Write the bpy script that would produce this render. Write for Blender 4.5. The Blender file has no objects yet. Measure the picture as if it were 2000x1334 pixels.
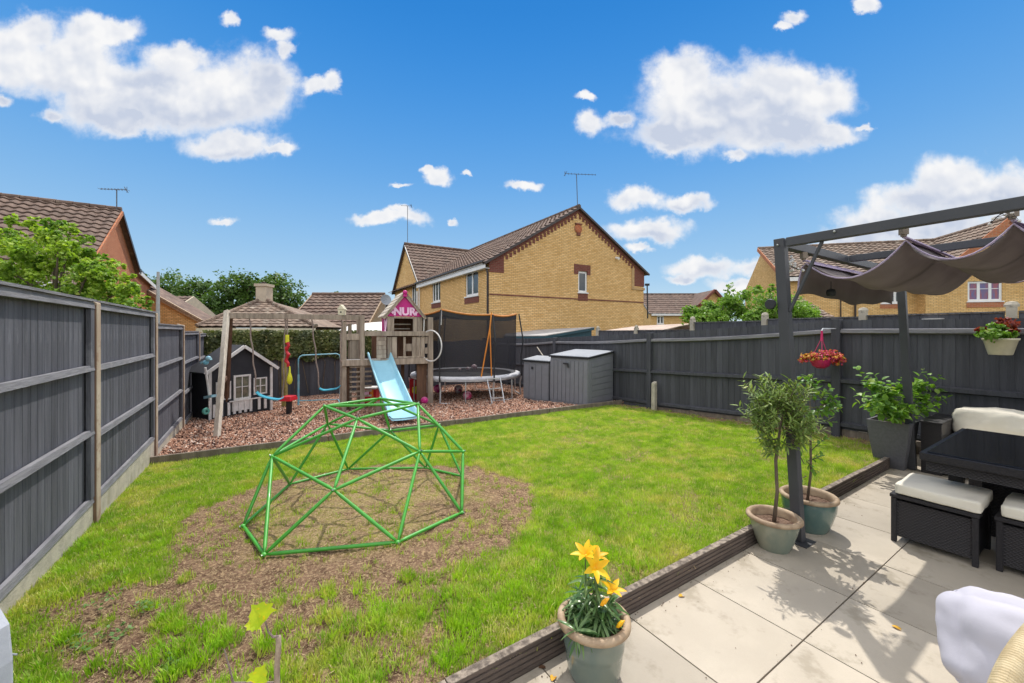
import bpy, math, random
from mathutils import Vector, Matrix, noise
R = math.radians
rnd = random.Random(11)
sc = bpy.context.scene
col = sc.collection

# ------------------------------------------------------------------ survey of the place
# eye at (0,0,1.55) looking along +Y; a sight line (px, py) of the photograph and a distance give a point of the place
EYE = 1.55; FPX = 787.0; CX = 1000.0; HY = 648.0
def at(px, py, Y):
    return Vector(((px - CX) / FPX * Y, Y, EYE - (py - HY) / FPX * Y))
def on_ground(px, py, z=0.0):
    Y = (EYE - z) * FPX / (py - HY)
    return Vector(((px - CX) / FPX * Y, Y, z))

# ------------------------------------------------------------------ camera
cam_d = bpy.data.cameras.new('camera'); cam = bpy.data.objects.new('camera', cam_d); col.objects.link(cam)
cam.location = (0, 0, EYE); cam.rotation_euler = (R(90), 0, 0)
cam_d.sensor_width = 36.0; cam_d.lens = 36.0 * FPX / 2000.0
cam_d.shift_y = (HY - 667.0) / 2000.0
cam_d.clip_start = 0.02; cam_d.clip_end = 1500
sc.camera = cam

# ------------------------------------------------------------------ light
SUN = Vector((0.28, 1.165, 2.2)).normalized()
sun_el = math.asin(SUN.z); sun_az = math.atan2(SUN.x, SUN.y)
sd = bpy.data.lights.new('sun', 'SUN'); so = bpy.data.objects.new('sun', sd); col.objects.link(so)
sd.energy = 2.6; sd.angle = R(0.53); sd.color = (1.0, 0.955, 0.88)
so.rotation_euler = SUN.to_track_quat('Z', 'Y').to_euler()
sc.view_settings.view_transform = 'Standard'; sc.view_settings.look = 'None'
sc.view_settings.exposure = 0.6; sc.view_settings.gamma = 1.0; sc.view_settings.use_curve_mapping = False
sc.render.engine = 'CYCLES'
sc.cycles.use_denoising = True
sc.cycles.max_bounces = 7; sc.cycles.diffuse_bounces = 3; sc.cycles.glossy_bounces = 2
sc.cycles.transmission_bounces = 4; sc.cycles.transparent_max_bounces = 10
sc.cycles.caustics_reflective = False; sc.cycles.caustics_refractive = False
SKY = 0.15

class NT:
    def __init__(s, tree): s.t = tree; s.n = tree.nodes; s.l = tree.links
    def new(s, typ, ins=None, **kw):
        n = s.n.new(typ)
        for k, v in kw.items(): setattr(n, k, v)
        if ins:
            for k, v in ins.items():
                if hasattr(v, 'is_output') or isinstance(v, bpy.types.NodeSocket): s.l.new(v, n.inputs[k])
                else: n.inputs[k].default_value = v
        return n
    def math(s, op, a, b=0.0, c=0.0, clamp=False):
        n = s.new('ShaderNodeMath', {0: a, 1: b, 2: c}, operation=op, use_clamp=clamp); return n.outputs[0]
    def mix(s, f, a, b, mode='MIX'):
        n = s.new('ShaderNodeMix', None, data_type='RGBA', blend_type=mode)
        for k, v in ((0, f), (6, a), (7, b)):
            if isinstance(v, bpy.types.NodeSocket): s.l.new(v, n.inputs[k])
            else: n.inputs[k].default_value = v if k == 0 else (tuple(v) + (1.0,))[:4]
        return n.outputs[2]
    def noise(s, vec, scale, detail=4, rough=0.55, dist=0.0):
        n = s.new('ShaderNodeTexNoise', {'Scale': scale, 'Detail': detail, 'Roughness': rough, 'Distortion': dist})
        if vec is not None: s.l.new(vec, n.inputs['Vector'])
        return n.outputs[0]
    def ramp(s, f, lo, hi):
        n = s.new('ShaderNodeMapRange', {0: f, 1: lo, 2: hi, 3: 0.0, 4: 1.0}, interpolation_type='SMOOTHSTEP'); return n.outputs[0]

# ---- world: Nishita sky with fair weather clouds fixed in the sky
world = bpy.data.worlds.new('World'); sc.world = world; world.use_nodes = True
wt = NT(world.node_tree); wt.n.clear()
sky = wt.new('ShaderNodeTexSky', sky_type='NISHITA', sun_disc=False)
sky.sun_elevation = sun_el; sky.sun_rotation = sun_az
sky.altitude = 60; sky.air_density = 1.0; sky.dust_density = 0.1; sky.ozone_density = 3.0
hs = wt.new('ShaderNodeHueSaturation', {'Hue': 0.495, 'Saturation': 1.32, 'Value': 0.95, 'Color': sky.outputs[0]})
tc = wt.new('ShaderNodeTexCoord')
sep = wt.new('ShaderNodeSeparateXYZ', {0: tc.outputs['Generated']})
dx, dy, dz = sep.outputs
yy = wt.math('MAXIMUM', dy, 0.02)
fu = wt.math('DIVIDE', dx, yy); fv = wt.math('DIVIDE', dz, yy)
Pn = wt.new('ShaderNodeCombineXYZ', {0: fu, 1: fv, 2: 0.0}).outputs[0]
# billowy outline noise
warp = wt.new('ShaderNodeTexNoise', {'Vector': Pn, 'Scale': 11.0, 'Detail': 6.0, 'Roughness': 0.62})
wsub = wt.new('ShaderNodeVectorMath', {0: warp.outputs['Color'], 1: (0.5, 0.5, 0.5)}, operation='SUBTRACT')
wsc = wt.new('ShaderNodeVectorMath', {0: wsub.outputs[0], 'Scale': 0.085}, operation='SCALE')
Pw = wt.new('ShaderNodeVectorMath', {0: Pn, 1: wsc.outputs[0]}, operation='ADD').outputs[0]
CL = [ # px, py, rx, ry
 (20,110,95,85),(120,125,130,85),(215,175,130,85),(310,190,140,70),(430,185,150,85),(515,165,70,75),(350,115,90,40),(200,60,85,30),(60,60,60,40),
 (100,228,48,24),(250,235,90,35),(450,285,105,32),(540,292,50,16),(620,170,48,22),(545,68,42,24),(448,40,24,18),(5,205,35,18),(560,95,22,26),(650,160,22,30),
 (1330,150,75,65),(1390,215,140,85),(1500,190,120,78),(1600,185,78,58),(1330,262,130,45),(1520,255,150,48),(1620,262,80,26),(1310,290,50,22),(1150,235,38,32),(1145,185,32,11),(1438,300,34,20),(1690,250,26,10),(1210,232,45,22),
 (1235,388,62,28),(1340,400,62,20),(1265,450,92,27),(1250,488,36,12),(1375,520,78,28),(1475,520,60,24),(1460,556,80,18),(1330,545,40,14),
 (1885,370,120,62),(1785,390,95,48),(1725,440,100,42),(1665,465,75,30),(1960,385,80,70),(1850,450,120,50),(1960,470,90,50),(1600,500,80,30),
 (855,345,38,20),(835,332,22,12),(910,335,12,9),(745,425,60,16),(800,422,58,24),(780,410,25,16),(885,428,14,12),(1020,368,55,14),(778,358,32,8),(438,428,38,13),
 (1545,32,38,22),(1690,8,36,16),(1530,50,30,12),(-150,150,120,70),(2150,330,120,80)]
fld = None
for (x, y, rx, ry) in CL:
    sx = FPX / rx; sy = FPX / ry
    n = wt.new('ShaderNodeVectorMath', {0: Pw, 1: (sx, sy, 0), 2: (-(x - CX) / FPX * sx, -(HY - y) / FPX * sy, 0)}, operation='MULTIPLY_ADD')
    ln = wt.new('ShaderNodeVectorMath', {0: n.outputs[0]}, operation='LENGTH').outputs['Value']
    if rx < 60: ln = wt.math('ADD', ln, 0.20)
    fld = ln if fld is None else wt.new('ShaderNodeMath', {0: fld, 1: ln, 2: 0.25}, operation='SMOOTH_MIN').outputs[0]
nz = wt.noise(Pn, 8.0, 10, 0.58)
nz_up = wt.new('ShaderNodeVectorMath', {0: Pn, 1: (0.010, 0.022, 0)}, operation='ADD').outputs[0]
nz2 = wt.noise(nz_up, 8.0, 3.0, 0.5)
nzl = wt.noise(Pn, 8.0, 3.0, 0.5)
body = wt.math('SUBTRACT', 1.0, fld)
dens = wt.math('ADD', body, wt.math('MULTIPLY', wt.math('SUBTRACT', nz, 0.5), 1.35))
front = wt.math('POWER', wt.ramp(dens, -0.16, 0.44), 1.25)
gate = wt.ramp(dy, 0.02, 0.06)
front = wt.math('MULTIPLY', front, gate)
# brighter, denser clouds added out of view as neutral fill light
g1 = wt.noise(tc.outputs['Generated'], 3.2, 8, 0.6)
gmask = wt.math('MULTIPLY', wt.ramp(g1, 0.40, 0.54), wt.ramp(dz, 0.0, 0.2))
out_f = wt.math('MAXIMUM', wt.ramp(wt.math('ABSOLUTE', fu), 1.5, 1.9), wt.ramp(fv, 0.95, 1.3))
out_f = wt.math('MAXIMUM', out_f, wt.math('SUBTRACT', 1.0, gate))
rest = wt.math('MULTIPLY', gmask, out_f)
cover = wt.math('MAXIMUM', front, rest)
relief = wt.math('ADD', 0.5, wt.math('MULTIPLY', wt.math('SUBTRACT', nzl, nz2), 6.0), clamp=True)
core = wt.ramp(dens, 0.05, 0.65)
# flat grey undersides of the bigger clouds
sh = None
for (x, y, rx, ry) in [(190,225,170,40),(420,232,170,34),(60,190,90,30),(450,308,90,14),(540,150,40,60),(1330,262,170,30),(1500,240,120,34),(1230,232,60,24),(1265,470,80,14),(1330,415,80,12),(1380,540,80,16),(1860,420,150,40),(1740,470,100,24),(300,150,70,22),(1420,200,60,26),(1560,285,100,16)]:
    sx = FPX / rx; sy = FPX / ry
    n = wt.new('ShaderNodeVectorMath', {0: Pw, 1: (sx, sy, 0), 2: (-(x - CX) / FPX * sx, -(HY - y) / FPX * sy, 0)}, operation='MULTIPLY_ADD')
    ln = wt.new('ShaderNodeVectorMath', {0: n.outputs[0]}, operation='LENGTH').outputs['Value']
    sh = ln if sh is None else wt.math('MINIMUM', sh, ln)
under = wt.ramp(wt.math('ADD', sh, wt.math('MULTIPLY', wt.math('SUBTRACT', nz, 0.5), 1.6)), 1.7, 0.2)
shade = wt.math('MULTIPLY', core, wt.math('ADD', wt.math('MULTIPLY', under, 0.75), wt.math('MULTIPLY', wt.math('SUBTRACT', 1.0, relief), 0.55)), clamp=True)
K = 1.0
ccol = wt.mix(shade, (4.25, 4.22, 4.2), (2.6, 2.85, 3.4))
zc_ = wt.math('MAXIMUM', dz, 0.0)
rp = wt.new('ShaderNodeValToRGB', {0: zc_}); cr = rp.color_ramp; cr.interpolation = 'B_SPLINE'
for k, (p_, c_) in enumerate([(0.0, (.66, .77, .82)), (0.12, (.36, .58, .79)), (0.35, (.115, .37, .77)), (0.62, (0.014, 0.215, .66)), (1.0, (0.004, 0.11, .42))]):
    e = cr.elements[k] if k < 2 else cr.elements.new(p_)
    e.position = p_; e.color = c_ + (1,)
rps = wt.new('ShaderNodeVectorMath', {0: rp.outputs[0], 'Scale': 4.6}, operation='SCALE').outputs[0]
skyc = wt.mix(0.96, hs.outputs[0], rps)
mixc = wt.mix(wt.math('MULTIPLY', front, 0.97), skyc, ccol)
mixc = wt.mix(rest, mixc, (9.0, 8.7, 8.3))
bg = wt.new('ShaderNodeBackground', {'Color': mixc, 'Strength': SKY})
wo = wt.new('ShaderNodeOutputWorld', {0: bg.outputs[0]})
world.cycles.sampling_method = 'MANUAL'; world.cycles.sample_map_resolution = 256

# ------------------------------------------------------------------ helpers
WM = {}
def wm(o): return WM.get(o.name, Matrix.Identity(4)) if o is not None else Matrix.Identity(4)
def thing(name, label, cat, loc=(0, 0, 0), rotz=0.0, group=None):
    o = bpy.data.objects.new(name, None); col.objects.link(o)
    o.empty_display_size = 0.1
    M = Matrix.Translation(Vector(loc)) @ Matrix.Rotation(rotz, 4, 'Z')
    o.matrix_basis = M; WM[o.name] = M
    o['label'] = label; o['category'] = cat
    if group: o['group'] = group
    return o
def tag(o, label, cat, group=None):
    o['label'] = label; o['category'] = cat
    if group: o['group'] = group
    return o
def place(mesh, name, parent, M=None):
    """link an object using mesh at world matrix M under parent"""
    o = bpy.data.objects.new(name, mesh); col.objects.link(o)
    M = M if M is not None else wm(parent)
    if parent is not None: o.parent = parent
    o.matrix_basis = wm(parent).inverted() @ M
    WM[o.name] = M
    return o
def kind(o, k): o['kind'] = k; return o

class MB:
    def __init__(s): s.v = []; s.f = []; s.mi = []; s.cur = 0
    def add(s, vs, fs):
        n = len(s.v); s.v += [tuple(v) for v in vs]; s.f += [tuple(i + n for i in f) for f in fs]; s.mi += [s.cur] * len(fs)
    def hexa(s, c): # 8 corners: bottom 4 ccw, top 4 ccw
        s.add(c, [(0,3,2,1),(4,5,6,7),(0,1,5,4),(1,2,6,5),(2,3,7,6),(3,0,4,7)])
    def box(s, x0, x1, y0, y1, z0, z1, M=None):
        c = [Vector(p) for p in ((x0,y0,z0),(x1,y0,z0),(x1,y1,z0),(x0,y1,z0),(x0,y0,z1),(x1,y0,z1),(x1,y1,z1),(x0,y1,z1))]
        if M is not None: c = [M @ p for p in c]
        s.hexa(c)
    def bar(s, a, b, w, h, up=(0, 0, 1)):
        a = Vector(a); b = Vector(b); d = (b - a).normalized(); u = Vector(up)
        if abs(d.dot(u)) > 0.97: u = Vector((0, 1, 0))
        x = d.cross(u).normalized(); y = x.cross(d).normalized()
        c = []
        for p in (a, b):
            for (i, j) in ((-1,-1),(1,-1),(1,1),(-1,1)): c.append(p + x * (i * w / 2) + y * (j * h / 2))
        s.add(c, [(3,2,1,0),(4,5,6,7),(0,1,5,4),(1,2,6,5),(2,3,7,6),(3,0,4,7)])
    def tube(s, pts, r, n=8, closed=False, caps=True):
        pts = [Vector(p) for p in pts]; m = len(pts); rr = r if isinstance(r, (list, tuple)) else [r] * m
        ref = None; vs = []; fs = []
        for i, p in enumerate(pts):
            if closed: d = pts[(i + 1) % m] - pts[i - 1]
            else: d = pts[min(i + 1, m - 1)] - pts[max(i - 1, 0)]
            d.normalize()
            if ref is None: ref = Vector((0, 0, 1)) if abs(d.z) < 0.9 else Vector((1, 0, 0))
            x = d.cross(ref).normalized(); y = x.cross(d).normalized(); ref = y
            for k in range(n):
                a = 2 * math.pi * k / n; vs.append(p + x * (rr[i] * math.cos(a)) + y * (rr[i] * math.sin(a)))
        L = m if closed else m - 1
        for i in range(L):
            for k in range(n):
                j = (i + 1) % m; fs.append((i*n+k, i*n+(k+1)%n, j*n+(k+1)%n, j*n+k))
        if caps and not closed: fs.append(tuple(range(n))[::-1]); fs.append(tuple((m-1)*n + k for k in range(n)))
        s.add(vs, fs)
    def lathe(s, prof, c=(0, 0, 0), n=32, M=None):
        vs = []; fs = []; c = Vector(c)
        for (r, z) in prof:
            for k in range(n):
                a = 2 * math.pi * k / n; p = c + Vector((r * math.cos(a), r * math.sin(a), z)); vs.append(M @ p if M is not None else p)
        for i in range(len(prof) - 1):
            for k in range(n): fs.append((i*n+k, i*n+(k+1)%n, (i+1)*n+(k+1)%n, (i+1)*n+k))
        s.add(vs, fs)
    def ball(s, c, r, n=10, sz=1.0):
        prof = [(max(0.0005, r * math.sin(math.pi * i / n)), -r * sz * math.cos(math.pi * i / n)) for i in range(n + 1)]
        s.lathe(prof, c, n + 4)
    def poly_prism(s, pts, d): # pts: planar ccw loop, d: extrusion vector
        n = len(pts); d = Vector(d); vs = [Vector(p) for p in pts] + [Vector(p) + d for p in pts]
        s.add(vs, [tuple(range(n))[::-1], tuple(range(n, 2*n))] + [(i, (i+1)%n, n+(i+1)%n, n+i) for i in range(n)])
    def mesh(s, name, mat, smooth=False, inv=None):
        me = bpy.data.meshes.new(name)
        vs = [inv @ Vector(v) for v in s.v] if inv is not None else s.v
        me.from_pydata(vs, [], s.f)
        mats = mat if isinstance(mat, (list, tuple)) else [mat]
        for m in mats: me.materials.append(m)
        if len(mats) > 1: me.polygons.foreach_set('material_index', s.mi)
        if smooth: me.polygons.foreach_set('use_smooth', [True] * len(me.polygons))
        me.update(); return me
    def build(s, name, mat, parent=None, smooth=False, M=None, bevel=0.0):
        """vertices are in world coordinates unless M gives their frame"""
        if M is None:
            M = wm(parent); me = s.mesh(name, mat, smooth, M.inverted())
        else: me = s.mesh(name, mat, smooth)
        o = place(me, name, parent, M)
        if bevel:
            b = o.modifiers.new('bevel', 'BEVEL'); b.width = bevel; b.segments = 2; b.limit_method = 'ANGLE'; b.angle_limit = R(40)
        return o

def frame(o, ang=0.0, z=None):
    return Matrix.Translation(Vector(o)) @ Matrix.Rotation(ang, 4, 'Z')
def basis(o, x, y, z):
    x = Vector(x); y = Vector(y); z = Vector(z)
    M = Matrix.Identity(4)
    for i in range(3): M[i][0] = x[i]; M[i][1] = y[i]; M[i][2] = z[i]; M[i][3] = o[i]
    return M

# ------------------------------------------------------------------ materials
def mk(name, c1, c2=None, rough=0.7, scale=6.0, stretch=(1, 1, 1), bump=0.0, bscale=None, metal=0.0, spec=0.4, rand=0.0, dirt=None, detail=6, lo=0.35, hi=0.65, coat=0.0, trans=0.0):
    m = bpy.data.materials.new(name); m.use_nodes = True; t = NT(m.node_tree); t.n.clear()
    tc = t.new('ShaderNodeTexCoord'); mp = t.new('ShaderNodeMapping', {0: tc.outputs['Object'], 'Scale': stretch})
    if rand > 0:
        oi = t.new('ShaderNodeObjectInfo'); off = t.math('MULTIPLY', oi.outputs['Random'], 37.0)
        cb = t.new('ShaderNodeCombineXYZ', {0: off, 1: off, 2: off}); t.l.new(cb.outputs[0], mp.inputs['Location'])
    vec = mp.outputs[0]
    c2 = c2 or tuple(x * 0.8 for x in c1)
    n = t.noise(vec, scale, detail, 0.6)
    c = t.mix(t.ramp(n, lo, hi), c1, c2)
    if dirt:
        n2 = t.noise(tc.outputs['Object'], dirt[1], 5, 0.7)
        c = t.mix(t.math('MULTIPLY', t.ramp(n2, dirt[2], dirt[2] + 0.14), dirt[3]), c, dirt[0])
    if rand > 0:
        v = t.math('ADD', 1.0 - rand, t.math('MULTIPLY', oi.outputs['Random'], 2 * rand))
        c = t.new('ShaderNodeHueSaturation', {'Value': v, 'Color': c}).outputs[0]
    ro = t.math('ADD', rough - 0.06, t.math('MULTIPLY', n, 0.12))
    p = t.new('ShaderNodeBsdfPrincipled', {'Base Color': c, 'Roughness': ro, 'Metallic': metal, 'Specular IOR Level': spec, 'Coat Weight': coat})
    if bump > 0:
        nb = t.noise(vec, bscale or scale * 4, 6, 0.65)
        b = t.new('ShaderNodeBump', {'Strength': min(1.0, bump), 'Distance': 0.01 * max(1.0, bump), 'Height': nb}); t.l.new(b.outputs[0], p.inputs['Normal'])
    surf = p.outputs[0]
    if trans > 0:
        tr = t.new('ShaderNodeBsdfTranslucent', {'Color': c}); mx = t.new('ShaderNodeMixShader', {0: trans, 1: surf, 2: tr.outputs[0]}); surf = mx.outputs[0]
    t.new('ShaderNodeOutputMaterial', {0: surf})
    return m
def leafmat(name, c1, c2, c3=None, trans=0.42, rough=0.5, scale=9.0, inst=False):
    m = bpy.data.materials.new(name); m.use_nodes = True; t = NT(m.node_tree); t.n.clear()
    tc = t.new('ShaderNodeTexCoord'); oi = t.new('ShaderNodeObjectInfo')
    n = t.noise(tc.outputs['Object'], scale, 3, 0.6)
    f = t.ramp(n, 0.32, 0.68)
    if inst: f = oi.outputs['Random']
    c = t.mix(f, c1, c2)
    if c3:
        n2 = t.new('ShaderNodeTexWhiteNoise', {0: t.new('ShaderNodeVectorMath', {0: tc.outputs['Object'], 'Scale': 40.0}, operation='SCALE').outputs[0]}, noise_dimensions='3D') if False else None
        g = t.noise(tc.outputs['Object'], scale * 5, 2, 0.5) if not inst else t.math('FRACT', t.math('MULTIPLY', oi.outputs['Random'], 17.3))
        c = t.mix(t.ramp(g, 0.58, 0.72) if not inst else t.ramp(g, 0.75, 1.0), c, c3)
    p = t.new('ShaderNodeBsdfPrincipled', {'Base Color': c, 'Roughness': rough, 'Specular IOR Level': 0.35})
    tint = t.mix(1.0, c, (1.15, 1.25, 0.45), 'MULTIPLY')
    tr = t.new('ShaderNodeBsdfTranslucent', {'Color': tint}); mx = t.new('ShaderNodeMixShader', {0: trans, 1: p.outputs[0], 2: tr.outputs[0]})
    t.new('ShaderNodeOutputMaterial', {0: mx.outputs[0]}); return m
def brickmat(name, c1, c2, mortar, bw=0.225, bh=0.075, soft=0.35):
    m = bpy.data.materials.new(name); m.use_nodes = True; t = NT(m.node_tree); t.n.clear()
    tc = t.new('ShaderNodeTexCoord'); s = t.new('ShaderNodeSeparateXYZ', {0: tc.outputs['Object']})
    v = t.new('ShaderNodeCombineXYZ', {0: t.math('ADD', s.outputs[0], s.outputs[1]), 1: s.outputs[2], 2: 0.0}).outputs[0]
    b = t.new('ShaderNodeTexBrick', {'Vector': v, 'Color1': c1 + (1,), 'Color2': c2 + (1,), 'Mortar': mortar + (1,), 'Scale': 1.0, 'Mortar Size': 0.012, 'Mortar Smooth': 0.15, 'Bias': 0.0, 'Brick Width': bw, 'Row Height': bh}, offset=0.5, squash=1.0)
    big = t.noise(tc.outputs['Object'], 0.7, 4, 0.6)
    sm = t.noise(tc.outputs['Object'], 5.0, 5, 0.7)
    c = t.mix(t.math('MULTIPLY', t.ramp(big, 0.35, 0.7), soft), b.outputs[0], tuple(x * 0.72 for x in c1))
    c = t.mix(t.math('MULTIPLY', t.ramp(sm, 0.45, 0.75), 0.15), c, tuple(min(1, x * 1.18) for x in c2))
    bp = t.new('ShaderNodeBump', {'Strength': 0.5, 'Distance': 0.012, 'Height': t.math('SUBTRACT', 1.0, b.outputs[1])})
    p = t.new('ShaderNodeBsdfPrincipled', {'Base Color': c, 'Roughness': 0.88, 'Specular IOR Level': 0.2, 'Normal': bp.outputs[0]})
    t.new('ShaderNodeOutputMaterial', {0: p.outputs[0]}); return m

M_ = {}
M_['yellow_brick'] = brickmat('yellow_brick', (0.68, 0.41, 0.15), (0.88, 0.59, 0.27), (0.38, 0.25, 0.125))
M_['red_brick'] = brickmat('red_brick', (0.42, 0.13, 0.06), (0.52, 0.19, 0.09), (0.42, 0.26, 0.17))
M_['dark_red_brick'] = brickmat('dark_red_brick', (0.17, 0.05, 0.04), (0.22, 0.07, 0.05), (0.20, 0.12, 0.09))
M_['roof_tile'] = mk('roof_tile', (0.175, 0.115, 0.088), (0.105, 0.070, 0.056), rough=0.85, scale=2.2, bump=0.3, bscale=30, rand=0.14, dirt=((0.27, 0.22, 0.17), 3.0, 0.54, 0.5))
M_['roof_tile_pale'] = mk('roof_tile_pale', (0.235, 0.168, 0.125), (0.145, 0.102, 0.078), rough=0.85, scale=2.2, bump=0.3, bscale=30, dirt=((0.37, 0.33, 0.27), 3.0, 0.52, 0.6))
M_['white_upvc'] = mk('white_upvc', (0.80, 0.80, 0.80), (0.74, 0.74, 0.74), rough=0.35, scale=3)
M_['glass_dark'] = mk('glass_dark', (0.035, 0.042, 0.05), (0.06, 0.065, 0.07), rough=0.12, scale=1.2, spec=0.7)
M_['curtain'] = mk('curtain', (0.33, 0.10, 0.12), (0.12, 0.13, 0.28), rough=0.3, scale=7, stretch=(1, 1, .2))
M_['dark_plastic'] = mk('dark_plastic', (0.045, 0.03, 0.028), (0.03, 0.022, 0.02), rough=0.4)
M_['concrete'] = mk('concrete', (0.50, 0.45, 0.36), (0.40, 0.36, 0.29), rough=0.92, scale=9, bump=0.5, bscale=60, dirt=((0.30, 0.27, 0.18), 5, 0.52, 0.6))
M_['post_concrete'] = mk('post_concrete', (0.50, 0.42, 0.32), (0.38, 0.28, 0.20), rough=0.92, scale=5, stretch=(1, 1, .3), bump=0.5, bscale=60, dirt=((0.24, 0.13, 0.085), 6, 0.5, 0.55))
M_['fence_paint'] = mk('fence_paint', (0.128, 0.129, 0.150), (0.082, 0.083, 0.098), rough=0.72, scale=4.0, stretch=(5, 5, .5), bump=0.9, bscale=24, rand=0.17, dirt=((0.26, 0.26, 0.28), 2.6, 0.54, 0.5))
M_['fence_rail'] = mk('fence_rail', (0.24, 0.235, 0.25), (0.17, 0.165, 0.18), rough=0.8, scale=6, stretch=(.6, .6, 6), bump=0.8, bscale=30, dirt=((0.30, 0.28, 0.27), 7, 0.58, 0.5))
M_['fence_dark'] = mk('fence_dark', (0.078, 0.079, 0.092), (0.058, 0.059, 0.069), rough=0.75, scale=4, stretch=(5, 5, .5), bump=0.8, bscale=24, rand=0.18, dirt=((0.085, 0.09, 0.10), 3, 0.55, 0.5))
M_['fence_edge'] = mk('fence_edge', (0.16, 0.155, 0.155), (0.05, 0.052, 0.06), rough=0.8, scale=9, stretch=(3, 3, 3), bump=0.5)
M_['patio_tile'] = mk('patio_tile', (0.445, 0.390, 0.312), (0.375, 0.327, 0.26), rough=0.62, scale=1.6, bump=0.25, bscale=120, rand=0.09, detail=9, dirt=((0.22, 0.185, 0.13), 3.2, 0.55, 0.55))
M_['joint'] = mk('joint', (0.09, 0.075, 0.06), (0.16, 0.13, 0.09), rough=0.95, scale=20)
M_['edging'] = mk('edging', (0.135, 0.102, 0.083), (0.085, 0.065, 0.054), rough=0.75, scale=5, stretch=(1, 8, 8), bump=0.8, bscale=30, rand=0.1)
M_['edging_top'] = mk('edging_top', (0.34, 0.28, 0.22), (0.11, 0.088, 0.07), rough=0.9, scale=26, bump=1.0, bscale=80, detail=8)
M_['old_timber'] = mk('old_timber', (0.26, 0.215, 0.17), (0.17, 0.135, 0.105), rough=0.85, scale=3.5, stretch=(3, 3, .5), bump=0.9, bscale=30, rand=0.15)
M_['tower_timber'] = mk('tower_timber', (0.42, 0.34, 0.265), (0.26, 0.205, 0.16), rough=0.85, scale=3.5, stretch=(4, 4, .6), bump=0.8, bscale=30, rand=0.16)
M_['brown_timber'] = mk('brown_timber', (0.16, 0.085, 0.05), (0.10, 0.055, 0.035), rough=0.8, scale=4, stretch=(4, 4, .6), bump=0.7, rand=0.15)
M_['pale_timber'] = mk('pale_timber', (0.56, 0.50, 0.42), (0.44, 0.38, 0.31), rough=0.8, scale=4, stretch=(5, 5, .5), bump=0.6, rand=0.08)
M_['dome_green'] = mk('dome_green', (0.060, 0.36, 0.035), (0.048, 0.29, 0.028), rough=0.42, scale=8, spec=0.5, coat=0.2)
M_['bolt'] = mk('bolt', (0.35, 0.37, 0.36), rough=0.35, metal=0.8)
M_['slide_blue'] = mk('slide_blue', (0.30, 0.58, 0.70), (0.27, 0.53, 0.65), rough=0.30, scale=5, spec=0.5)
M_['magenta'] = mk('magenta', (0.56, 0.015, 0.22), (0.47, 0.012, 0.18), rough=0.5, bump=0.2)
M_['pink'] = mk('pink', (0.92, 0.58, 0.78), rough=0.5)
M_['white_paint'] = mk('white_paint', (0.74, 0.72, 0.70), (0.62, 0.60, 0.58), rough=0.6, scale=7, bump=0.2)
M_['teal_plastic'] = mk('teal_plastic', (0.06, 0.34, 0.46), (0.05, 0.29, 0.40), rough=0.35)
M_['goal_blue'] = mk('goal_blue', (0.14, 0.42, 0.56), (0.30, 0.50, 0.58), rough=0.4, scale=8)
M_['red_plastic'] = mk('red_plastic', (0.52, 0.018, 0.03), (0.44, 0.014, 0.025), rough=0.35)
M_['pink_plastic'] = mk('pink_plastic', (0.60, 0.03, 0.14), rough=0.35)
M_['yellow_plastic'] = mk('yellow_plastic', (0.70, 0.68, 0.03), rough=0.4)
M_['rope'] = mk('rope', (0.30, 0.235, 0.20), (0.20, 0.15, 0.13), rough=0.9, scale=60, bump=1.0, bscale=90)
M_['orange'] = mk('orange', (0.72, 0.26, 0.03), (0.62, 0.20, 0.03), rough=0.5)
M_['black_tube'] = mk('black_tube', (0.025, 0.026, 0.03), rough=0.5)
M_['aerial'] = mk('aerial_metal', (.10, .10, .11), rough=.6)
M_['silver'] = mk('silver', (0.62, 0.64, 0.66), (0.5, 0.52, 0.54), rough=0.35, metal=0.55)
M_['pad_grey'] = mk('pad_grey', (0.55, 0.55, 0.57), (0.40, 0.40, 0.43), rough=0.6, scale=4, bump=0.3)
M_['box_grey'] = mk('box_grey', (0.20, 0.205, 0.23), (0.18, 0.185, 0.205), rough=0.55, scale=5, bump=0.1)
M_['lid_grey'] = mk('lid_grey', (0.30, 0.32, 0.35), (0.26, 0.28, 0.31), rough=0.5, scale=3)
M_['pergola_grey'] = mk('pergola_grey', (0.062, 0.064, 0.072), (0.052, 0.054, 0.060), rough=0.5, scale=3, bump=0.1)
M_['canopy'] = mk('canopy', (0.29, 0.252, 0.248), (0.25, 0.215, 0.212), rough=0.9, scale=3, bump=0.25, bscale=200, trans=0.45)
M_['hem'] = mk('hem', (0.50, 0.42, 0.56), (0.42, 0.35, 0.48), rough=0.8, trans=0.25)
M_['wicker'] = mk('wicker', (0.030, 0.027, 0.030), (0.018, 0.016, 0.018), rough=0.5, scale=60, stretch=(1, 1, 3), bump=1.0, bscale=120)
M_['cushion'] = mk('cushion', (0.74, 0.69, 0.58), (0.68, 0.63, 0.53), rough=0.9, scale=3, bump=0.35, bscale=14)
M_['pillow_white'] = mk('pillow_white', (0.47, 0.46, 0.52), (0.43, 0.42, 0.48), rough=0.9, scale=2, bump=0.35, bscale=4, detail=3)
M_['table_glass'] = mk('table_glass', (0.012, 0.012, 0.014), (0.02, 0.02, 0.022), rough=0.08, scale=2, spec=0.8)
M_['glaze'] = mk('glaze', (0.085, 0.135, 0.13), (0.17, 0.195, 0.155), rough=0.22, scale=3.0, stretch=(1, 1, .6), spec=0.6, coat=0.5, lo=0.3, hi=0.7)
M_['glaze_teal'] = mk('glaze_teal', (0.045, 0.105, 0.105), (0.095, 0.155, 0.135), rough=0.2, scale=3.5, stretch=(1, 1, .6), spec=0.6, coat=0.5)
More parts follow.
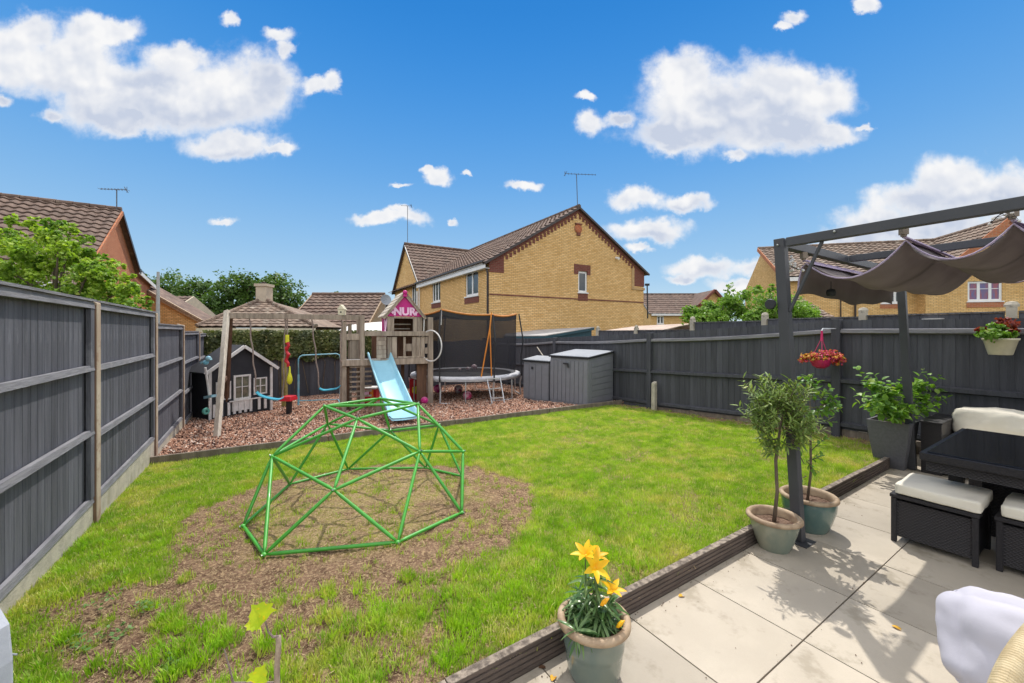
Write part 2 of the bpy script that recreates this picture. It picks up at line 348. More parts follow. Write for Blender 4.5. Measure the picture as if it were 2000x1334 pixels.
M_['glaze_cream'] = mk('glaze_cream', (0.29, 0.28, 0.20), (0.16, 0.20, 0.16), rough=0.22, scale=3.0, stretch=(1, 1, .6), spec=0.6, coat=0.5)
M_['rim_clay'] = mk('rim_clay', (0.42, 0.31, 0.20), (0.28, 0.19, 0.12), rough=0.6, scale=12, bump=0.2)
M_['soil'] = mk('soil', (0.085, 0.045, 0.028), (0.20, 0.13, 0.09), rough=0.95, scale=30, bump=1.0, bscale=60)
M_['bark'] = mk('bark', (0.16, 0.12, 0.085), (0.10, 0.075, 0.055), rough=0.9, scale=20, stretch=(1, 1, .3), bump=0.8)
M_['planter_grey'] = mk('planter_grey', (0.115, 0.115, 0.125), (0.095, 0.095, 0.105), rough=0.55, scale=40, bump=0.3)
M_['cream'] = mk('cream', (0.66, 0.60, 0.44), rough=0.5)
M_['stem_green'] = mk('stem_green', (0.10, 0.16, 0.05), rough=0.7)
M_['rattan'] = mk('rattan', (0.60, 0.50, 0.32), (0.50, 0.40, 0.24), rough=0.6, scale=20, bump=0.3)
M_['render_cream'] = mk('render_cream', (0.55, 0.47, 0.36), (0.48, 0.41, 0.32), rough=0.9, scale=4)
M_['fabric_cover'] = mk('fabric_cover', (0.46, 0.48, 0.54), (0.40, 0.42, 0.48), rough=0.8, scale=3, bump=0.3)
M_['felt'] = mk('felt', (0.44, 0.43, 0.42), (0.36, 0.34, 0.33), rough=0.9, scale=2)
M_['felt_pink'] = mk('felt_pink', (0.48, 0.38, 0.32), (0.40, 0.31, 0.26), rough=0.9, scale=2)
M_['teal_paint'] = mk('teal_paint', (0.030, 0.085, 0.11), (0.025, 0.07, 0.09), rough=0.7)
M_['playhouse_dark'] = mk('playhouse_dark', (0.028, 0.029, 0.036), (0.022, 0.023, 0.029), rough=0.75, scale=5)
M_['playhouse_pane'] = mk('playhouse_pane', (0.10, 0.11, 0.08), (0.20, 0.19, 0.14), rough=0.15, scale=8, spec=0.6)
M_['net_black'] = mk('net_black', (0.03, 0.03, 0.033), rough=0.8)

# ------------------------------------------------------------------ plan of the garden
PA = Vector((0.839, 0.545, 0)).normalized(); QA = Vector((-PA.y, PA.x, 0))      # along and across the patio edge
E0 = Vector((0, 1.79, 0)); PANG = math.atan2(PA.y, PA.x)
def dist_q(x, y): return (x - E0.x) * QA.x + (y - E0.y) * QA.y
def pq(s, d, z=0.0): return E0 + PA * s + QA * d + Vector((0, 0, z))
def bark_z(x, y): return -0.13 - 0.04 * (dist_q(x, y) - 5.2)
def lawn_z(x, y): return 0.07 - 0.045 * dist_q(x, y)
def LX(Y): return -1.387 - 0.635 * Y        # left fence line
def RX(Y): return 8.113 - 0.58 * Y          # right fence line
EL = Vector((-0.635, 1, 0)).normalized(); NL_ = Vector((EL.y, -EL.x, 0))
ER = Vector((-0.58, 1, 0)).normalized(); NR_ = Vector((-ER.y, ER.x, 0))

def fbm(x, y, s, o=4): return noise.fractal(Vector((x * s, y * s, 3.7)), 0.8, 2.0, o)
def sstep(a, b, t):
    t = max(0.0, min(1.0, (t - a) / (b - a))); return t * t * (3 - 2 * t)

# ---- far ground sheet
g = MB(); g.add([(-600, -600, -0.62), (600, -600, -0.62), (600, 900, -0.62), (-600, 900, -0.62)], [(0, 1, 2, 3)])
M_['far_ground'] = mk('far_ground', (0.07, 0.09, 0.035), (0.12, 0.11, 0.07), rough=0.95, scale=0.4)
kind(g.build('ground', M_['far_ground']), 'structure')

def cover_at(x, y):
    """how much grass grows: 1 thick, 0 bare soil"""
    c = 1.0
    dxx = (x + 1.28); dyy = (y - 3.66)
    r = math.sqrt((dxx / 1.55) ** 2 + (dyy / 1.34) ** 2) + 0.10 * fbm(x, y, 1.3) + 0.05 * fbm(x, y, 5.0)
    c *= 0.03 + 0.97 * sstep(0.93, 1.07, r)
    if r < 0.95: c += 0.16 * max(0, fbm(x + 5, y, 2.2) + 0.25) * sstep(0.0, 0.5, 1.1 - r)
    # thin, trampled strip between the dome and the near corner
    w = sstep(0.35, -0.8, x) * sstep(3.15, 2.65, y - 0.15 * x) * sstep(.05, .5, x - LX(y))
    stripe = fbm(x * 0.55 + y * 0.85, y * 0.55 - x * 0.9, 2.6) + 0.5 * fbm(x, y, 6.0)
    c *= 1 - w * (0.93 * sstep(-0.22, 0.06, stripe + 0.12))
    w2 = sstep(0.9, -0.2, x) * sstep(2.9, 2.2, y)
    c *= 1 - w2 * 0.75 * sstep(0.0, 0.35, fbm(x + 9, y + 2, 3.1))
    c *= 1 - 0.55 * sstep(0.05, 0.45, fbm(x + 2, y + 7, 1.7)) * sstep(-.5, 1.0, x)
    c *= 1 - 0.9 * sstep(0.55, 0.15, (RX(y) - x) * 0.865) * sstep(3.0, 6.0, y)   # bare strip under the right fence
    return max(0.0, min(1.0, c))
NLc = Vector((LX(0.63) - 0.05, 0.63, 0)); NRc = Vector((5.16, 5.15, 0)); FLc = Vector((-4.70, 5.16, 0)); FRc = Vector((2.66, 9.50, 0))
NLc = Vector((-1.83, 0.60, 0)) + QA * 0.03; NRc = NRc + QA * 0.03
nu, nv = 300, 230
verts = []; cov = []; dry = []; moss = []
for j in range(nv + 1):
    t = j / nv
    A = NLc.lerp(FLc, t); B = NRc.lerp(FRc, t)
    for i in range(nu + 1):
        p = A.lerp(B, i / nu)
        c = cover_at(p.x, p.y)
        z = lawn_z(p.x, p.y) + 0.010 * fbm(p.x, p.y, 2.0) + 0.016 * (1.0 - c) * fbm(p.x, p.y, 9.0, 4) + 0.010 * c
        verts.append((p.x, p.y, z)); cov.append(c)
        d = 0.5 + 0.9 * fbm(p.x + 3, p.y - 4, 1.5) + 0.5 * fbm(p.x, p.y, 5.0)
        rm = math.sqrt(((p.x + 1.40) / 1.25) ** 2 + ((p.y - 3.75) / 1.10) ** 2) + 0.25 * fbm(p.x, p.y, 1.9)
        moss.append(sstep(1.0, 0.72, rm))
        dry.append(max(0.0, min(1.0, 1.25 * d * sstep(-1.0, 0.8, p.x) * (0.45 + 0.55 * sstep(7.5, 4.5, p.y)))))
faces = [(j*(nu+1)+i, j*(nu+1)+i+1, (j+1)*(nu+1)+i+1, (j+1)*(nu+1)+i) for j in range(nv) for i in range(nu)]
me = bpy.data.meshes.new('lawn'); me.from_pydata(verts, [], faces)
for nm, dat in (('cov', cov), ('dry', dry), ('moss', moss)):
    at_ = me.attributes.new(nm, 'FLOAT', 'POINT'); at_.data.foreach_set('value', dat)
me.polygons.foreach_set('use_smooth', [True] * len(faces))
m = bpy.data.materials.new('lawn_ground'); m.use_nodes = True; t = NT(m.node_tree); t.n.clear()
ac = t.new('ShaderNodeAttribute', attribute_name='cov').outputs['Fac']; ad = t.new('ShaderNodeAttribute', attribute_name='dry').outputs['Fac']; am = t.new('ShaderNodeAttribute', attribute_name='moss').outputs['Fac']
tco = t.new('ShaderNodeTexCoord').outputs['Object']
n1 = t.noise(tco, 48, 7, 0.78); n2 = t.noise(tco, 9, 7, 0.78); n3 = t.noise(tco, 190, 3, 0.7)
soilc = t.mix(t.ramp(n2, 0.35, 0.65), (0.44, 0.275, 0.175), (0.17, 0.098, 0.062))
soilc = t.mix(t.math('MULTIPLY', t.ramp(n1, 0.48, 0.60), 0.85), soilc, (0.78, 0.56, 0.32))
soilc = t.mix(t.math('MULTIPLY', t.ramp(n3, 0.58, 0.70), 0.6), soilc, (0.055, 0.032, 0.022))
mossn = t.noise(tco, 3.5, 5, 0.7)
soilc = t.mix(t.math('MULTIPLY', t.math('MULTIPLY', t.ramp(mossn, 0.34, 0.58), am), 0.8), soilc, t.mix(t.ramp(n1, .42, .56), (0.38, 0.37, 0.06), t.mix(t.ramp(n3, .50, .66), (0.72, 0.54, 0.30), (0.30, 0.19, 0.11))))
grassc = t.mix(t.ramp(n1, 0.35, 0.65), (0.22, 0.36, 0.025), (0.36, 0.40, 0.08))
grassc = t.mix(t.math('MULTIPLY', ad, 0.8), grassc, (0.58, 0.48, 0.20))
cc = t.mix(t.ramp(t.math('ADD', ac, t.math('MULTIPLY', t.math('SUBTRACT', n2, 0.5), 0.5)), 0.2, 0.7), soilc, grassc)
bp = t.new('ShaderNodeBump', {'Strength': 1.0, 'Distance': 0.05, 'Height': t.math('ADD', n1, t.math('MULTIPLY', n2, 1.2))})
pr = t.new('ShaderNodeBsdfPrincipled', {'Base Color': cc, 'Roughness': 0.95, 'Specular IOR Level': 0.1, 'Normal': bp.outputs[0]})
t.new('ShaderNodeOutputMaterial', {0: pr.outputs[0]}); M_['lawn_ground'] = m
me.materials.append(m)
lawn = kind(place(me, 'lawn', None), 'structure')

# ---- bark play area ground
verts = []; nb_u, nb_v = 110, 90
BL0 = Vector((-4.70, 5.16, 0)); BR0 = Vector((2.66, 9.50, 0)); BL1 = Vector((-8.45, 11.05, 0)); BR1 = Vector((-0.75, 15.6, 0))
for j in range(nb_v + 1):
    A = BL0.lerp(BL1, j / nb_v); B = BR0.lerp(BR1, j / nb_v)
    for i in range(nb_u + 1):
        p = A.lerp(B, i / nb_u); verts.append((p.x, p.y, bark_z(p.x, p.y) + 0.025 * fbm(p.x, p.y, 1.6) + 0.01 * fbm(p.x, p.y, 7.0)))
faces = [(j*(nb_u+1)+i, j*(nb_u+1)+i+1, (j+1)*(nb_u+1)+i+1, (j+1)*(nb_u+1)+i) for j in range(nb_v) for i in range(nb_u)]
me = bpy.data.meshes.new('bark_bed'); me.from_pydata(verts, [], faces)
me.polygons.foreach_set('use_smooth', [True] * len(faces))
M_['bark_ground'] = mk('bark_ground', (0.15, 0.075, 0.05), (0.32, 0.19, 0.14), rough=0.95, scale=22, bump=1.0, bscale=50, detail=8)
me.materials.append(M_['bark_ground'])
bed = kind(place(me, 'bark_bed', None), 'structure')

# ---- geometry nodes scatter
def scatter(base, kids, density, name, attr=None, smin=0.6, smax=1.3, seed=1, flat=False, dens_map=None):
    ng = bpy.data.node_groups.new(name, 'GeometryNodeTree')
    ng.interface.new_socket('Geometry', in_out='INPUT', socket_type='NodeSocketGeometry')
    ng.interface.new_socket('Geometry', in_out='OUTPUT', socket_type='NodeSocketGeometry')
    N = ng.nodes; L = ng.links
    gi = N.new('NodeGroupInput'); go = N.new('NodeGroupOutput')
    oi = N.new('GeometryNodeObjectInfo'); oi.inputs['Object'].default_value = base; oi.transform_space = 'RELATIVE'
    dp = N.new('GeometryNodeDistributePointsOnFaces'); dp.distribute_method = 'RANDOM'; dp.inputs['Seed'].default_value = seed
    L.new(oi.outputs['Geometry'], dp.inputs['Mesh'])
    dens = None
    if attr:
        na = N.new('GeometryNodeInputNamedAttribute'); na.data_type = 'FLOAT'; na.inputs['Name'].default_value = attr
        mm = N.new('ShaderNodeMath'); mm.operation = 'MULTIPLY'; L.new(na.outputs[0], mm.inputs[0]); mm.inputs[1].default_value = density
        dens = mm.outputs[0]
    if dens_map:   # thinner with distance from the house
        ps = N.new('GeometryNodeInputPosition'); le = N.new('ShaderNodeVectorMath'); le.operation = 'LENGTH'; L.new(ps.outputs[0], le.inputs[0])
        mr = N.new('ShaderNodeMapRange'); L.new(le.outputs['Value'], mr.inputs[0])
        for k, v in enumerate(dens_map): mr.inputs[k + 1].default_value = v
        m2 = N.new('ShaderNodeMath'); m2.operation = 'MULTIPLY'; L.new(mr.outputs[0], m2.inputs[0])
        if dens is not None: L.new(dens, m2.inputs[1])
        else: m2.inputs[1].default_value = density
        dens = m2.outputs[0]
    if dens is not None: L.new(dens, dp.inputs['Density'])
    else: dp.inputs['Density'].default_value = density
    jg = N.new('GeometryNodeJoinGeometry')
    # several tuft shapes: each point picks one by a random index
    ii = N.new('GeometryNodeGeometryToInstance')
    for k in kids:
        ko = N.new('GeometryNodeObjectInfo'); ko.inputs['Object'].default_value = k; ko.inputs['As Instance'].default_value = True
        L.new(ko.outputs['Geometry'], jg.inputs[0])
    ip = N.new('GeometryNodeInstanceOnPoints'); L.new(dp.outputs['Points'], ip.inputs['Points']); L.new(jg.outputs[0], ip.inputs['Instance'])
    ip.inputs['Pick Instance'].default_value = True
    rv = N.new('FunctionNodeRandomValue'); rv.data_type = 'FLOAT_VECTOR'
    rv.inputs[0].default_value = (-3.1, -3.1, 0) if flat == 'tumble' else (-0.25, -0.25, 0); rv.inputs[1].default_value = (3.1, 3.1, 6.28) if flat == 'tumble' else (0.25, 0.25, 6.28)
    L.new(rv.outputs[0], ip.inputs['Rotation'])
    rs = N.new('FunctionNodeRandomValue'); rs.data_type = 'FLOAT'; rs.inputs[2].default_value = smin; rs.inputs[3].default_value = smax
    L.new(rs.outputs[1], ip.inputs['Scale'])
    L.new(ip.outputs[0], go.inputs[0])
    me = bpy.data.meshes.new(name); o = bpy.data.objects.new(name, me); col.objects.link(o)
    md = o.modifiers.new('scatter', 'NODES'); md.node_group = ng
    return o

_x=0
def blade_tuft(name, n, h, spread, w, mat, r):
    b = MB()
    for k in range(n):
        a = r.uniform(0, 6.28); rr = spread * math.sqrt(r.random()); hh = h * r.uniform(0.5, 1.15); ln = r.uniform(0.1, 0.75) * hh; a2 = a + r.uniform(-1, 1)
        x, y = rr * math.cos(a), rr * math.sin(a); px, py = -math.sin(a2) * w / 2, math.cos(a2) * w / 2
        dx_, dy_ = math.cos(a2), math.sin(a2)
        m1 = (x + dx_ * ln * 0.35, y + dy_ * ln * 0.35, hh * 0.55)
        b.add([(x - px, y - py, -0.005), (x + px, y + py, -0.005), (m1[0] + px * .8, m1[1] + py * .8, m1[2]), (m1[0] - px * .8, m1[1] - py * .8, m1[2]), (x + dx_ * ln, y + dy_ * ln, hh)],
              [(0, 1, 2, 3), (3, 2, 4)])
    o = bpy.data.objects.new(name, b.mesh(name, mat)); return o
def grassmat(name, a, b_, c_, d_):
    m = bpy.data.materials.new(name); m.use_nodes = True; t = NT(m.node_tree); t.n.clear()
    g = t.new('ShaderNodeNewGeometry').outputs['Position']; oi = t.new('ShaderNodeObjectInfo').outputs['Random']
    n1 = t.noise(g, 1.5, 5, .7); n2 = t.noise(g, 5.0, 4, .65)
    c = t.mix(t.ramp(n2, .36, .62), a, b_); c = t.mix(t.math('MULTIPLY', t.ramp(n1, .50, .64), .75), c, c_)
    c = t.mix(t.math('MULTIPLY', t.ramp(t.math('ADD', oi, t.math('MULTIPLY', n1, .9)), 1.12, 1.45), .85), c, d_)
    c = t.new('ShaderNodeHueSaturation', {'Value': t.math('ADD', .78, t.math('MULTIPLY', t.math('FRACT', t.math('MULTIPLY', oi, 7.7)), .44)), 'Color': c}).outputs[0]
    p = t.new('ShaderNodeBsdfPrincipled', {'Base Color': c, 'Roughness': .55, 'Specular IOR Level': .3}); tr = t.new('ShaderNodeBsdfTranslucent', {'Color': t.mix(1.0, c, (1.1, 1.15, .5), 'MULTIPLY')})
    t.new('ShaderNodeOutputMaterial', {0: t.new('ShaderNodeMixShader', {0: .4, 1: p.outputs[0], 2: tr.outputs[0]}).outputs[0]}); return m
M_['grass'] = grassmat('grass', (0.24, 0.42, 0.03), (0.40, 0.57, 0.045), (0.60, 0.58, 0.13), (0.76, 0.66, 0.32))
M_['grass_old'] = leafmat('grass', (0.25, 0.42, 0.022), (0.35, 0.50, 0.035), (0.60, 0.52, 0.18), trans=0.42, rough=0.55, inst=True)
M_['grass_fresh'] = grassmat('grass_fresh', (0.23, 0.44, 0.025), (0.36, 0.58, 0.03), (0.44, 0.56, 0.07), (0.60, 0.54, 0.18))
M_['straw'] = mk('straw', (0.50, 0.38, 0.22), (0.24, 0.15, 0.09), rough=0.9)
rg = random.Random(5)
t1 = blade_tuft('grass_tuft', 13, 0.030, 0.040, 0.0042, M_['grass'], rg)
t2 = blade_tuft('grass_tuft', 11, 0.036, 0.035, 0.0045, M_['grass'], rg)
t3 = blade_tuft('grass_tuft', 16, 0.052, 0.040, 0.0050, M_['grass_fresh'], rg)
gr = scatter(lawn, [t1, t2, t1], 2100, 'grass', 'cov', 0.6, 1.25, 3, dens_map=(2.0, 7.0, 1.0, 0.62)); kind(gr, 'stuff')
# longer clumps in the thin corner
cl = me_cl = bpy.data.meshes.new('clump_ground')
cp = MB(); rc = random.Random(23); npl = 0
for k in range(2600):
    x = rc.uniform(-3.3, 0.9); y = rc.uniform(1.0, 4.4)
    if x < LX(y) + 0.06 or dist_q(x, y) < 0.10: continue
    if fbm(x * 0.8 + y * .5, y - x * .5, 3.4) + 0.4 * fbm(x, y, 7) < 0.30 or ((x + 1.38) / 1.8) ** 2 + ((y - 3.72) / 1.6) ** 2 < 1: continue
    z = lawn_z(x, y) + 0.012; s = 0.045
    cp.add([(x - s, y - s, z), (x + s, y - s, z), (x + s, y + s, z), (x - s, y + s, z)], [(0, 1, 2, 3)])
spots = bpy.data.objects.new('clump_spots', cp.mesh('clump_spots', M_['grass']))
tp2 = MB(); rq = random.Random(41)
for k in range(330):      # separate tufts standing in the trodden soil
    x = rq.uniform(-3.1, 1.0); y = rq.uniform(1.0, 3.2)
    if x < LX(y) + .1 or dist_q(x, y) < .14 or ((x + 1.28) / 1.55) ** 2 + ((y - 3.66) / 1.34) ** 2 < .95: continue
    rad = rq.uniform(.012, .045); z = lawn_z(x, y) + .010; n = 7
    tp2.add([(x, y, z)] + [(x + rad * math.cos(a) * rq.uniform(.6, 1.6), y + rad * math.sin(a), z) for a in [6.283 * i / n for i in range(n)]], [(0, 1 + i, 1 + (i + 1) % n) for i in range(n)])
spots2 = bpy.data.objects.new('tuft_spots', tp2.mesh('tuft_spots', M_['grass']))
gr2 = scatter(spots, [t3], 560, 'grass_clumps', None, 0.5, 1.15, 8); kind(gr2, 'stuff')
gr3 = scatter(spots2, [t3, t2], 3200, 'grass_tufts', None, 0.45, 1.15, 18); kind(gr3, 'stuff')
# dead stalks and straw lying on the bare soil
sb = MB()
for k in range(10):
    a = rg.uniform(0, 6.28); x, y = rg.uniform(-.04, .04), rg.uniform(-.04, .04); l = rg.uniform(.006, .020)
    sb.bar((x, y, .002), (x + l * math.cos(a), y + l * math.sin(a), rg.uniform(.001, .01)), .0017, .0011)
stw = bpy.data.objects.new('straw', sb.mesh('straw', M_['straw']))
st = scatter(lawn, [stw], 260, 'dry_straw', None, 0.6, 1.6, 12); kind(st, 'stuff')

# ---- bark chips
M_['chip'] = bpy.data.materials.new('chip'); m = M_['chip']; m.use_nodes = True; t = NT(m.node_tree); t.n.clear()
oi = t.new('ShaderNodeObjectInfo'); rr_ = oi.outputs['Random']; f2 = t.math('FRACT', t.math('MULTIPLY', rr_, 13.7))
c = t.mix(rr_, (0.38, 0.19, 0.125), (0.62, 0.40, 0.29)); c = t.mix(t.ramp(f2, 0.52, 0.66), c, (0.085, 0.042, 0.032)); c = t.mix(t.ramp(f2, 0.86, 0.94), c, (0.78, 0.64, 0.54))
pr = t.new('ShaderNodeBsdfPrincipled', {'Base Color': c, 'Roughness': 0.85, 'Specular IOR Level': 0.2}); t.new('ShaderNodeOutputMaterial', {0: pr.outputs[0]})
chips = []
for k in range(4):
    b = MB(); L_ = rg.uniform(.030, .050); W_ = rg.uniform(.012, .026); T_ = rg.uniform(.005, .010)
    j = lambda: rg.uniform(.75, 1.15)
    b.hexa([(-L_*j(), -W_*j(), -T_), (L_*j(), -W_*j(), -T_), (L_*j(), W_*j(), -T_), (-L_*j(), W_*j(), -T_), (-L_*j(), -W_*j(), T_*j()), (L_*j()*.8, -W_*j(), T_), (L_*j(), W_*j(), T_*j()), (-L_*j(), W_*j()*.7, T_)])
    chips.append(bpy.data.objects.new('bark_chip', b.mesh('bark_chip', m)))
bc = scatter(bed, chips, 2000, 'bark_chips', None, 0.26, 0.80, 4, flat='tumble', dens_map=(7.0, 13.0, 1.0, 0.7)); kind(bc, 'stuff')

# ------------------------------------------------------------------ patio of porcelain slabs
pb = MB(); a = pq(-4.5, 0.0, -0.016); 
pb.add([pq(-4.2, 0.0, -0.016), pq(-4.2, -3.3, -0.016), pq(7.2, -3.3, -0.016), pq(7.2, 0.0, -0.016)], [(0, 1, 2, 3)])
patio = kind(pb.build('patio', M_['joint']), 'structure')
slab = MB(); slab.box(0.0035, 0.5965, -0.5965, -0.0035, -0.02, 0.0); slab_me = slab.mesh('paving_slab', M_['patio_tile'])
bv_src = None
for r_ in range(0, 5):
    for c_ in range(-10, 9):
        s0 = 1.954 + 0.6 * c_
        if s0 < -3.6 or s0 > 6.6: continue
        zz = rnd.uniform(-0.0015, 0.0015)
        M = basis(pq(s0, -0.6 * r_, zz), PA, QA, (0, 0, 1))
        o = place(slab_me, 'paving_slab', patio, M)
# ribbed board edging between the patio and the lawn
prof = [(0.0, -0.04), (0.045, -0.04), (0.045, 0.118)]
z = 0.118; prof.append((0.0, 0.118)); ribs = []
while z > 0.0:
    ribs += [(0.0, z - 0.014), (0.007, z - 0.016), (0.007, z - 0.022), (0.0, z - 0.024)]; z -= 0.026
prof += ribs
def edging_board(s0, s1, dz=0.0, parent=None):
    b = MB(); n = len(prof); L = s1 - s0
    vs = [(0, d, zz) for d, zz in prof] + [(L, d, zz) for d, zz in prof]
    fs = [tuple(range(n))[::-1], tuple(range(n, 2 * n))]; b.add(vs, fs)
    b.add(vs, [(i, (i+1) % n, n + (i+1) % n, n + i) for i in range(n)])
    # weathered top strip
    b.cur = 1; b.box(0, L, 0.002, 0.043, 0.1185, 0.1215)
    return b.build('edging_board', [M_['edging'], M_['edging_top']], parent, M=basis(pq(s0, 0, dz), PA, QA, (0, 0, 1)))
edge = thing('lawn_edging', 'ribbed dark brown board edging between the stone patio and the lawn', 'edging', pq(0, 0), PANG)
for k in range(4): edging_board(-2.6 + 2.3 * k, -2.6 + 2.3 * (k + 1) - 0.004, (-0.004, 0.0, 0.002, -0.002)[k], edge)
# rough timber edging between lawn and bark
edge2 = thing('bark_edging', 'weathered timber board edging between the lawn and the bark chippings', 'edging', (-4.68, 5.19, -0.15))
A = Vector((-4.66, 5.17, 0)); B = Vector((2.58, 9.46, 0)); nseg = 4
for k in range(nseg):
    p0 = A.lerp(B, k / nseg + 0.0008); p1 = A.lerp(B, (k + 1) / nseg - 0.0008)
    z0 = lawn_z(p0.x, p0.y); z1 = lawn_z(p1.x, p1.y)
    b = MB(); b.bar(p0 + Vector((0, 0, z0 + 0.02)), p1 + Vector((0, 0, z1 + 0.02 + rnd.uniform(-.01, .01))), 0.045, 0.19)
    b.build('timber_board', M_['old_timber'], edge2, bevel=0.006)

# ------------------------------------------------------------------ left fence: concrete posts, gravel boards, painted panels
board_mb = MB(); board_mb.box(0, 0.108, -0.007, 0.007, 0, 1.0)
board_me = board_mb.mesh('board', M_['fence_paint'])
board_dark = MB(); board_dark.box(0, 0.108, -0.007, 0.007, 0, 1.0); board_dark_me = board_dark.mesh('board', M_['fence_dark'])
lf = thing('panel_fence', 'grey painted timber panel fence with concrete posts along the left side of the lawn', 'fence', (LX(3.4), 3.4, 0))
M_['shaded_face'] = mk('shaded_face', (.26, .155, .105), (.17, .10, .07), rough=.85, scale=5, stretch=(1, 1, .3), bump=.4)
LY = [1.36, 3.40, 5.42, 7.48, 9.57, 11.1]
post_top = [1.82, 1.825, 1.83, 1.70, 1.57, 1.54]
pan = [(0.13, 1.80, 1.25, 0.72), (0.12, 1.80, 1.24, 0.67), (-0.05, 1.65, 1.07, 0.48), (-0.2, 1.55, 0.96, 0.38), (-0.28, 1.49, 0.90, 0.30)]
for k, Y in enumerate(LY):
    o = Vector((LX(Y), Y, 0)); Mx = basis(o, EL, -NL_, (0, 0, 1)) if False else basis(o, EL, Vector((-NL_.x, -NL_.y, 0)), (0, 0, 1))
    b = MB(); zt = post_top[k]; zb = -0.6
    b.hexa([(-.05, -.045, zb), (.05, -.045, zb), (.05, .06, zb), (-.05, .06, zb), (-.05, -.045, zt - .03), (.05, -.045, zt - .03), (.05, .06, zt), (-.05, .06, zt)])
    b.build('fence_post', M_['post_concrete'], lf, M=Mx, bevel=0.008)
    b = MB(); b.box(-.0525, -.0505, -.040, .055, zb, zt - .05); b.build('shaded_face', M_['shaded_face'], lf, M=Mx)  # shade on the post's near end, painted as a thin brown slab
for k in range(5):
    z0, zt, r1, r2 = pan[k]; a_ = Vector((LX(LY[k]), LY[k], 0)) + EL * 0.052; b_ = Vector((LX(LY[k+1]), LY[k+1], 0)) - EL * 0.052
    L = (b_ - a_).length; nb = max(1, round(L / 0.1)); w = L / nb
    Mx = basis(a_, EL, -NL_, (0, 0, 1))     # y points away from the garden
    for i in range(nb):
        S = Matrix.Diagonal((w / 0.1, 1, zt - z0 - 0.03, 1))
        M = Mx @ Matrix.Translation((i * w, 0.018, z0 + rnd.uniform(0, .006))) @ Matrix.Rotation(R(0.8), 4, 'Z') @ S
        place(board_me, 'board', lf, M)
    for (zc, hh, d) in ((r1, 0.045, 0.035), (r2, 0.045, 0.035), (zt - 0.03, 0.055, 0.035), (z0 + 0.02, 0.05, 0.03)):
        b = MB(); b.hexa([(0, -d, zc - hh / 2), (L, -d, zc - hh / 2), (L, 0.002, zc - hh / 2), (0, 0.002, zc - hh / 2), (0, -d * .75, zc + hh / 2), (L, -d * .75, zc + hh / 2), (L, 0.002, zc + hh / 2), (0, 0.002, zc + hh / 2)])
        b.build('rail', M_['fence_rail'], lf, M=Mx)
    b = MB(); b.box(-.002, L + .002, -0.042, 0.035, zt, zt + 0.018); b.build('top_cap', M_['fence_rail'], lf, M=Mx)
    b = MB(); b.box(L - 0.09, L, -0.030, 0.0, z0 + .045, zt - .06); b.build('stile', M_['fence_paint'], lf, M=Mx)
    b = MB(); b.box(0, L, -0.022, 0.028, z0 - 0.36, z0 - 0.006); b.build('gravel_board', M_['concrete'], lf, M=Mx, bevel=0.004)

# ------------------------------------------------------------------ right fence: timber posts, rails in front of overlapping boards
rf = thing('board_fence', 'dark grey painted closeboard fence with timber posts along the right side of the lawn', 'fence', (RX(5.85), 5.85, 0))
RY = [1.9, 2.9 - 0.4, 5.85, 8.79, 11.8, 14.2, 16.0]
RY = [2.55, 5.85, 8.79, 11.8, 14.2, 15.9]
topz = [1.68, 1.715, 1.52, 1.375, 1.33, 1.30]; ra = [1.56, 1.565, 1.37, 1.245, 1.12, 1.1]; rb_ = [0.87, 0.85, 0.69, 0.55, 0.45, 0.4]; rc_ = [0.26, 0.225, 0.01, -0.1, -0.2, -0.25]
def lerp(a, b, t): return a + (b - a) * t
for k, Y in enumerate(RY):
    o = Vector((RX(Y), Y, 0)); Mx = basis(o, ER, -NR_, (0, 0, 1)); b = MB()
    b.box(-.055, .055, -.06, .05, -.6, topz[k] + (0.01 if k != 1 else 0.02)); b.build('fence_post', M_['fence_dark'], rf, M=Mx, bevel=0.006)
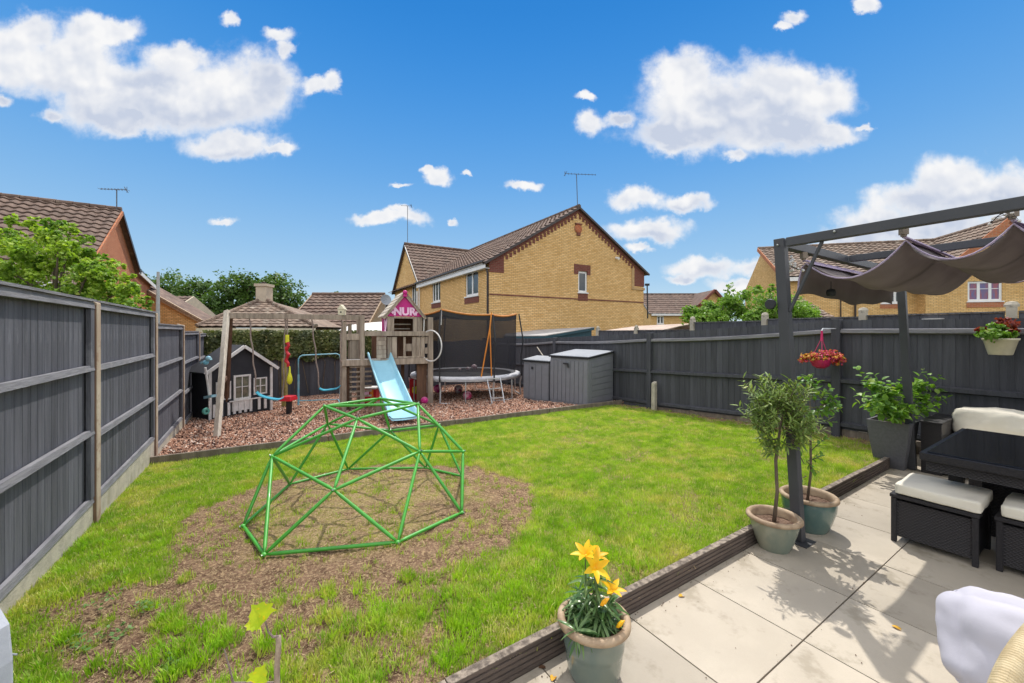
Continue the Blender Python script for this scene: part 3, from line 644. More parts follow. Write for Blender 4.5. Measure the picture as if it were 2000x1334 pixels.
for k in range(5):
    a_ = Vector((RX(RY[k]), RY[k], 0)) + ER * 0.056; b_ = Vector((RX(RY[k+1]), RY[k+1], 0)) - ER * 0.056
    L = (b_ - a_).length; nb = round(L / 0.112); w = L / nb; Mx = basis(a_, ER, -NR_, (0, 0, 1))
    for i in range(nb):
        t = (i + .5) / nb; zt = lerp(topz[k], topz[k+1], t) + rnd.uniform(-.004, .004) - 0.02 * math.sin(math.pi * t) * (k == 3); zb = lerp(rc_[k], rc_[k+1], t) - 0.07
        M = Mx @ Matrix.Translation((i * w, 0.022, zb)) @ Matrix.Rotation(R(2.2), 4, 'Z') @ Matrix.Diagonal((w / 0.1, 1, zt - zb, 1))
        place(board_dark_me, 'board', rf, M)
    for arr, nm, mt in ((ra, 'rail', 'fence_rail'), (rb_, 'rail', 'fence_dark'), (rc_, 'rail', 'fence_dark')):
        b = MB(); n = 8; sag = 0.03 if arr is ra else 0.01
        pts = [Vector((L * i / n, -0.012, lerp(arr[k], arr[k+1], i / n) - sag * math.sin(math.pi * i / n) * (k in (1, 2, 3)))) for i in range(n + 1)]
        for i in range(n):
            p0, p1 = pts[i], pts[i+1]
            c = []
            for p in (p0, p1): c += [(p.x, -0.045, p.z - .03), (p.x, 0.004, p.z - .045), (p.x, 0.004, p.z + .03), (p.x, -0.045, p.z + .018)]
            fs = [(0, 4, 7, 3), (3, 7, 6, 2), (2, 6, 5, 1), (1, 5, 4, 0)]
            if i == 0: fs.append((0, 3, 2, 1))
            if i == n - 1: fs.append((4, 5, 6, 7))
            b.add(c, fs)
        b.build(nm, M_[mt], rf, M=Mx)
    b = MB(); zz0, zz1 = rc_[k] - 0.075, rc_[k+1] - 0.075
    b.hexa([(0, 0, -.6), (L, 0, -.6), (L, .03, -.6), (0, .03, -.6), (0, 0, zz0 - .004), (L, 0, zz1 - .004), (L, .03, zz1 - .004), (0, .03, zz0 - .004)]); b.build('gravel_board', M_['old_timber'] if k < 2 else M_['fence_dark'], rf, M=Mx)
# concrete spur bolted to a post
sp = Vector((RX(8.62) - 0.10, 8.62 - 0.08, 0)); b = MB()
b.hexa([(-.05,-.045,-.4),(.05,-.045,-.4),(.05,.045,-.4),(-.05,.045,-.4),(-.045,-.04,.46),(.045,-.04,.46),(.045,.04,.50),(-.045,.04,.50)])
o = b.build('concrete_spur', M_['concrete'], None, M=basis(sp, ER, -NR_, (0, 0, 1)), bevel=0.012)
tag(o, 'short pale concrete repair spur standing against a dark fence post', 'post')

# ------------------------------------------------------------------ back fence with ivy
DB = Vector((0.857, 0.515, 0)).normalized(); NB = Vector((DB.y, -DB.x, 0))
bf0 = Vector((-8.42, 10.95, 0)); bf = thing('back_fence', 'dark boarded fence across the far end of the garden behind the play equipment', 'fence', bf0)
Mx = basis(bf0, DB, -NB, (0, 0, 1)); LB = 9.6; nb = 80; bs = []
for i in range(nb):
    M = Mx @ Matrix.Translation((i * LB / nb, 0.0, -.5)) @ Matrix.Rotation(R(2.2), 4, 'Z') @ Matrix.Diagonal((LB / nb / 0.1, 1, 1.72 + .03 * math.sin(i * .4), 1))
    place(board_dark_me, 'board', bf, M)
for s_ in (0.0, 3.2, 6.4, 9.55):
    b = MB(); b.box(s_ - .05, s_ + .05, .01, .12, -.6, 1.35); b.build('fence_post', M_['fence_dark'], bf, M=Mx)

# ================================================================== buildings beyond the fences
class PL:
    """vertical wall plane through O along d (unit, horizontal); pixel -> (s, z) on it"""
    def __init__(s, O, d): s.O = Vector((O[0], O[1], 0)); s.d = Vector((d[0], d[1], 0)).normalized(); s.n = Vector((s.d.y, -s.d.x, 0))
    def s(s_, px):
        u = (px - CX) / FPX; return (u * s_.O.y - s_.O.x) / (s_.d.x - u * s_.d.y)
    def sz(s_, px, py):
        s = s_.s(px); Y = s_.O.y + s_.d.y * s; return s, EYE - (py - HY) / FPX * Y
    def M(s_, off=0.0): return basis(s_.O + s_.n * off, s_.d, -s_.n, (0, 0, 1))    # local x along, y into the building, z up
    def pt(s_, s, z, out=0.0): return s_.O + s_.d * s + s_.n * out + Vector((0, 0, z))

def wall(pl, name, parent, top, z0, mat, holes=(), thick=0.12):
    """top: list of (s, z) along the top of the wall; holes: (s0, s1, z0, z1)"""
    def T(s):
        for (a, b) in zip(top[:-1], top[1:]):
            if a[0] - 1e-6 <= s <= b[0] + 1e-6: return a[1] + (b[1] - a[1]) * (s - a[0]) / max(1e-6, b[0] - a[0])
        return top[-1][1]
    br = sorted(set([round(a[0], 4) for a in top] + [round(x, 4) for h in holes for x in h[:2]]))
    b = MB()
    for s0, s1 in zip(br[:-1], br[1:]):
        if s1 - s0 < 1e-4: continue
        hs_ = sorted([h for h in holes if h[0] <= s0 + 1e-3 and h[1] >= s1 - 1e-3], key=lambda h: h[2])
        lo = z0
        for h in hs_:
            b.add([(s0, 0, lo), (s1, 0, lo), (s1, 0, h[2]), (s0, 0, h[2])], [(0, 1, 2, 3)]); lo = h[3]
        b.add([(s0, 0, lo), (s1, 0, lo), (s1, 0, T(s1)), (s0, 0, T(s0))], [(0, 1, 2, 3)])
    for (a, c, e, f) in holes:
        t_ = thick
        b.add([(a, 0, e), (c, 0, e), (c, t_, e), (a, t_, e)], [(0, 1, 2, 3)][::-1]); b.add([(a, 0, f), (c, 0, f), (c, t_, f), (a, t_, f)], [(0, 3, 2, 1)])
        b.add([(a, 0, e), (a, 0, f), (a, t_, f), (a, t_, e)], [(0, 1, 2, 3)]); b.add([(c, 0, e), (c, 0, f), (c, t_, f), (c, t_, e)], [(3, 2, 1, 0)])
    b.add([(a[0], 0.24, a[1]) for a in top] + [(top[-1][0], .24, z0), (top[0][0], .24, z0)], [tuple(range(len(top) + 2))])
    return b.build(name, mat, parent, M=pl.M())

def window(pl, parent, h, cols=2, rows=1, mat='glass_dark', sill=None, bar=0.055):
    s0, s1, z0, z1 = h; b = MB(); y0, y1 = 0.045, 0.10
    b.box(s0, s1, y0, y1, z0, z0 + bar); b.box(s0, s1, y0, y1, z1 - bar, z1); b.box(s0, s0 + bar, y0, y1, z0 + bar, z1 - bar); b.box(s1 - bar, s1, y0, y1, z0 + bar, z1 - bar)
    for i in range(1, cols):
        x = s0 + (s1 - s0) * i / cols; b.box(x - bar * .6, x + bar * .6, y0 + .004, y1 - .004, z0 + bar, z1 - bar)
    for j in range(1, rows):
        z = z0 + (z1 - z0) * (0.62 if rows == 2 else j / rows)
        for i in range(cols):
            xa = s0 + (s1 - s0) * i / cols + (bar * .6 if i else bar); xb = s0 + (s1 - s0) * (i + 1) / cols - (bar * .6 if i < cols - 1 else bar)
            b.box(xa, xb, y0 + .01, y1 - .01, z - .015, z + .015)
    w = b.build('window', M_['white_upvc'], parent, M=pl.M())
    for i in range(cols):
        g = MB(); xa = s0 + (s1 - s0) * i / cols + .02; xb = s0 + (s1 - s0) * (i + 1) / cols - .02
        g.box(xa, xb, .07, .08, z0 + .02, z1 - .02); g.build('pane', M_[mat], w, M=pl.M())
    if sill:
        b = MB(); b.box(s0 - .05, s1 + .05, -.05, .044, z0 - .055, z0 - .002); b.build('sill', M_['white_upvc'], w, M=pl.M())
    return w

def block(pl, parent, name, s0, s1, z0, z1, mat, out=0.012, depth=0.05):
    b = MB(); b.box(s0, s1, -out, depth, z0, z1); return b.build(name, M_[mat], parent, M=pl.M())

def tile_slope(name, parent, O, A, U, L, S, mat, tw=0.30, ex=0.30, amp=0.040, lip=0.045, rng=None, res=4, under=0.05):
    """profiled tile courses as real relief. O eave corner, A along the eave, U up the slope"""
    A = Vector(A).normalized(); U = Vector(U).normalized(); Nn = A.cross(U).normalized()
    if Nn.z < 0: Nn = -Nn
    b = MB(); nc = max(1, round(S / ex)); ex = S / nc; nt = max(1, round(L / tw)); tw = L / nt; NX = nt * res
    for j in range(nc):
        v0 = j * ex; v1 = (j + 1) * ex
        lo0, hi0 = (0, L) if rng is None else rng(v0); lo1, hi1 = (0, L) if rng is None else rng(v1)
        lo1 = min(lo1, hi1 - 1e-3); rows = []
        for (v, lft, lo, hi) in ((v0 - .015, lip - .02, lo0, hi0), (v0 - .015, lip, lo0, hi0), (v1, 0.0, lo1, hi1)):
            row = []
            for i in range(NX + 1):
                x = L * i / NX; x = min(max(x, lo), hi)
                ph = (x / tw) % 1.0; hgt = amp * (0.5 - 0.5 * math.cos(2 * math.pi * ph)) if not (v == v1 and lft == 0.0) else amp * (0.5 - 0.5 * math.cos(2 * math.pi * ph))
                jit = 0.006 * math.sin(i // res * 12.9 + j * 7.3)
                row.append(Vector(O) + A * x + U * v + Nn * (hgt + lft + jit))
            rows.append(row)
        vs = sum(rows, []); n = NX + 1; fs = []
        for r in range(2):
            for i in range(NX): fs.append((r*n+i, r*n+i+1, (r+1)*n+i+1, (r+1)*n+i))
        b.add(vs, fs)
    # underside
    lo0, hi0 = (0, L) if rng is None else rng(0); lo1, hi1 = (0, L) if rng is None else rng(S)
    q = [Vector(O) + A * lo0, Vector(O) + A * hi0, Vector(O) + A * hi1 + U * S, Vector(O) + A * lo1 + U * S]
    b.add([p - Nn * under for p in q], [(0, 1, 2, 3)])
    o = b.build(name, M_[mat], parent); o['kind'] = 'stuff'; return o

def ridge(parent, a, b_, mat='roof_tile', r=0.11, n=None):
    a = Vector(a); b_ = Vector(b_); d = b_ - a; L = d.length; n = n or max(2, int(L / 0.45)); b = MB()
    for i in range(n): b.tube([a + d * (i / n), a + d * ((i + .97) / n)], [r, r * .93], 8)
    return b.build('ridge_tiles', M_[mat], parent)

def aerial(loc_top, base, label, dirv, length, n=9, flip=False):
    o = thing('tv_aerial', label, 'tv aerial', base); b = MB(); b.tube([base, loc_top], 0.019, 6); b.build('mast', M_['aerial'], o)
    d = Vector(dirv).normalized(); c = Vector(loc_top); b = MB(); a0 = c - d * length * .62; a1 = c + d * length * .38
    b.tube([a0, a1], 0.012, 6); sd_ = d.cross(Vector((0, 0, 1)))
    for i in range(n):
        p = a0.lerp(a1, i / (n - 1)); l = 0.10 + 0.05 * i / n
        b.tube([p - sd_ * l, p + sd_ * l], 0.008, 4)
        if i == n - 1: b.tube([p - Vector((0, 0, .12)), p + Vector((0, 0, .12))], 0.012, 4); b.tube([p - Vector((0, 0, .12)) + d * .05, p + Vector((0, 0, .12)) - d * .1], 0.012, 4)
    b.build('antenna', M_['aerial'], o); return o


# ------------------------------------------------------------------ yellow brick house with the big gable
hs_ = thing('brick_house', 'large yellow brick house with a tall plain gable and brown tiled roof behind the trampoline', 'house', (-1, 17.4, -0.5))
GP = PL((-0.995, 17.4), (0.857, 0.515)); ZB = -0.55
W_ = GP.s(1257); sA, zA = GP.sz(1128, 408); e1z = 4.62; e2z = 4.85
win = (GP.sz(1129.5, 572)[0], GP.sz(1147, 572)[0], GP.sz(1138, 571)[1], GP.sz(1138, 530)[1])
wall(GP, 'gable_wall', hs_, [(0, e1z), (sA, zA), (W_, e2z)], ZB, M_['yellow_brick'], [win])
window(GP, hs_, win, 1, 1, sill=True, bar=0.09)
a, z1 = GP.sz(1121, 515); c, z2 = GP.sz(1153, 538); block(GP, hs_, 'brick_header', a, win[0] + .0, z2, z1 - .0, 'dark_red_brick', .02); block(GP, hs_, 'brick_header', win[1], c, z2, z1, 'dark_red_brick', .02)
block(GP, hs_, 'brick_header', win[0] + .002, win[1] - .002, win[3] + .002, z1, 'dark_red_brick', .018)
block(GP, hs_, 'brick_sill', win[0] - .02, win[1] + .02, win[2] - .42, win[2] - .06, 'dark_red_brick', .02)
s_, z_ = GP.sz(960, 575); _, z3 = GP.sz(1250, 590); block(GP, hs_, 'string_course', .02, W_, (z_ + z3) / 2 - .04, (z_ + z3) / 2 + .02, 'dark_red_brick', .025)
# kneelers
def gz_(s): return e1z + (zA - e1z) * s / sA if s < sA else zA + (e2z - zA) * (s - sA) / (W_ - sA)
for (x0, x1, zb) in ((0.0, GP.s(984), GP.sz(970, 532)[1]), (W_ - .75, W_ + .03, GP.sz(1255, 560)[1])):
    b = MB(); pts = [(x0, -.02, zb), (x1, -.02, zb), (x1, -.02, gz_(min(x1, W_)) - .05), (x0, -.02, gz_(x0) - .05)]
    b.poly_prism(pts, (0, .05, 0)); b.build('brick_kneeler', M_['dark_red_brick'], hs_, M=GP.M())
b = MB(); b.box(W_ - .95, W_ - .77, -.04, .02, GP.sz(1250, 562)[1], 5.0); b.box(W_ - .95, W_ + .05, -.05, .02, GP.sz(1250, 565)[1] - .05, GP.sz(1250, 562)[1]); b.build('kneeler_trim', mk('trim_pale', (.5, .33, .16), rough=.9), hs_, M=GP.M())
# stepped dentils and the verge band
db = MB(); vb = MB()
for (sa, za, sb_, zb) in ((0, e1z, sA, zA), (W_, e2z, sA, zA)):
    L = math.hypot(sb_ - sa, zb - za); n = int(L / 0.24); ux, uz = (sb_ - sa) / L, (zb - za) / L; sg = 1 if sb_ > sa else -1
    for i in range(4, n):
        s0 = sa + ux * L * i / n; z0 = za + uz * L * i / n - .20
        db.box(min(s0, s0 + sg * .13), max(s0, s0 + sg * .13), -.025, .02, z0 - .16 - .0, z0 + .02)
    pts = [(sa, -.035, za - .18), (sb_, -.035, zb - .22), (sb_, -.035, zb + .0), (sa, -.035, za + .0)]
    if sg < 0: pts = pts[::-1]
    vb.poly_prism(pts, (0, .05, 0))
kind(db.build('dentil_course', M_['dark_red_brick'], hs_, M=GP.M()), 'stuff'); vb.build('verge_band', M_['dark_red_brick'], hs_, M=GP.M())
s_, z_ = GP.sz(1129, 447); b = MB(); b.lathe([(.001, -.06), (.16, -.055), (.22, -.03), (.24, 0), (.24, .06)], n=20); 
b.build('terracotta_rosette', M_['red_brick'], hs_, M=basis(GP.pt(s_, z_, 0.02), GP.d, (0, 0, 1), -GP.n)); b = MB()
b.box(s_ - .2, s_ + .2, -.09, .02, z_ + .2, z_ + .26); b.box(s_ - .1, s_ + .1, -.08, .02, z_ - .34, z_ - .2); b.build('rosette_corbel', M_['dark_red_brick'], hs_, M=GP.M())
s_, z_ = GP.sz(1203, 505); b = MB(); b.tube([(s_, -.22, z_ - .03), (s_, 0, z_ + .03)], .07, 10); b.build('security_light', M_['white_upvc'], hs_, M=GP.M())
# side wall running away from the gable
E1 = Vector((-0.515, 0.857, 0)).normalized()
SP = PL((-0.995, 17.4), (E1.x, E1.y)); SP.n = Vector((-E1.y, E1.x, 0)); SP.n = Vector((-0.857, -0.515, 0)).normalized()
sE = SP.s(812); 
def holes_on(pl, lst):
    out = []
    for (xa, xb, yt, yb) in lst:
        s0, s1 = sorted((pl.s(xa), pl.s(xb))); mid = (xa + xb) / 2; out.append((s0, s1, pl.sz(mid, yb)[1], pl.sz(mid, yt)[1]))
    return out
class PLr(PL): pass
def M_side(off=0.0): return basis(SP.O + SP.n * off, SP.d, -SP.n, (0, 0, 1))
SP.M = M_side
hl = holes_on(SP, [(909, 934, 527, 578), (844, 860, 549, 590)])
Ls = 9.35
wall(SP, 'side_wall', hs_, [(0, e1z), (Ls, e1z)], ZB, M_['yellow_brick'], hl)
for h, cn in zip(hl, (2, 3)):
    window(SP, hs_, h, cn, 1, sill=True, bar=0.10)
    block(SP, hs_, 'brick_sill', h[0] - .08, h[1] + .08, h[2] - .34, h[2] - .06, 'dark_red_brick', .02)
# rear wing gable flush with the side wall
WT = [(Ls + .003, e1z), (Ls + 2.95, 7.55), (Ls + 5.9, e1z)]
wh = holes_on(SP, [(804, 813, 556, 598)])
wall(SP, 'wing_gable_wall', hs_, WT, ZB, M_['yellow_brick'], wh)
for h in wh: window(SP, hs_, h, 2, 1, sill=True, bar=.1)
# roofs
E2 = Vector((0.857, 0.515, 0)).normalized(); OV = 0.22
def slope_from(parent, p_eave, p_ridge, along, L, mat, **k):
    U = (Vector(p_ridge) - Vector(p_eave)); return tile_slope('roof', parent, p_eave, along, U, L, U.length, mat, **k)
up1 = (zA - e1z) / sA
eaveO = GP.pt(-.28, e1z - .28 * up1 + .05, 0.14); ridO = GP.pt(sA, zA + .05, 0.14)
slope_from(hs_, eaveO, ridO, E1, 16.2, 'roof_tile', tw=.33, ex=.33)
up2 = (zA - e2z) / (W_ - sA); eaveR = GP.pt(W_ + .28, e2z - .28 * up2 + .05, 0.14)
slope_from(hs_, eaveR, ridO, E1, 16.2, 'roof_tile', tw=.5, ex=.5, res=2)
ridge(hs_, ridO + Vector((0, 0, .05)), ridO + E1 * 16.2 + Vector((0, 0, .05)))
for (pa, pb) in ((eaveO, ridO), (eaveR, ridO)):     # verge undercloak
    b = MB(); b.bar(Vector(pa) + Vector((0, 0, -.03)) + GP.n * .02, Vector(pb) + Vector((0, 0, -.03)) + GP.n * .02, .05, .10); b.build('verge', M_['dark_plastic'], hs_)
b = MB(); fo = SP.pt(0.1, e1z - .26, .20); 
for (n_, w, h, mt, dz, out) in (('fascia', .03, .30, 'white_upvc', -.08, .22), ('gutter', .11, .08, 'dark_plastic', .06, .30)):
    b = MB(); b.bar(SP.pt(-.06, e1z - .1 + dz, out), SP.pt(Ls, e1z - .1 + dz, out), w, h); b.build(n_, M_[mt], hs_)
b = MB(); b.box(-.05, Ls, -.21, 0, e1z - .34, e1z - .32); b.build('soffit', M_['white_upvc'], hs_, M=SP.M())
b = MB(); b.tube([SP.pt(.0, e1z - .05, .30), SP.pt(.05, e1z - .3, .1), SP.pt(.06, e1z - .55, .06) + GP.n * .05, SP.pt(.06, ZB, .06) + GP.n * .05], .045, 8); b.build('downpipe', M_['dark_plastic'], hs_)
b = MB(); b.tube([SP.pt(Ls - .2, e1z - .1, .1), SP.pt(Ls - .2, ZB, .1)], .04, 8); b.tube([SP.pt(Ls + .2, e1z - .5, .1), SP.pt(Ls + .2, ZB, .1)], .06, 8); b.build('downpipe', M_['white_upvc'], hs_)
# wing roof: ridge along E2
wr0 = SP.pt(Ls + 2.95, 7.6, .14); we0 = SP.pt(Ls - .25, e1z - .2, .14); we1 = SP.pt(Ls + 6.15, e1z - .2, .14)
slope_from(hs_, we0, wr0, E2, 5.2, 'roof_tile', tw=.33, ex=.33); slope_from(hs_, we1, wr0, E2, 5.2, 'roof_tile', tw=.5, ex=.5, res=2)
ridge(hs_, wr0 + Vector((0, 0, .05)), wr0 + E2 * 5.0 + Vector((0, 0, .05)))
for pa in (we0, we1):
    b = MB(); b.bar(Vector(pa) + SP.n * .02 - Vector((0, 0, .03)), wr0 + SP.n * .02 - Vector((0, 0, .03)), .05, .12); b.build('verge', M_['dark_plastic'], hs_)
# wing back to the main body and far end walls so the shell is closed
b = MB(); P_ = [GP.pt(W_, ZB, 0), GP.pt(W_, ZB, 0) + E1 * 15.2]; b.add([P_[0], P_[1], P_[1] + Vector((0, 0, e2z - ZB)), P_[0] + Vector((0, 0, e2z - ZB))], [(0, 1, 2, 3)]); b.build('rear_wall', M_['yellow_brick'], hs_)
at_top = at(1126, 340, 19.8); aerial(at_top, at(1128, 404, 19.8), 'tv aerial pointing left above the apex of the big brick gable', (-1, 0.25, 0.14), 1.5, 10)
p0 = at(796, 478, 28); o_ = aerial(at(796, 402, 28), p0, 'thin bare tv aerial mast above the rear wing of the brick house', (1, 0.1, 0.0), 0.7, 3)

# ------------------------------------------------------------------ red brick house at the left, tiles near enough to be told apart
lh = thing('brick_house', 'red brick house with a brown pantiled roof behind the leafy tree on the left', 'house', (-15, 13, -0.5))
AX = Vector((-16.2, 16.5, 0)); fr = E1 * -1.0
LP = PL((AX.x + .53 * 4.6, AX.y - .85 * 4.6), (-0.53, 0.85))   # gable wall from the near eave backwards, seen from the right
LP.n = Vector((0.85, 0.53, 0)).normalized(); LP.M = lambda: basis(LP.O, LP.d, -LP.n, (0, 0, 1))
zr = 6.45; ze = 3.15; zf = 4.55
wall(LP, 'gable_wall', lh, [(0, ze), (4.6, zr), (7.3, zf), (10.6, 4.2)], -.5, M_['red_brick'])
FPn = PL((LP.O.x, LP.O.y), (-0.85, -0.53)); FPn.n = Vector((0.53, -0.85, 0)).normalized(); FPn.M = lambda: basis(FPn.O, FPn.d, -FPn.n, (0, 0, 1))
fh = [(1.0, 3.4, 1.5, 2.85), (4.2, 5.6, 1.5, 2.85)]
wall(FPn, 'front_wall', lh, [(0, ze), (10, ze)], -.5, M_['red_brick'], fh)
for h in fh: window(FPn, lh, h, 3, 1, sill=True, bar=.07)
dE2 = Vector((-0.85, -0.53, 0)).normalized()
pe = LP.pt(-.25, ze - .2, .16); prr = LP.pt(4.6, zr + .06, .16); U = (prr - pe); S = U.length; U.normalize(); Nn = U.cross(dE2).normalized()
if Nn.z < 0: Nn = -Nn
TW, EX = 0.30, 0.345
tb = MB(); n = 6; vs = []
for (v, l) in ((-0.02, 0.006), (-0.02, 0.055), (EX, 0.006)):
    for i in range(n + 1):
        x = TW * i / n; vs.append((x, v, l + 0.050 * (0.5 - 0.5 * math.cos(2 * math.pi * i / n))))
fs = [(r*(n+1)+i, r*(n+1)+i+1, (r+1)*(n+1)+i+1, (r+1)*(n+1)+i) for r in range(2) for i in range(n)]
tb.add(vs, fs); tile_me = tb.mesh('roof_tile', M_['roof_tile'])
nc = int(S / EX); cnt = 0
Mr = basis(pe, dE2, U, Nn)
far = MB()
for j in range(nc, -1, -1):
    for i in range(0, 34):
        cx = i * TW; v = j * EX
        wp = pe + dE2 * (cx + .15) + U * (v + .17); px = CX + FPX * wp.x / wp.y; py = HY - FPX * (wp.z - EYE) / wp.y
        vis = px > -25 and py < 545 and not (px < 240 and py > 470 and px > 20 and False)
        M = Mr @ Matrix.Translation((cx + rnd.uniform(-.004, .004), v, rnd.uniform(0, .006)))
        if vis and cnt < 298: place(tile_me, 'roof_tile', lh, M); cnt += 1
        elif wp.y > 1: far.add([M @ Vector(q) for q in vs], fs)
if far.v: kind(far.build('roof_tiles_beyond', M_['roof_tile'], lh), 'stuff')
b = MB(); b.add([pe - Nn * .01, pe + dE2 * 10.2 - Nn * .01, pe + dE2 * 10.2 + U * S - Nn * .01, pe + U * S - Nn * .01], [(0, 1, 2, 3)]); b.build('roof_underlay', M_['dark_plastic'], lh)
pb2 = LP.pt(7.55, zf - .17, .16); slope_from(lh, pb2, prr, dE2, 10.2, 'roof_tile', tw=.5, ex=.5, res=2)
pb3 = LP.pt(10.9, 4.05, .16); slope_from(lh, pb3, LP.pt(7.3, zf + .05, .16), dE2, 6, 'roof_tile', tw=.33, ex=.33)
ridge(lh, prr + Vector((0, 0, .06)), prr + dE2 * 10.2 + Vector((0, 0, .06)))
for (pa, pb_) in ((pe, prr), (prr, pb2)):
    b = MB(); b.bar(Vector(pa) - Vector((0, 0, .06)) + LP.n * .03, Vector(pb_) - Vector((0, 0, .06)) + LP.n * .03, .05, .14); b.build('verge', M_['red_brick' if pa is pe else 'dark_plastic'], lh)
b = MB(); b.bar(FPn.pt(-.1, ze - .2, .28), FPn.pt(10, ze - .2, .28), .03, .22); b.build('fascia', M_['white_upvc'], lh)
b = MB(); b.bar(LP.pt(7.4, zf - .2, .18), LP.pt(10.9, 3.95, .18), .04, .18); b.build('fascia', M_['white_upvc'], lh)
aerial(at(228, 370, 16.4), at(228, 414, 16.4), 'tv aerial on the roof ridge of the red brick house at the left', (1, 0.1, 0.0), 1.0, 9)

# ------------------------------------------------------------------ generic small far houses
def gable_roof_house(label, a_px, b_px, ridge_y, eave_y, Y, wall_y, wallmat, roofmat='roof_tile', depth=5.0, wins=(), rot=0.0, left_gable=False, tw=.5, name='house'):
    """roof seen from its long side; a_px, b_px: left and right end of the ridge line"""
    a = at(a_px, ridge_y, Y + depth / 2); h = thing(name, label, 'house', (a.x, Y, -.5))
    bpt = at(b_px, ridge_y, Y + depth / 2); x0, x1 = a.x, bpt.x; zr = a.z; ze = at(0, eave_y, Y).z
    pl = PL((x0, Y), (1, 0)); hl = [(pl.s(xa), pl.s(xb), pl.sz(xa, yb)[1], pl.sz(xa, yt)[1]) for (xa, xb, yt, yb) in wins]
    L = x1 - x0
    wall(pl, 'front_wall', h, [(0, ze), (L, ze)], -.6, wallmat, hl)
    for w in hl: window(pl, h, w, 2, 2, sill=True, bar=.12)
    slope_from(h, (x0 - .2, Y - .25, ze - .05), (x0 - .2, Y + depth / 2, zr), (1, 0, 0), L + .4, roofmat, tw=tw, ex=tw * .9, res=2)
    slope_from(h, (x0 - .2, Y + depth + .25, ze - .05), (x0 - .2, Y + depth / 2, zr), (1, 0, 0), L + .4, roofmat, tw=1, ex=1, res=2)
    for x, nx in ((x0, -1), (x1, 1)):
        b = MB(); b.add([(x, Y, -.6), (x, Y + depth, -.6), (x, Y + depth, ze), (x, Y + depth / 2, zr - .06), (x, Y, ze)], [(0, 1, 2, 3, 4)]); b.build('end_wall', wallmat, h)
        b = MB(); b.bar((x + nx * .2, Y - .25, ze - .08), (x + nx * .2, Y + depth / 2, zr - .02), .06, .14); b.build('verge', M_['rim_clay'] if left_gable else M_['dark_plastic'], h)
    ridge(h, (x0 - .2, Y + depth / 2, zr + .04), (x1 + .2, Y + depth / 2, zr + .04), roofmat, r=.10)
    b = MB(); b.box(x0, x1, Y - .3, Y - .26, ze - .25, ze - .05); b.build('fascia', M_['white_upvc'], h)
    return h
h1 = gable_roof_house('long low terrace with brown roof and small white window right of the brick gable', 1250, 1385, 575, 612, 42, 632, M_['yellow_brick'], wins=[(1283, 1297, 617, 633)], depth=7)
# its little front gable
Yg = 41.2; xa = at(1352, 0, Yg).x; xm = at(1394, 0, Yg).x; xb = at(1410, 0, Yg).x; zt = at(0, 567, Yg).z; zb_ = at(0, 590, Yg).z
b = MB(); xl = at(1372, 0, Yg).x; xr = at(1412, 0, Yg).x
b.poly_prism([(xl, Yg, -.6), (xr, Yg, -.6), (xr, Yg, zb_), (xm, Yg, zt - .1), (xl, Yg, zb_)], (0, 5, 0)); b.build('front_gable', M_['yellow_brick'], h1)
b = MB(); b.bar((xl - .4, Yg - .2, zb_ - .3), (xm, Yg - .2, zt), .3, .22); b.bar((xr + .4, Yg - .2, zb_ - .3), (xm, Yg - .2, zt), .3, .22); b.build('verge', M_['dark_red_brick'], h1)
for sx_ in (xl - .4, xr + .4):
    b = MB(); q = [(sx_, Yg - .2, zb_ - .3), (xm, Yg - .2, zt + .05), (xm, Yg + 5.5, zt + .05), (sx_, Yg + 5.5, zb_ - .3)]; b.add(q, [(0, 1, 2, 3)]); b.build('roof', M_['roof_tile'], h1)
gable_roof_house('distant brown tiled roof between the bungalow and the climbing tower', 618, 745, 576, 640, 19, 655, M_['render_cream'], depth=5, tw=.33, left_gable=True)
gable_roof_house('small low roof just right of the bungalow roof, in front of the far trees', 588, 640, 602, 612, 34, 620, M_['render_cream'], depth=4)
gable_roof_house('far brown roof glimpsed behind the right slope of the bungalow roof', 545, 600, 605, 615, 36, 625, M_['render_cream'], depth=4)
# yellow house behind the red one: gable faces the garden
yh = thing('brick_house', 'low yellow brick house with a pale barge board beyond the left fence', 'house', (-18, 22, -.5))
YP = PL((at(262, 0, 21).x, 21), (1, 0.10)); s0, z0_ = YP.sz(262, 558); s1, z1_ = YP.sz(300, 574); s2, z2_ = YP.sz(388, 628)
wall(YP, 'gable_wall', yh, [(s0, z0_), (s1, z1_ - .1), (s2, z2_)], -.6, M_['yellow_brick'])
b = MB(); b.bar(YP.pt(s0, z0_ + .1, .1), YP.pt(s2 + .2, z2_, .1), .12, .2); b.build('barge_board', M_['rim_clay'], yh)
b = MB(); q = [YP.pt(s0, z0_ + .15, .2), YP.pt(s2 + .25, z2_ + .0, .2), YP.pt(s2 + .25, z2_, -1.6), YP.pt(s0, z0_ + .15, -1.6)]; b.add(q, [(0, 1, 2, 3)]); b.build('roof', M_['roof_tile'], yh)
rh = thing('tiled_house', 'house with a brown tiled roof and cream end wall behind the low yellow brick house', 'house', (-19, 26, -.5))
Yh = 26; a_ = at(318, 579, Yh); b1 = at(376, 579, Yh); ze_ = at(0, 606, Yh).z
slope_from(rh, (a_.x - 2, Yh - 3.2, ze_ - 1.0), (a_.x - 2, Yh, a_.z), (1, 0, 0), b1.x - a_.x + 2, 'roof_tile', tw=.33, ex=.33)
b = MB(); b.poly_prism([(b1.x, Yh - 3.0, ze_ - .9), (b1.x, Yh + 3, ze_ - .9), (b1.x, Yh, a_.z)], (.12, 0, 0)); b.build('end_wall', M_['render_cream'], rh)
b = MB(); b.box(a_.x - 2, b1.x + .1, Yh - 3, Yh + 3, -.6, ze_ - .95); b.build('wall', M_['render_cream'], rh)
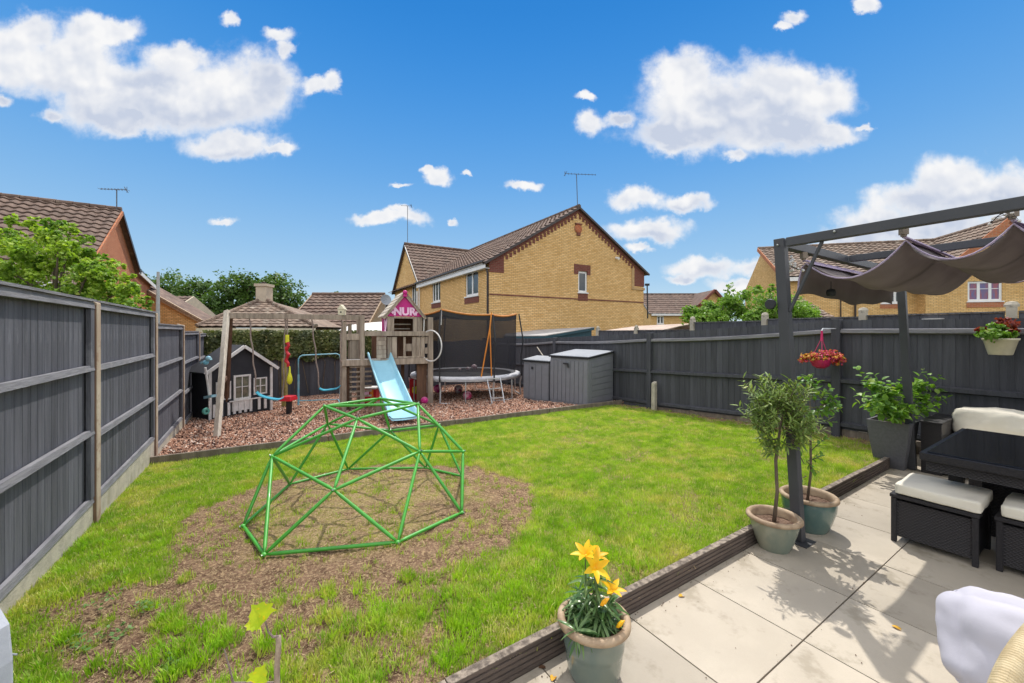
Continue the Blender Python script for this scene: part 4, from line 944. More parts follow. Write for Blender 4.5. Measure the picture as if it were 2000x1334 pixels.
slope_from(rh, (b1.x, Yh - 3.6, ze_ - 1.7), (b1.x, Yh - .4, ze_ + .2 - .6), (1, 0, 0), 3.3, 'roof_tile', tw=.33, ex=.33, rng=lambda v: (0, max(.05, 3.3 - v * .95)))
b = MB(); b.tube([at(308, 636, 15), at(309, 531, 15)], [.07, .045], 10); o = b.build('lamp_post', mk('galv', (.42, .43, .42), rough=.5)); tag(o, 'plain grey lighting column rising above the left fence', 'lamp post')
b = MB(); b.tube([at(1265, 622, 30), at(1264, 556, 30)], .05, 8); b.box(at(1264, 556, 30).x - .15, at(1264, 556, 30).x + .15, 29.9, 30.1, at(0, 558, 30).z, at(0, 554, 30).z); o = b.build('lamp_post', M_['black_tube']); tag(o, 'thin dark street lamp beside the right end of the brick gable', 'lamp post')

# ------------------------------------------------------------------ bungalow with the hipped roof
bg = thing('bungalow', 'bungalow with a hipped tiled roof and cream chimney behind the swings', 'house', (-9, 17, -.5))
e0 = at(384, 637, 15.8); e1_ = at(617, 642, 16.0); ap = at(515, 584, 18.6)
zE = 1.75; A0 = Vector((e0.x, 15.8, zE)); A1 = Vector((e1_.x, 16.0, zE)); apx = ap; L = (A1 - A0).length; al = (A1 - A0).normalized()
foot = A0 + al * (apx - A0).dot(al); U_ = apx - foot; S_ = U_.length; f0 = (foot - A0).length
tile_slope('roof', bg, A0, al, U_, L, S_, 'roof_tile_pale', tw=.30, ex=.26, rng=lambda v: (f0 * v / S_, L - (L - f0) * v / S_), amp=.03, lip=.035)
ridge(bg, A0 + Vector((0, 0, .04)), apx + Vector((0, 0, .04)), 'roof_tile_pale', .09, 16); ridge(bg, A1 + Vector((0, 0, .04)), apx + Vector((0, 0, .04)), 'roof_tile_pale', .09, 16)
back = Vector((-.2, 5.6, 0)); b = MB(); b.add([A1, A1 + back, apx, A0, A0 + back], [(0, 1, 2), (3, 2, 4), (1, 4, 2)]); b.build('roof_back', M_['roof_tile_pale'], bg)
b = MB(); b.bar(A0 + Vector((0, -.03, -.14)), A1 + Vector((0, -.03, -.14)), .03, .16); b.build('fascia', M_['cream'], bg)
BPl = PL((A0.x + .3, 16.05), (al.x, al.y)); wall(BPl, 'wall', bg, [(0, zE - .06), (L - .6, zE - .06)], -.6, mk('ochre_wall', (.62, .42, .06), (.5, .33, .05), rough=.9))
b = MB(); c0 = at(515, 583, 18.5); w = .24; b.box(c0.x - w, c0.x + w, 18.3, 18.8, 2.6, at(0, 560, 18.5).z); b.box(c0.x - w - .05, c0.x + w + .05, 18.25, 18.85, at(0, 560, 18.5).z, at(0, 555, 18.5).z)
ch = b.build('chimney', M_['render_cream'], bg); b = MB(); b.tube([(c0.x, 18.5, at(0, 556, 18.5).z), (c0.x, 18.5, at(0, 551, 18.5).z)], .1, 10); b.build('chimney_pot', M_['dark_plastic'], ch)

# ------------------------------------------------------------------ yellow house behind the pergola
rh = thing('brick_house', 'yellow brick house with white windows and a front gable behind the pergola', 'house', (20, 22, -.5))
D = Vector((-0.965, 0.26, 0)).normalized(); Nb = Vector((0.26, 0.965, 0)).normalized()
O2 = Vector((24.7, 21, 0)); kL = 9.1; Lp = O2 + D * kL
RP = PL((Lp.x, Lp.y), (-D.x, -D.y)); zR = 7.15; zEv = 4.75
def RPh(xa, xb, yt, yb):
    m_ = (xa + xb) / 2; return (RP.s(xa), RP.s(xb), RP.sz(m_, yb)[1], RP.sz(m_, yt)[1])
w1 = RPh(1721, 1763, 560, 592)
wall(RP, 'main_wall', rh, [(0, zEv), (kL, zEv)], -.6, M_['yellow_brick'], [w1]); window(RP, rh, w1, 3, 2, sill=True, bar=.09); block(RP, rh, 'brick_sill', w1[0] - .05, w1[1] + .05, w1[2] - .3, w1[2] - .06, 'red_brick', .02)
slope_from(rh, Lp + D * .3 - Nb * .3 + Vector((0, 0, zEv - .05)), Lp + D * .3 + Nb * 4 + Vector((0, 0, zR)), -D, kL + 4, 'roof_tile_pale', tw=.33, ex=.31)
ridge(rh, Lp + D * .3 + Nb * 4 + Vector((0, 0, zR + .05)), Lp - D * (kL + 1.5) + Nb * 4 + Vector((0, 0, zR + .05)), 'roof_tile_pale')
EP = PL((Lp.x + Nb.x * 8, Lp.y + Nb.y * 8), (-Nb.x, -Nb.y)); wall(EP, 'end_wall', rh, [(0, zEv), (4, zR), (8, zEv)], -.6, M_['yellow_brick'])
b = MB(); b.bar(Lp + D * .32 - Nb * .35 + Vector((0, 0, zEv - .12)), Lp + D * .32 + Nb * 4 + Vector((0, 0, zR - .03)), .05, .22); b.build('verge', M_['red_brick'], rh)
b = MB(); b.box(0, kL, -.32, -.29, zEv - .3, zEv - .08); b.build('fascia', M_['white_upvc'], rh, M=RP.M())
b = MB(); s_ = RP.s(1641); b.tube([(s_, -.06, 3.6), (s_, -.06, -.6)], .03, 6); s_ = RP.s(1669); b.tube([(s_, -.08, zEv - .3), (s_, -.08, -.6)], .05, 8); b.build('downpipe', M_['dark_plastic'], rh, M=RP.M())
s_ = RP.s(1662); b = MB(); b.box(s_ - .3, s_ + .35, -.05, .02, 3.9, 4.5); b.build('brick_kneeler', M_['red_brick'], rh, M=RP.M())
CG = Vector((24.9, 20.3, 0)); kw = 3.3; C0 = CG + D * kw; CP = PL((C0.x, C0.y), (-D.x, -D.y)); zc = zR - .93 * kw
m_ = 1924; w2 = (CP.s(1890), CP.s(1958), CP.sz(m_, 588)[1], CP.sz(m_, 549)[1])
wall(CP, 'front_gable_wall', rh, [(0, zc), (kw, zR - .05), (2 * kw, zc)], -.6, M_['yellow_brick'], [w2]); window(CP, rh, w2, 3, 2, mat='curtain', sill=True, bar=.10); block(CP, rh, 'brick_sill', w2[0] - .05, w2[1] + .05, w2[2] - .32, w2[2] - .06, 'red_brick', .02)
b = MB(); b.add([C0 + Vector((0, 0, -.6)), C0 + Nb * .75 + Vector((0, 0, -.6)), C0 + Nb * .75 + Vector((0, 0, zc)), C0 + Vector((0, 0, zc))], [(0, 1, 2, 3)]); b.build('return_wall', M_['yellow_brick'], rh)
apx = CG + Vector((0, 0, zR + .06)) - Nb * .25
for sg in (1, -1):
    ev = CG + D * (kw + .3) * sg + Vector((0, 0, zc - .28)) - Nb * .25
    slope_from(rh, ev, apx, Nb, 5.2, 'roof_tile_pale', tw=.33, ex=.31)
    b = MB(); b.bar(ev - Vector((0, 0, .12)) + Nb * .02, apx - Vector((0, 0, .12)) + Nb * .02, .06, .34); b.build('verge', M_['red_brick'], rh)
ridge(rh, apx + Vector((0, 0, .04)), apx + Nb * 5 + Vector((0, 0, .04)), 'roof_tile_pale')
# white marquee roof behind the climbing tower
mq = thing('marquee', 'low white marquee roof showing behind the left half of the climbing tower', 'marquee', at(700, 650, 17)); b = MB()
q = [at(655, 648, 16.5), at(752, 652, 16), at(752, 628, 19), at(690, 632, 19.5)]; b.add(q + [p - Vector((0, 0, .05)) for p in q], [(0, 1, 2, 3), (7, 6, 5, 4), (0, 4, 5, 1)]); b.build('roof', M_['white_paint'], mq)
b = MB(); b.add([q[0], q[1], q[1] - Vector((0, 0, .35)), q[0] - Vector((0, 0, .35))], [(0, 1, 2, 3)]); b.build('valance', M_['cream'], mq)
# small tiled roof end beside the pergola post
sr = thing('garage', 'small garage with a pink brown tiled roof slope showing beside the pergola post', 'garage', (at(1560, 600, 17).x, 17, -.5))
q0 = at(1535, 625, 16.5); slope_from(sr, q0, at(1535, 578, 18.5), (1, 0, 0), 2.2, 'roof_tile_pale', tw=.30, ex=.28, rng=lambda v: (0, max(.1, 2.15 - v * .62)))
b = MB(); b.box(q0.x, q0.x + 2.0, 16.7, 19.5, -.6, q0.z - .02); b.build('wall', M_['yellow_brick'], sr)

# ------------------------------------------------------------------ neighbours' sheds and fences beyond the right fence
def shed(label, front, backl, backr, frontr, wz, mt_roof, mt_wall, mt_f, name='garden_shed'):
    o = thing(name, label, 'shed', (front.x, front.y, -.4)); q = [front, frontr, backr, backl]
    b = MB(); b.add([p for p in q] + [p - Vector((0, 0, .03)) for p in q], [(0, 1, 2, 3), (7, 6, 5, 4), (0, 4, 5, 1), (1, 5, 6, 2), (2, 6, 7, 3), (3, 7, 4, 0)]); b.build('felt_roof', M_[mt_roof], o)
    b = MB(); c = sum(q, Vector()) / 4
    for (i, j) in ((0, 1), (1, 2), (0, 3)): 
        b.bar(q[i] - Vector((0, 0, .085)) + (q[i] - c).normalized() * -.02, q[j] - Vector((0, 0, .085)) + (q[j] - c).normalized() * -.02, .025, .10)
    b.build('fascia', M_[mt_f], o)
    b = MB(); ins = [p + (c - p) * .05 for p in q]; b.add([Vector((p.x, p.y, -.5)) for p in ins] + [Vector((p.x, p.y, p.z - .04)) for p in ins], [(0, 1, 5, 4), (1, 2, 6, 5), (2, 3, 7, 6), (3, 0, 4, 7)]); b.build('wall', M_[mt_wall], o)
    return o
shed('low garden shed with a pale felt roof and teal painted end wall behind the fence', at(985, 655.5, 16.5), at(990, 647, 19.5), at(1161, 638.5, 17.5), at(1064, 655, 15.3), 0, 'felt', 'teal_paint', 'teal_paint')
shed('low garden shed with a pinkish felt roof and brown fascia behind the fence', at(1180, 645.5, 13.2), at(1245, 636.5, 17), at(1352, 631.5, 14.8), at(1290, 645, 12.0), 0, 'felt_pink', 'brown_timber', 'brown_timber')
nf = thing('neighbour_fence', 'dark fence with pale concrete posts in the next garden beyond the right fence', 'fence', (8, 8, -.4))
NY = [16.0, 13.0, 11.3, 9.9, 8.45, 7.05, 5.62, 4.2]; NZ = [1.45, 1.53, 1.60, 1.78, 1.815, 1.83, 1.83, 1.83]
def NX(Y):  # line two metres beyond ours
    return 8.93 - 0.447 * Y if Y > 0 else 0
NPX = [1168, 1243, 1353, 1494, 1686, 1976, 2500]
NPp = [Vector(((px - CX) / FPX * Y, Y, 0)) for px, Y in zip(NPX, [13.0, 11.6, 10.0, 8.5, 7.09, 5.65, 4.3])]
NPt = [646, 645, 630, 624, 617, 609, 590]
for k, p in enumerate(NPp):
    zt = at(0, NPt[k], p.y).z; b = MB(); b.box(-.05, .05, -.05, .05, -.5, zt + .07); b.lathe([(.07, zt + .07), (.075, zt + .10), (.05, zt + .14), (.001, zt + .15)], n=4)
    dd = (NPp[min(k+1, 6)] - NPp[max(k-1, 0)]).normalized(); b.build('concrete_post', M_['concrete'], nf, M=basis(p, dd, Vector((-dd.y, dd.x, 0)), (0, 0, 1)))
    if k < 6:
        q = NPp[k+1]; L = (q - p).length - .12; d = (q - p).normalized(); zt1 = min(zt, at(0, NPt[k+1], q.y).z)
        n = round(L / .11); Mx = basis(p + d * .06, d, Vector((-d.y, d.x, 0)), (0, 0, 1)); b = MB()
        for i in range(n): b.box(i * L / n, (i + 1) * L / n - .002, -.008 - .006 * (i % 2), .008, -.5, zt1 - .012)
        kind(b.build('boards', M_['fence_dark'], nf, M=Mx), 'stuff'); b = MB(); b.box(0, L, -.03, .03, zt1 - .01, zt1 + .012); b.build('capping', M_['fence_edge'], nf, M=Mx)
b = MB(); p = at(1420, 636, 9.4); b.box(p.x - .045, p.x + .045, 9.3, 9.42, p.z - .12, p.z + .02); b.box(p.x - .07, p.x + .07, 9.28, 9.44, p.z + .02, p.z + .07); o = b.build('post_cap', M_['white_paint']); tag(o, 'white clip on top of the neighbour fence between two concrete posts', 'clip')
b = MB(); p = at(1822, 622, 6.3); b.lathe([(.001, -.07), (.06, -.065), (.115, -.03), (.125, 0), (.12, 0), (.1, -.02), (.001, -.05)], p, 24); o = b.build('bird_bath', M_['white_paint']); tag(o, 'small white bowl sitting on the neighbour fence behind the pergola', 'bowl')

# ================================================================== foliage
def leaf_faces(b, p, n, ln, wd, r, up=0.0):
    n = n.normalized(); t_ = Vector((r.gauss(0, 1), r.gauss(0, 1), r.gauss(0, 1) + up)); t_ = (t_ - n * t_.dot(n)).normalized(); s_ = n.cross(t_)
    a = p - t_ * ln * .5; c = p + t_ * ln * .5; m_ = p + n * ln * .08
    b.add([a, m_ + s_ * wd * .5 - n * ln * .1, c, m_ - s_ * wd * .5 - n * ln * .1], [(0, 1, 2), (0, 2, 3)])
def foliage(b, blobs, ln, wd, r, per=16, cl=0.5, shell=0.55, droop=0.0):
    """blobs: (center, (rx,ry,rz), number of leaves)"""
    for (c, rad, n) in blobs:
        c = Vector(c)
        for k in range(max(1, n // per)):
            d = Vector((r.gauss(0, 1), r.gauss(0, 1), r.gauss(0, 1))).normalized(); q = shell + (1 - shell) * r.random() ** .7 if r.random() < .75 else r.random() * .7
            q *= 1 + .42 * noise.noise(d * 2.6 + c) ; cc = c + Vector((d.x * rad[0], d.y * rad[1], d.z * rad[2])) * q
            cs = cl * min(rad) * r.uniform(.5, 1.2)
            for i in range(per):
                o = Vector((r.gauss(0, 1), r.gauss(0, 1), r.gauss(0, .7))) * cs * .5
                nn = (d * .6 + Vector((r.gauss(0, .7), r.gauss(0, .7), .6 + r.gauss(0, .6)))); sc_ = r.uniform(.6, 1.25)
                leaf_faces(b, cc + o, nn, ln * sc_, wd * sc_, r, -droop)
def tree(name, label, cat, base, blobs, ln, wd, mat, seed, trunk_r=.12, group=None, limbs=7, per=16, cl=.5, trunk_mat='bark'):
    r = random.Random(seed); o = thing(name, label, cat, base, 0, group); b = MB()
    foliage(b, blobs, ln, wd, r, per, cl); b.build('crown', M_[mat], o)
    base = Vector(base); c = sum((Vector(x[0]) for x in blobs), Vector()) / len(blobs); b = MB()
    mid = base.lerp(c, .55); b.tube([base, base.lerp(mid, .5) + Vector((r.uniform(-.1, .1), 0, 0)), mid, c], [trunk_r, trunk_r * .8, trunk_r * .6, trunk_r * .2], 8)
    for k in range(limbs):
        x = r.choice(blobs); t_ = Vector(x[0]) + Vector((r.uniform(-.6, .6) * x[1][0], r.uniform(-.6, .6) * x[1][1], r.uniform(-.3, .6) * x[1][2])); s0 = base.lerp(c, r.uniform(.4, .8))
        b.tube([s0, s0.lerp(t_, .5) + Vector((0, 0, .1)), t_], [trunk_r * .4, trunk_r * .25, trunk_r * .06], 6)
    b.build('trunk', M_[trunk_mat], o); return o
M_['leaf_bright'] = leafmat('leaf_bright', (0.40, 0.54, 0.07), (0.15, 0.29, 0.04), (0.56, 0.60, 0.14), scale=2.2)
M_['leaf_dark'] = leafmat('leaf_dark', (0.055, 0.115, 0.025), (0.10, 0.18, 0.035), (0.16, 0.23, 0.06), scale=.5, trans=.35)
M_['leaf_mid'] = leafmat('leaf_mid', (0.15, 0.29, 0.04), (0.22, 0.37, 0.06), (0.42, 0.50, 0.16), scale=1.0)
M_['leaf_ivy'] = leafmat('leaf_ivy', (0.05, 0.065, 0.022), (0.12, 0.14, 0.03), (0.42, 0.38, 0.18), scale=2.2, trans=.25)
def bl(px, py, Y, rpx, rpy, n, ry=None): # blob from a sight line
    c = at(px, py, Y); rx = rpx / FPX * Y; rz = rpy / FPX * Y; return (c, (rx, ry or (rx + rz) / 2, rz), n)
rt = random.Random(17); TREE_BLOBS = []
outline = [(-30, 430), (20, 425), (60, 436), (95, 422), (118, 424), (140, 440), (158, 462), (178, 480), (200, 492), (222, 512), (245, 535), (258, 560), (285, 582), (275, 600)]
for (ox, oy) in outline:      # sprays reaching out along the outline
    TREE_BLOBS.append(bl(ox + rt.uniform(-8, 8), oy + rt.uniform(2, 16), 7.2 + rt.uniform(-.3, .3), rt.uniform(10, 17), rt.uniform(9, 14), 230))
    TREE_BLOBS.append(bl(ox - 12 + rt.uniform(-10, 10), oy + 30 + rt.uniform(0, 16), 7.2 + rt.uniform(-.4, .4), rt.uniform(18, 26), rt.uniform(13, 18), 420))
for k in range(46):
    ox = rt.uniform(-30, 262); lo_ = 425 + max(0, ox - 100) * .75; TREE_BLOBS.append(bl(ox, rt.uniform(lo_ + 25, 605), 7.0 + rt.uniform(-.6, .5), rt.uniform(16, 28), rt.uniform(9, 15), 330))
tree('maple_tree', 'bright green leafy tree overhanging the left fence in front of the red brick house', 'tree', (-8.2, 7.0, -.4),
     TREE_BLOBS + [bl(60, 520, 7.2, 52, 50, 1600), bl(130, 500, 7.3, 36, 36, 800), bl(180, 540, 7.2, 40, 36, 1000), bl(150, 570, 7.0, 80, 34, 2000), bl(30, 580, 6.9, 50, 30, 1300), bl(-60, 540, 7.2, 60, 60, 1500)],
     0.066, 0.046, 'leaf_bright', 3, .09, limbs=18, per=14, cl=.30)
tree('oak_tree', 'rounded tree at the far left of the tree line, beside the grey lighting column', 'tree', at(350, 648, 40) - Vector((0, 0, 2)), [bl(345, 572, 40, 55, 45, 2600), bl(385, 585, 40, 40, 40, 1700), bl(315, 570, 40, 32, 34, 1200), bl(400, 560, 40, 18, 16, 300)], .30, .22, 'leaf_dark', 4, .3, 'trees beyond the roofs', cl=.35)
tree('oak_tree', 'middle tree of the tree line, directly left of the bungalow chimney', 'tree', at(460, 648, 38) - Vector((0, 0, 2)), [bl(462, 570, 38, 45, 40, 2300), bl(440, 600, 38, 48, 36, 1800), bl(487, 560, 38, 24, 28, 900), bl(410, 600, 38, 30, 30, 700)], .30, .22, 'leaf_dark', 5, .3, 'trees beyond the roofs', cl=.35)
tree('oak_tree', 'tree of the tree line rising right of the bungalow chimney', 'tree', at(550, 648, 39) - Vector((0, 0, 2)), [bl(545, 575, 39, 40, 40, 2000), bl(528, 555, 39, 22, 22, 700), bl(570, 595, 39, 25, 28, 800)], .30, .22, 'leaf_dark', 6, .3, 'trees beyond the roofs', cl=.35)
tree('far_tree', 'tip of a distant tree showing over the roof left of the climbing tower', 'tree', at(655, 648, 45) - Vector((0, 0, 2)), [bl(655, 578, 45, 24, 8, 400)], .3, .22, 'leaf_dark', 7, .2)
tree('hawthorn_bush', 'bright green flowering bush above the neighbour fence left of the pergola post', 'bush', at(1400, 648, 13) - Vector((0, 0, 1.8)), [bl(1345 + (k * 37) % 120, 622 - ((k * 53) % 50) * (.4 + .6 * (((k * 37) % 120) / 120)), 13 + (k % 3) * .3, 16, 11, 420) for k in range(22)] + [bl(1385, 612, 13.4, 50, 18, 1500), bl(1430, 595, 13.4, 34, 22, 1300), bl(1425, 568, 13, 8, 16, 150), bl(1458, 572, 13, 12, 12, 250), bl(1385, 622, 13, 60, 14, 900)], .075, .055, 'leaf_mid', 8, .06, cl=.40, per=10)
tree('elder_bush', 'darker green bush above the neighbour fence directly behind the pergola post', 'bush', at(1510, 648, 12) - Vector((0, 0, 1.8)), [bl(1465 + (k * 41) % 118, 622 - ((k * 59) % 58) * (1 - .4 * (((k * 41) % 118) / 118)), 12 + (k % 3) * .3, 16, 12, 420) for k in range(24)] + [bl(1500, 590, 12.4, 38, 26, 1700), bl(1545, 600, 12.4, 34, 24, 1300), bl(1480, 566, 12, 12, 9, 220), bl(1510, 562, 12, 12, 8, 200), bl(1580, 615, 12, 22, 12, 500)], .075, .055, 'leaf_mid', 9, .06, cl=.40, per=10)
# ivy hedge over the back fence
iv = thing('ivy_hedge', 'dense ivy hanging over the top of the dark back fence', 'ivy', (-6, 12, -.4)); b = MB(); r = random.Random(31); Mx = basis(bf0, DB, -NB, (0, 0, 1))
for k in range(15000):
    s_ = r.uniform(.05, 4.75); z = r.uniform(.50, 1.50) if r.random() < .85 else r.uniform(1.42, 1.58)
    if z < .72 + .14 * noise.noise(Vector((s_ * 2.5, 0, 1))) and s_ < 3.0: continue
    if z < .78 + .1 * noise.noise(Vector((s_ * 4, 0, 1))) and s_ >= 3.0: continue
    dpt = -.02 - .17 * r.random() - .12 * noise.noise(Vector((s_ * 2.2, z * 3, 5))); zz = z + .03 * noise.noise(Vector((s_ * 3, 2, 2)))
    leaf_faces(b, Mx @ Vector((s_, dpt, zz)), NB + Vector((r.gauss(0, .5), r.gauss(0, .5), .5 + r.gauss(0, .5))), .09 * r.uniform(.7, 1.2), .075, r)
b.build('leaves', M_['leaf_ivy'], iv); b = MB()
for k in range(12): b.tube([Mx @ Vector((.3 + k * .38, -.03, -.3)), Mx @ Vector((.3 + k * .38 + r.uniform(-.2, .2), -.04, .6)), Mx @ Vector((.3 + k * .38 + r.uniform(-.3, .3), -.04, 1.4))], .012, 5)
b.build('stems', M_['bark'], iv)

# ================================================================== climbing dome
DM = {'B1': (474.7, 1027), 'B2': (516, 1083), 'B3': (777, 1059), 'B4': (902, 1001), 'B5': (902, 930), 'B6': (831.6, 913.6), 'B7': (680, 916), 'B8': (566, 945.5)}
DV = {}
for k, (x, y) in DM.items():
    z_ = -.02
    for _ in range(6): g_ = on_ground(x, y, z_); z_ = lawn_z(g_.x, g_.y) + .024
    DV[k] = g_
def zat(px, py, z): Y = (EYE - z) / ((py - HY) / FPX); return Vector(((px - CX) / FPX * Y, Y, z))
for k, (x, y, z) in {'U1': (531.5, 891, .45), 'U2': (652, 957, .37), 'U3': (820, 881.7, .50), 'U4': (904.5, 881.7, .41), 'U5': (857, 830, .47), 'U6': (762, 841, .42), 'U7': (640, 828, .53),
                     'T1': (634, 793, .80), 'T2': (698, 818, .755), 'T3': (816, 789, .82), 'T4': (742, 778, .80)}.items(): DV[k] = zat(x, y, z)
dome = thing('climbing_dome', 'bright green tubular geodesic climbing dome on the worn patch of lawn', 'climbing frame', (-1.4, 3.8, -0.04))
edges = 'B1B2 B2B3 B3B4 B4B5 B5B6 B6B7 B7B8 B8B1 U1B8 U1B1 U1B2 U2B2 U2B3 U3B3 U3B4 U4B4 U4B5 U5B5 U5B6 U6B6 U6B7 U7B7 U7B8 U1U2 U2U3 U3U4 U4U5 U5U6 U6U7 U7U1 T1U7 T1U1 T2U1 T2U2 T2U3 T3U3 T3U4 T3U5 T4U5 T4U6 T4U7 T1T2 T2T3 T3T4 T4T1 T1T3'.split()
for e in edges:
    a = DV[e[:2]]; c = DV[e[2:]]; d = (c - a).normalized(); b = MB(); r_ = .0135
    b.tube([a + d * .01, a + d * .05, a + d * .07, c - d * .07, c - d * .05, c - d * .01], [.008, .011, r_, r_, .011, .008], 10)
    b.build('bar', M_['dome_green'], dome, smooth=True)
for k, v in DV.items():
    b = MB(); b.ball(v, .021, 6, .7); b.build('joint', M_['dome_green'], dome, smooth=True)
    b = MB(); o_ = (v - Vector((-1.4, 3.8, 0))).normalized(); b.tube([v, v + o_ * .026], .007, 8); b.build('bolt', M_['bolt'], dome)

# ================================================================== swing frame and swings
T = Vector((-5.45, 7.70, 1.90)); TE = Vector((-3.46, 9.40, 1.92)); A1 = Vector((-4.84, 6.60, -.24)); A2 = Vector((-6.30, 8.85, -.34))
sf = thing('swing_set', 'tall weathered timber swing frame with one pale front leg joined to the climbing tower', 'swing frame', (-5.4, 7.7, -.2))
b = MB(); b.bar(A1, T + (T - A1).normalized() * .06, .082, .070, up=(0, 1, 0)); b.build('leg', M_['pale_timber'], sf, bevel=.005)
b = MB(); b.bar(A2, T + Vector((-.03, .12, 0)), .09, .08, up=(0, 1, 0)); b.build('leg', M_['brown_timber'], sf, bevel=.005)
bd = (TE - T).normalized()
b = MB(); b.bar(T - Vector((0, 0, .04)) + bd * .04, TE - Vector((0, 0, .04)), .09, .11); b.build('beam', M_['tower_timber'], sf, bevel=.005)
m_ = A1.lerp(T, .42); m2 = A2.lerp(T, .42); b = MB(); b.bar(m_ + Vector((-.03, .06, 0)), m2 + Vector((.03, -.04, 0)), .05, .08); b.build('crossbar', M_['brown_timber'], sf)
def beam_at(px): # point on the beam on a sight line
    u = (px - CX) / FPX; s_ = (u * T.y - T.x) / ((TE.x - T.x) - u * (TE.y - T.y)); return T.lerp(TE, s_) - Vector((0, 0, .10))
def swing(label, pxa, pxb, qa, qb, sag, slack=0.0):
    a = beam_at(pxa); c = beam_at(pxb); p = at(qa[0], qa[1], a.y - .05); q = at(qb[0], qb[1], c.y)
    o = thing('swing', label, 'swing', (p + q) / 2)
    for (x, y) in ((a, p), (c, q)):
        b = MB(); n = 14; pts = [x.lerp(y, i / n) + Vector((.012 * math.sin(i * 1.3), 0, 0)) for i in range(n + 1)]; b.tube(pts, .013, 6); b.build('rope', M_['rope'], o)
    b = MB(); n = 12; w = Vector((-.33, .94, 0)) * .075; vs = []; fs = []
    for i in range(n + 1):
        t = i / n; c0 = p.lerp(q, t) - Vector((0, 0, sag * (1 - (2 * t - 1) ** 4)))
        for (sy, dz) in ((-1, 0), (-.5, -.012), (.5, -.012), (1, 0), (1, -.028), (-1, -.028)): vs.append(c0 + w * sy + Vector((0, 0, dz)))
    for i in range(n):
        for k in range(6): fs.append((i*6+k, i*6+(k+1) % 6, (i+1)*6+(k+1) % 6, (i+1)*6+k))
    fs.append(tuple(range(6))); fs.append(tuple(n * 6 + k for k in range(6))); b.add(vs, fs); b.build('seat', M_['teal_plastic'], o, smooth=True); return o
swing('blue belt swing hanging low in front of the playhouse', 487, 557, (501, 764), (553, 775), .07)
swing('blue belt swing hanging in front of the football goal', 609, 667, (624, 757), (665, 752), .06)
cr = beam_at(561); o = thing('climbing_rope', 'rope with yellow and red grips and a yellow drop hanging from the swing beam', 'rope', cr + Vector((0, .02, -1.4)))
zA_ = lambda py: at(561, py, cr.y).z
b = MB(); b.tube([cr, Vector((cr.x, cr.y, zA_(752)))], .012, 6); b.build('rope', M_['rope'], o)
b = MB(); b.tube([Vector((cr.x, cr.y, zA_(654))), Vector((cr.x, cr.y, zA_(669)))], [.035, .04], 10); b.build('grip', M_['yellow_plastic'], o)
b = MB(); pts = [Vector((cr.x + .03 * math.sin(i * 1.9), cr.y, zA_(669 + 47 * i / 8))) for i in range(9)]; b.tube(pts, [.045, .03, .045, .028, .04, .028, .04, .03, .03], 8); b.build('knotted_rope', M_['red_plastic'], o)
b = MB(); x, y, z0, z1 = cr.x + .05, cr.y, zA_(751), zA_(716); b.lathe([(.001, 0), (.035, .02), (.055, .08), (.045, .16), (.02, .25), (.012, (z1 - z0)), (.001, z1 - z0 + .01)], (x, y, z0), 14); b.build('drop_grip', M_['yellow_plastic'], o, smooth=True)
# red rocker on a timber post behind the rope
p = at(556, 776, 9.0); rk = thing('rocker_toy', 'flat red plastic rocker seat beside the low swing', 'toy', (p.x, p.y, bark_z(p.x, p.y)))
b = MB(); q = at(578, 776, 9.0); b.hexa([(p.x-.03, 8.8, p.z-.06), (q.x, 8.8, p.z-.06), (q.x, 9.1, p.z-.06), (p.x-.03, 9.1, p.z-.06), (p.x+.01, 8.84, p.z+.04), (q.x-.03, 8.84, p.z+.04), (q.x-.03, 9.08, p.z+.04), (p.x+.01, 9.08, p.z+.04)]); b.build('seat', M_['red_plastic'], rk, bevel=.012)
b = MB(); b.box((p.x+q.x)/2-.04, (p.x+q.x)/2+.04, 8.9, 9.0, bark_z(p.x, 9)-.02, p.z-.055); b.build('base', M_['black_tube'], rk)
p = at(556, 700, 10.0); b = MB(); b.box(p.x-.05, p.x+.05, 9.95, 10.05, -.45, p.z); o = b.build('timber_post', mk('mossy_post', (.32,.26,.08), (.20,.15,.06), rough=.9, scale=6, bump=.5)); tag(o, 'short mossy timber post behind the swings near the dark back fence', 'post')

# ================================================================== climbing tower
AXT = Vector((.906, .423, 0)).normalized(); AYT = Vector((-AXT.y, AXT.x, 0)); TO = Vector((-2.03, 10.0, 0))
TM = basis(TO, -AXT, AYT, (0, 0, 1))     # local x runs left along the front, y back, z up
def t_s(px): u = (px - CX) / FPX; return (TO.x - u * TO.y) / (AXT.x - u * AXT.y)   # distance left of the right post on a sight line
def t_z(px, py): Y = TO.y - AXT.y * t_s(px); return EYE - (py - HY) / FPX * Y
tw = thing('climbing_tower', 'weathered timber climbing tower with a little roofed house and a pink sign', 'climbing frame', (TO.x - .8, TO.y - .3, -.25), )
def tb_(name, x0, x1, y0, y1, z0, z1, mat='tower_timber', bevel=.004, parent=None):
    b = MB(); b.box(x0, x1, y0, y1, z0, z1); return b.build(name, M_[mat], parent or tw, M=TM, bevel=bevel)
D_ = 1.05; zp = .86
xL1 = t_s(707.5); xL0 = t_s(672); xH0 = t_s(756); xH1 = t_s(822)
tb_('post', -.06, .06, -.06, .06, -.45, t_z(840, 620)); tb_('post', xL1 - .05, xL1 + .05, -.05, .05, -.45, t_z(707, 617)); tb_('post', xL0 - .05, xL0 + .05, -.03, .07, -.45, t_z(672, 628)); tb_('post', xL0 - .17, xL0 - .09, .10, .18, -.45, t_z(680, 632))
for x in (0.0, xL1, xL0): tb_('post', x - .05, x + .05, D_ - .05, D_ + .05, -.45, 1.95 if x == xL1 else 1.5)
tb_('deck', -.05, xL0 + .05, .02, D_, zp - .06, zp, 'brown_timber')
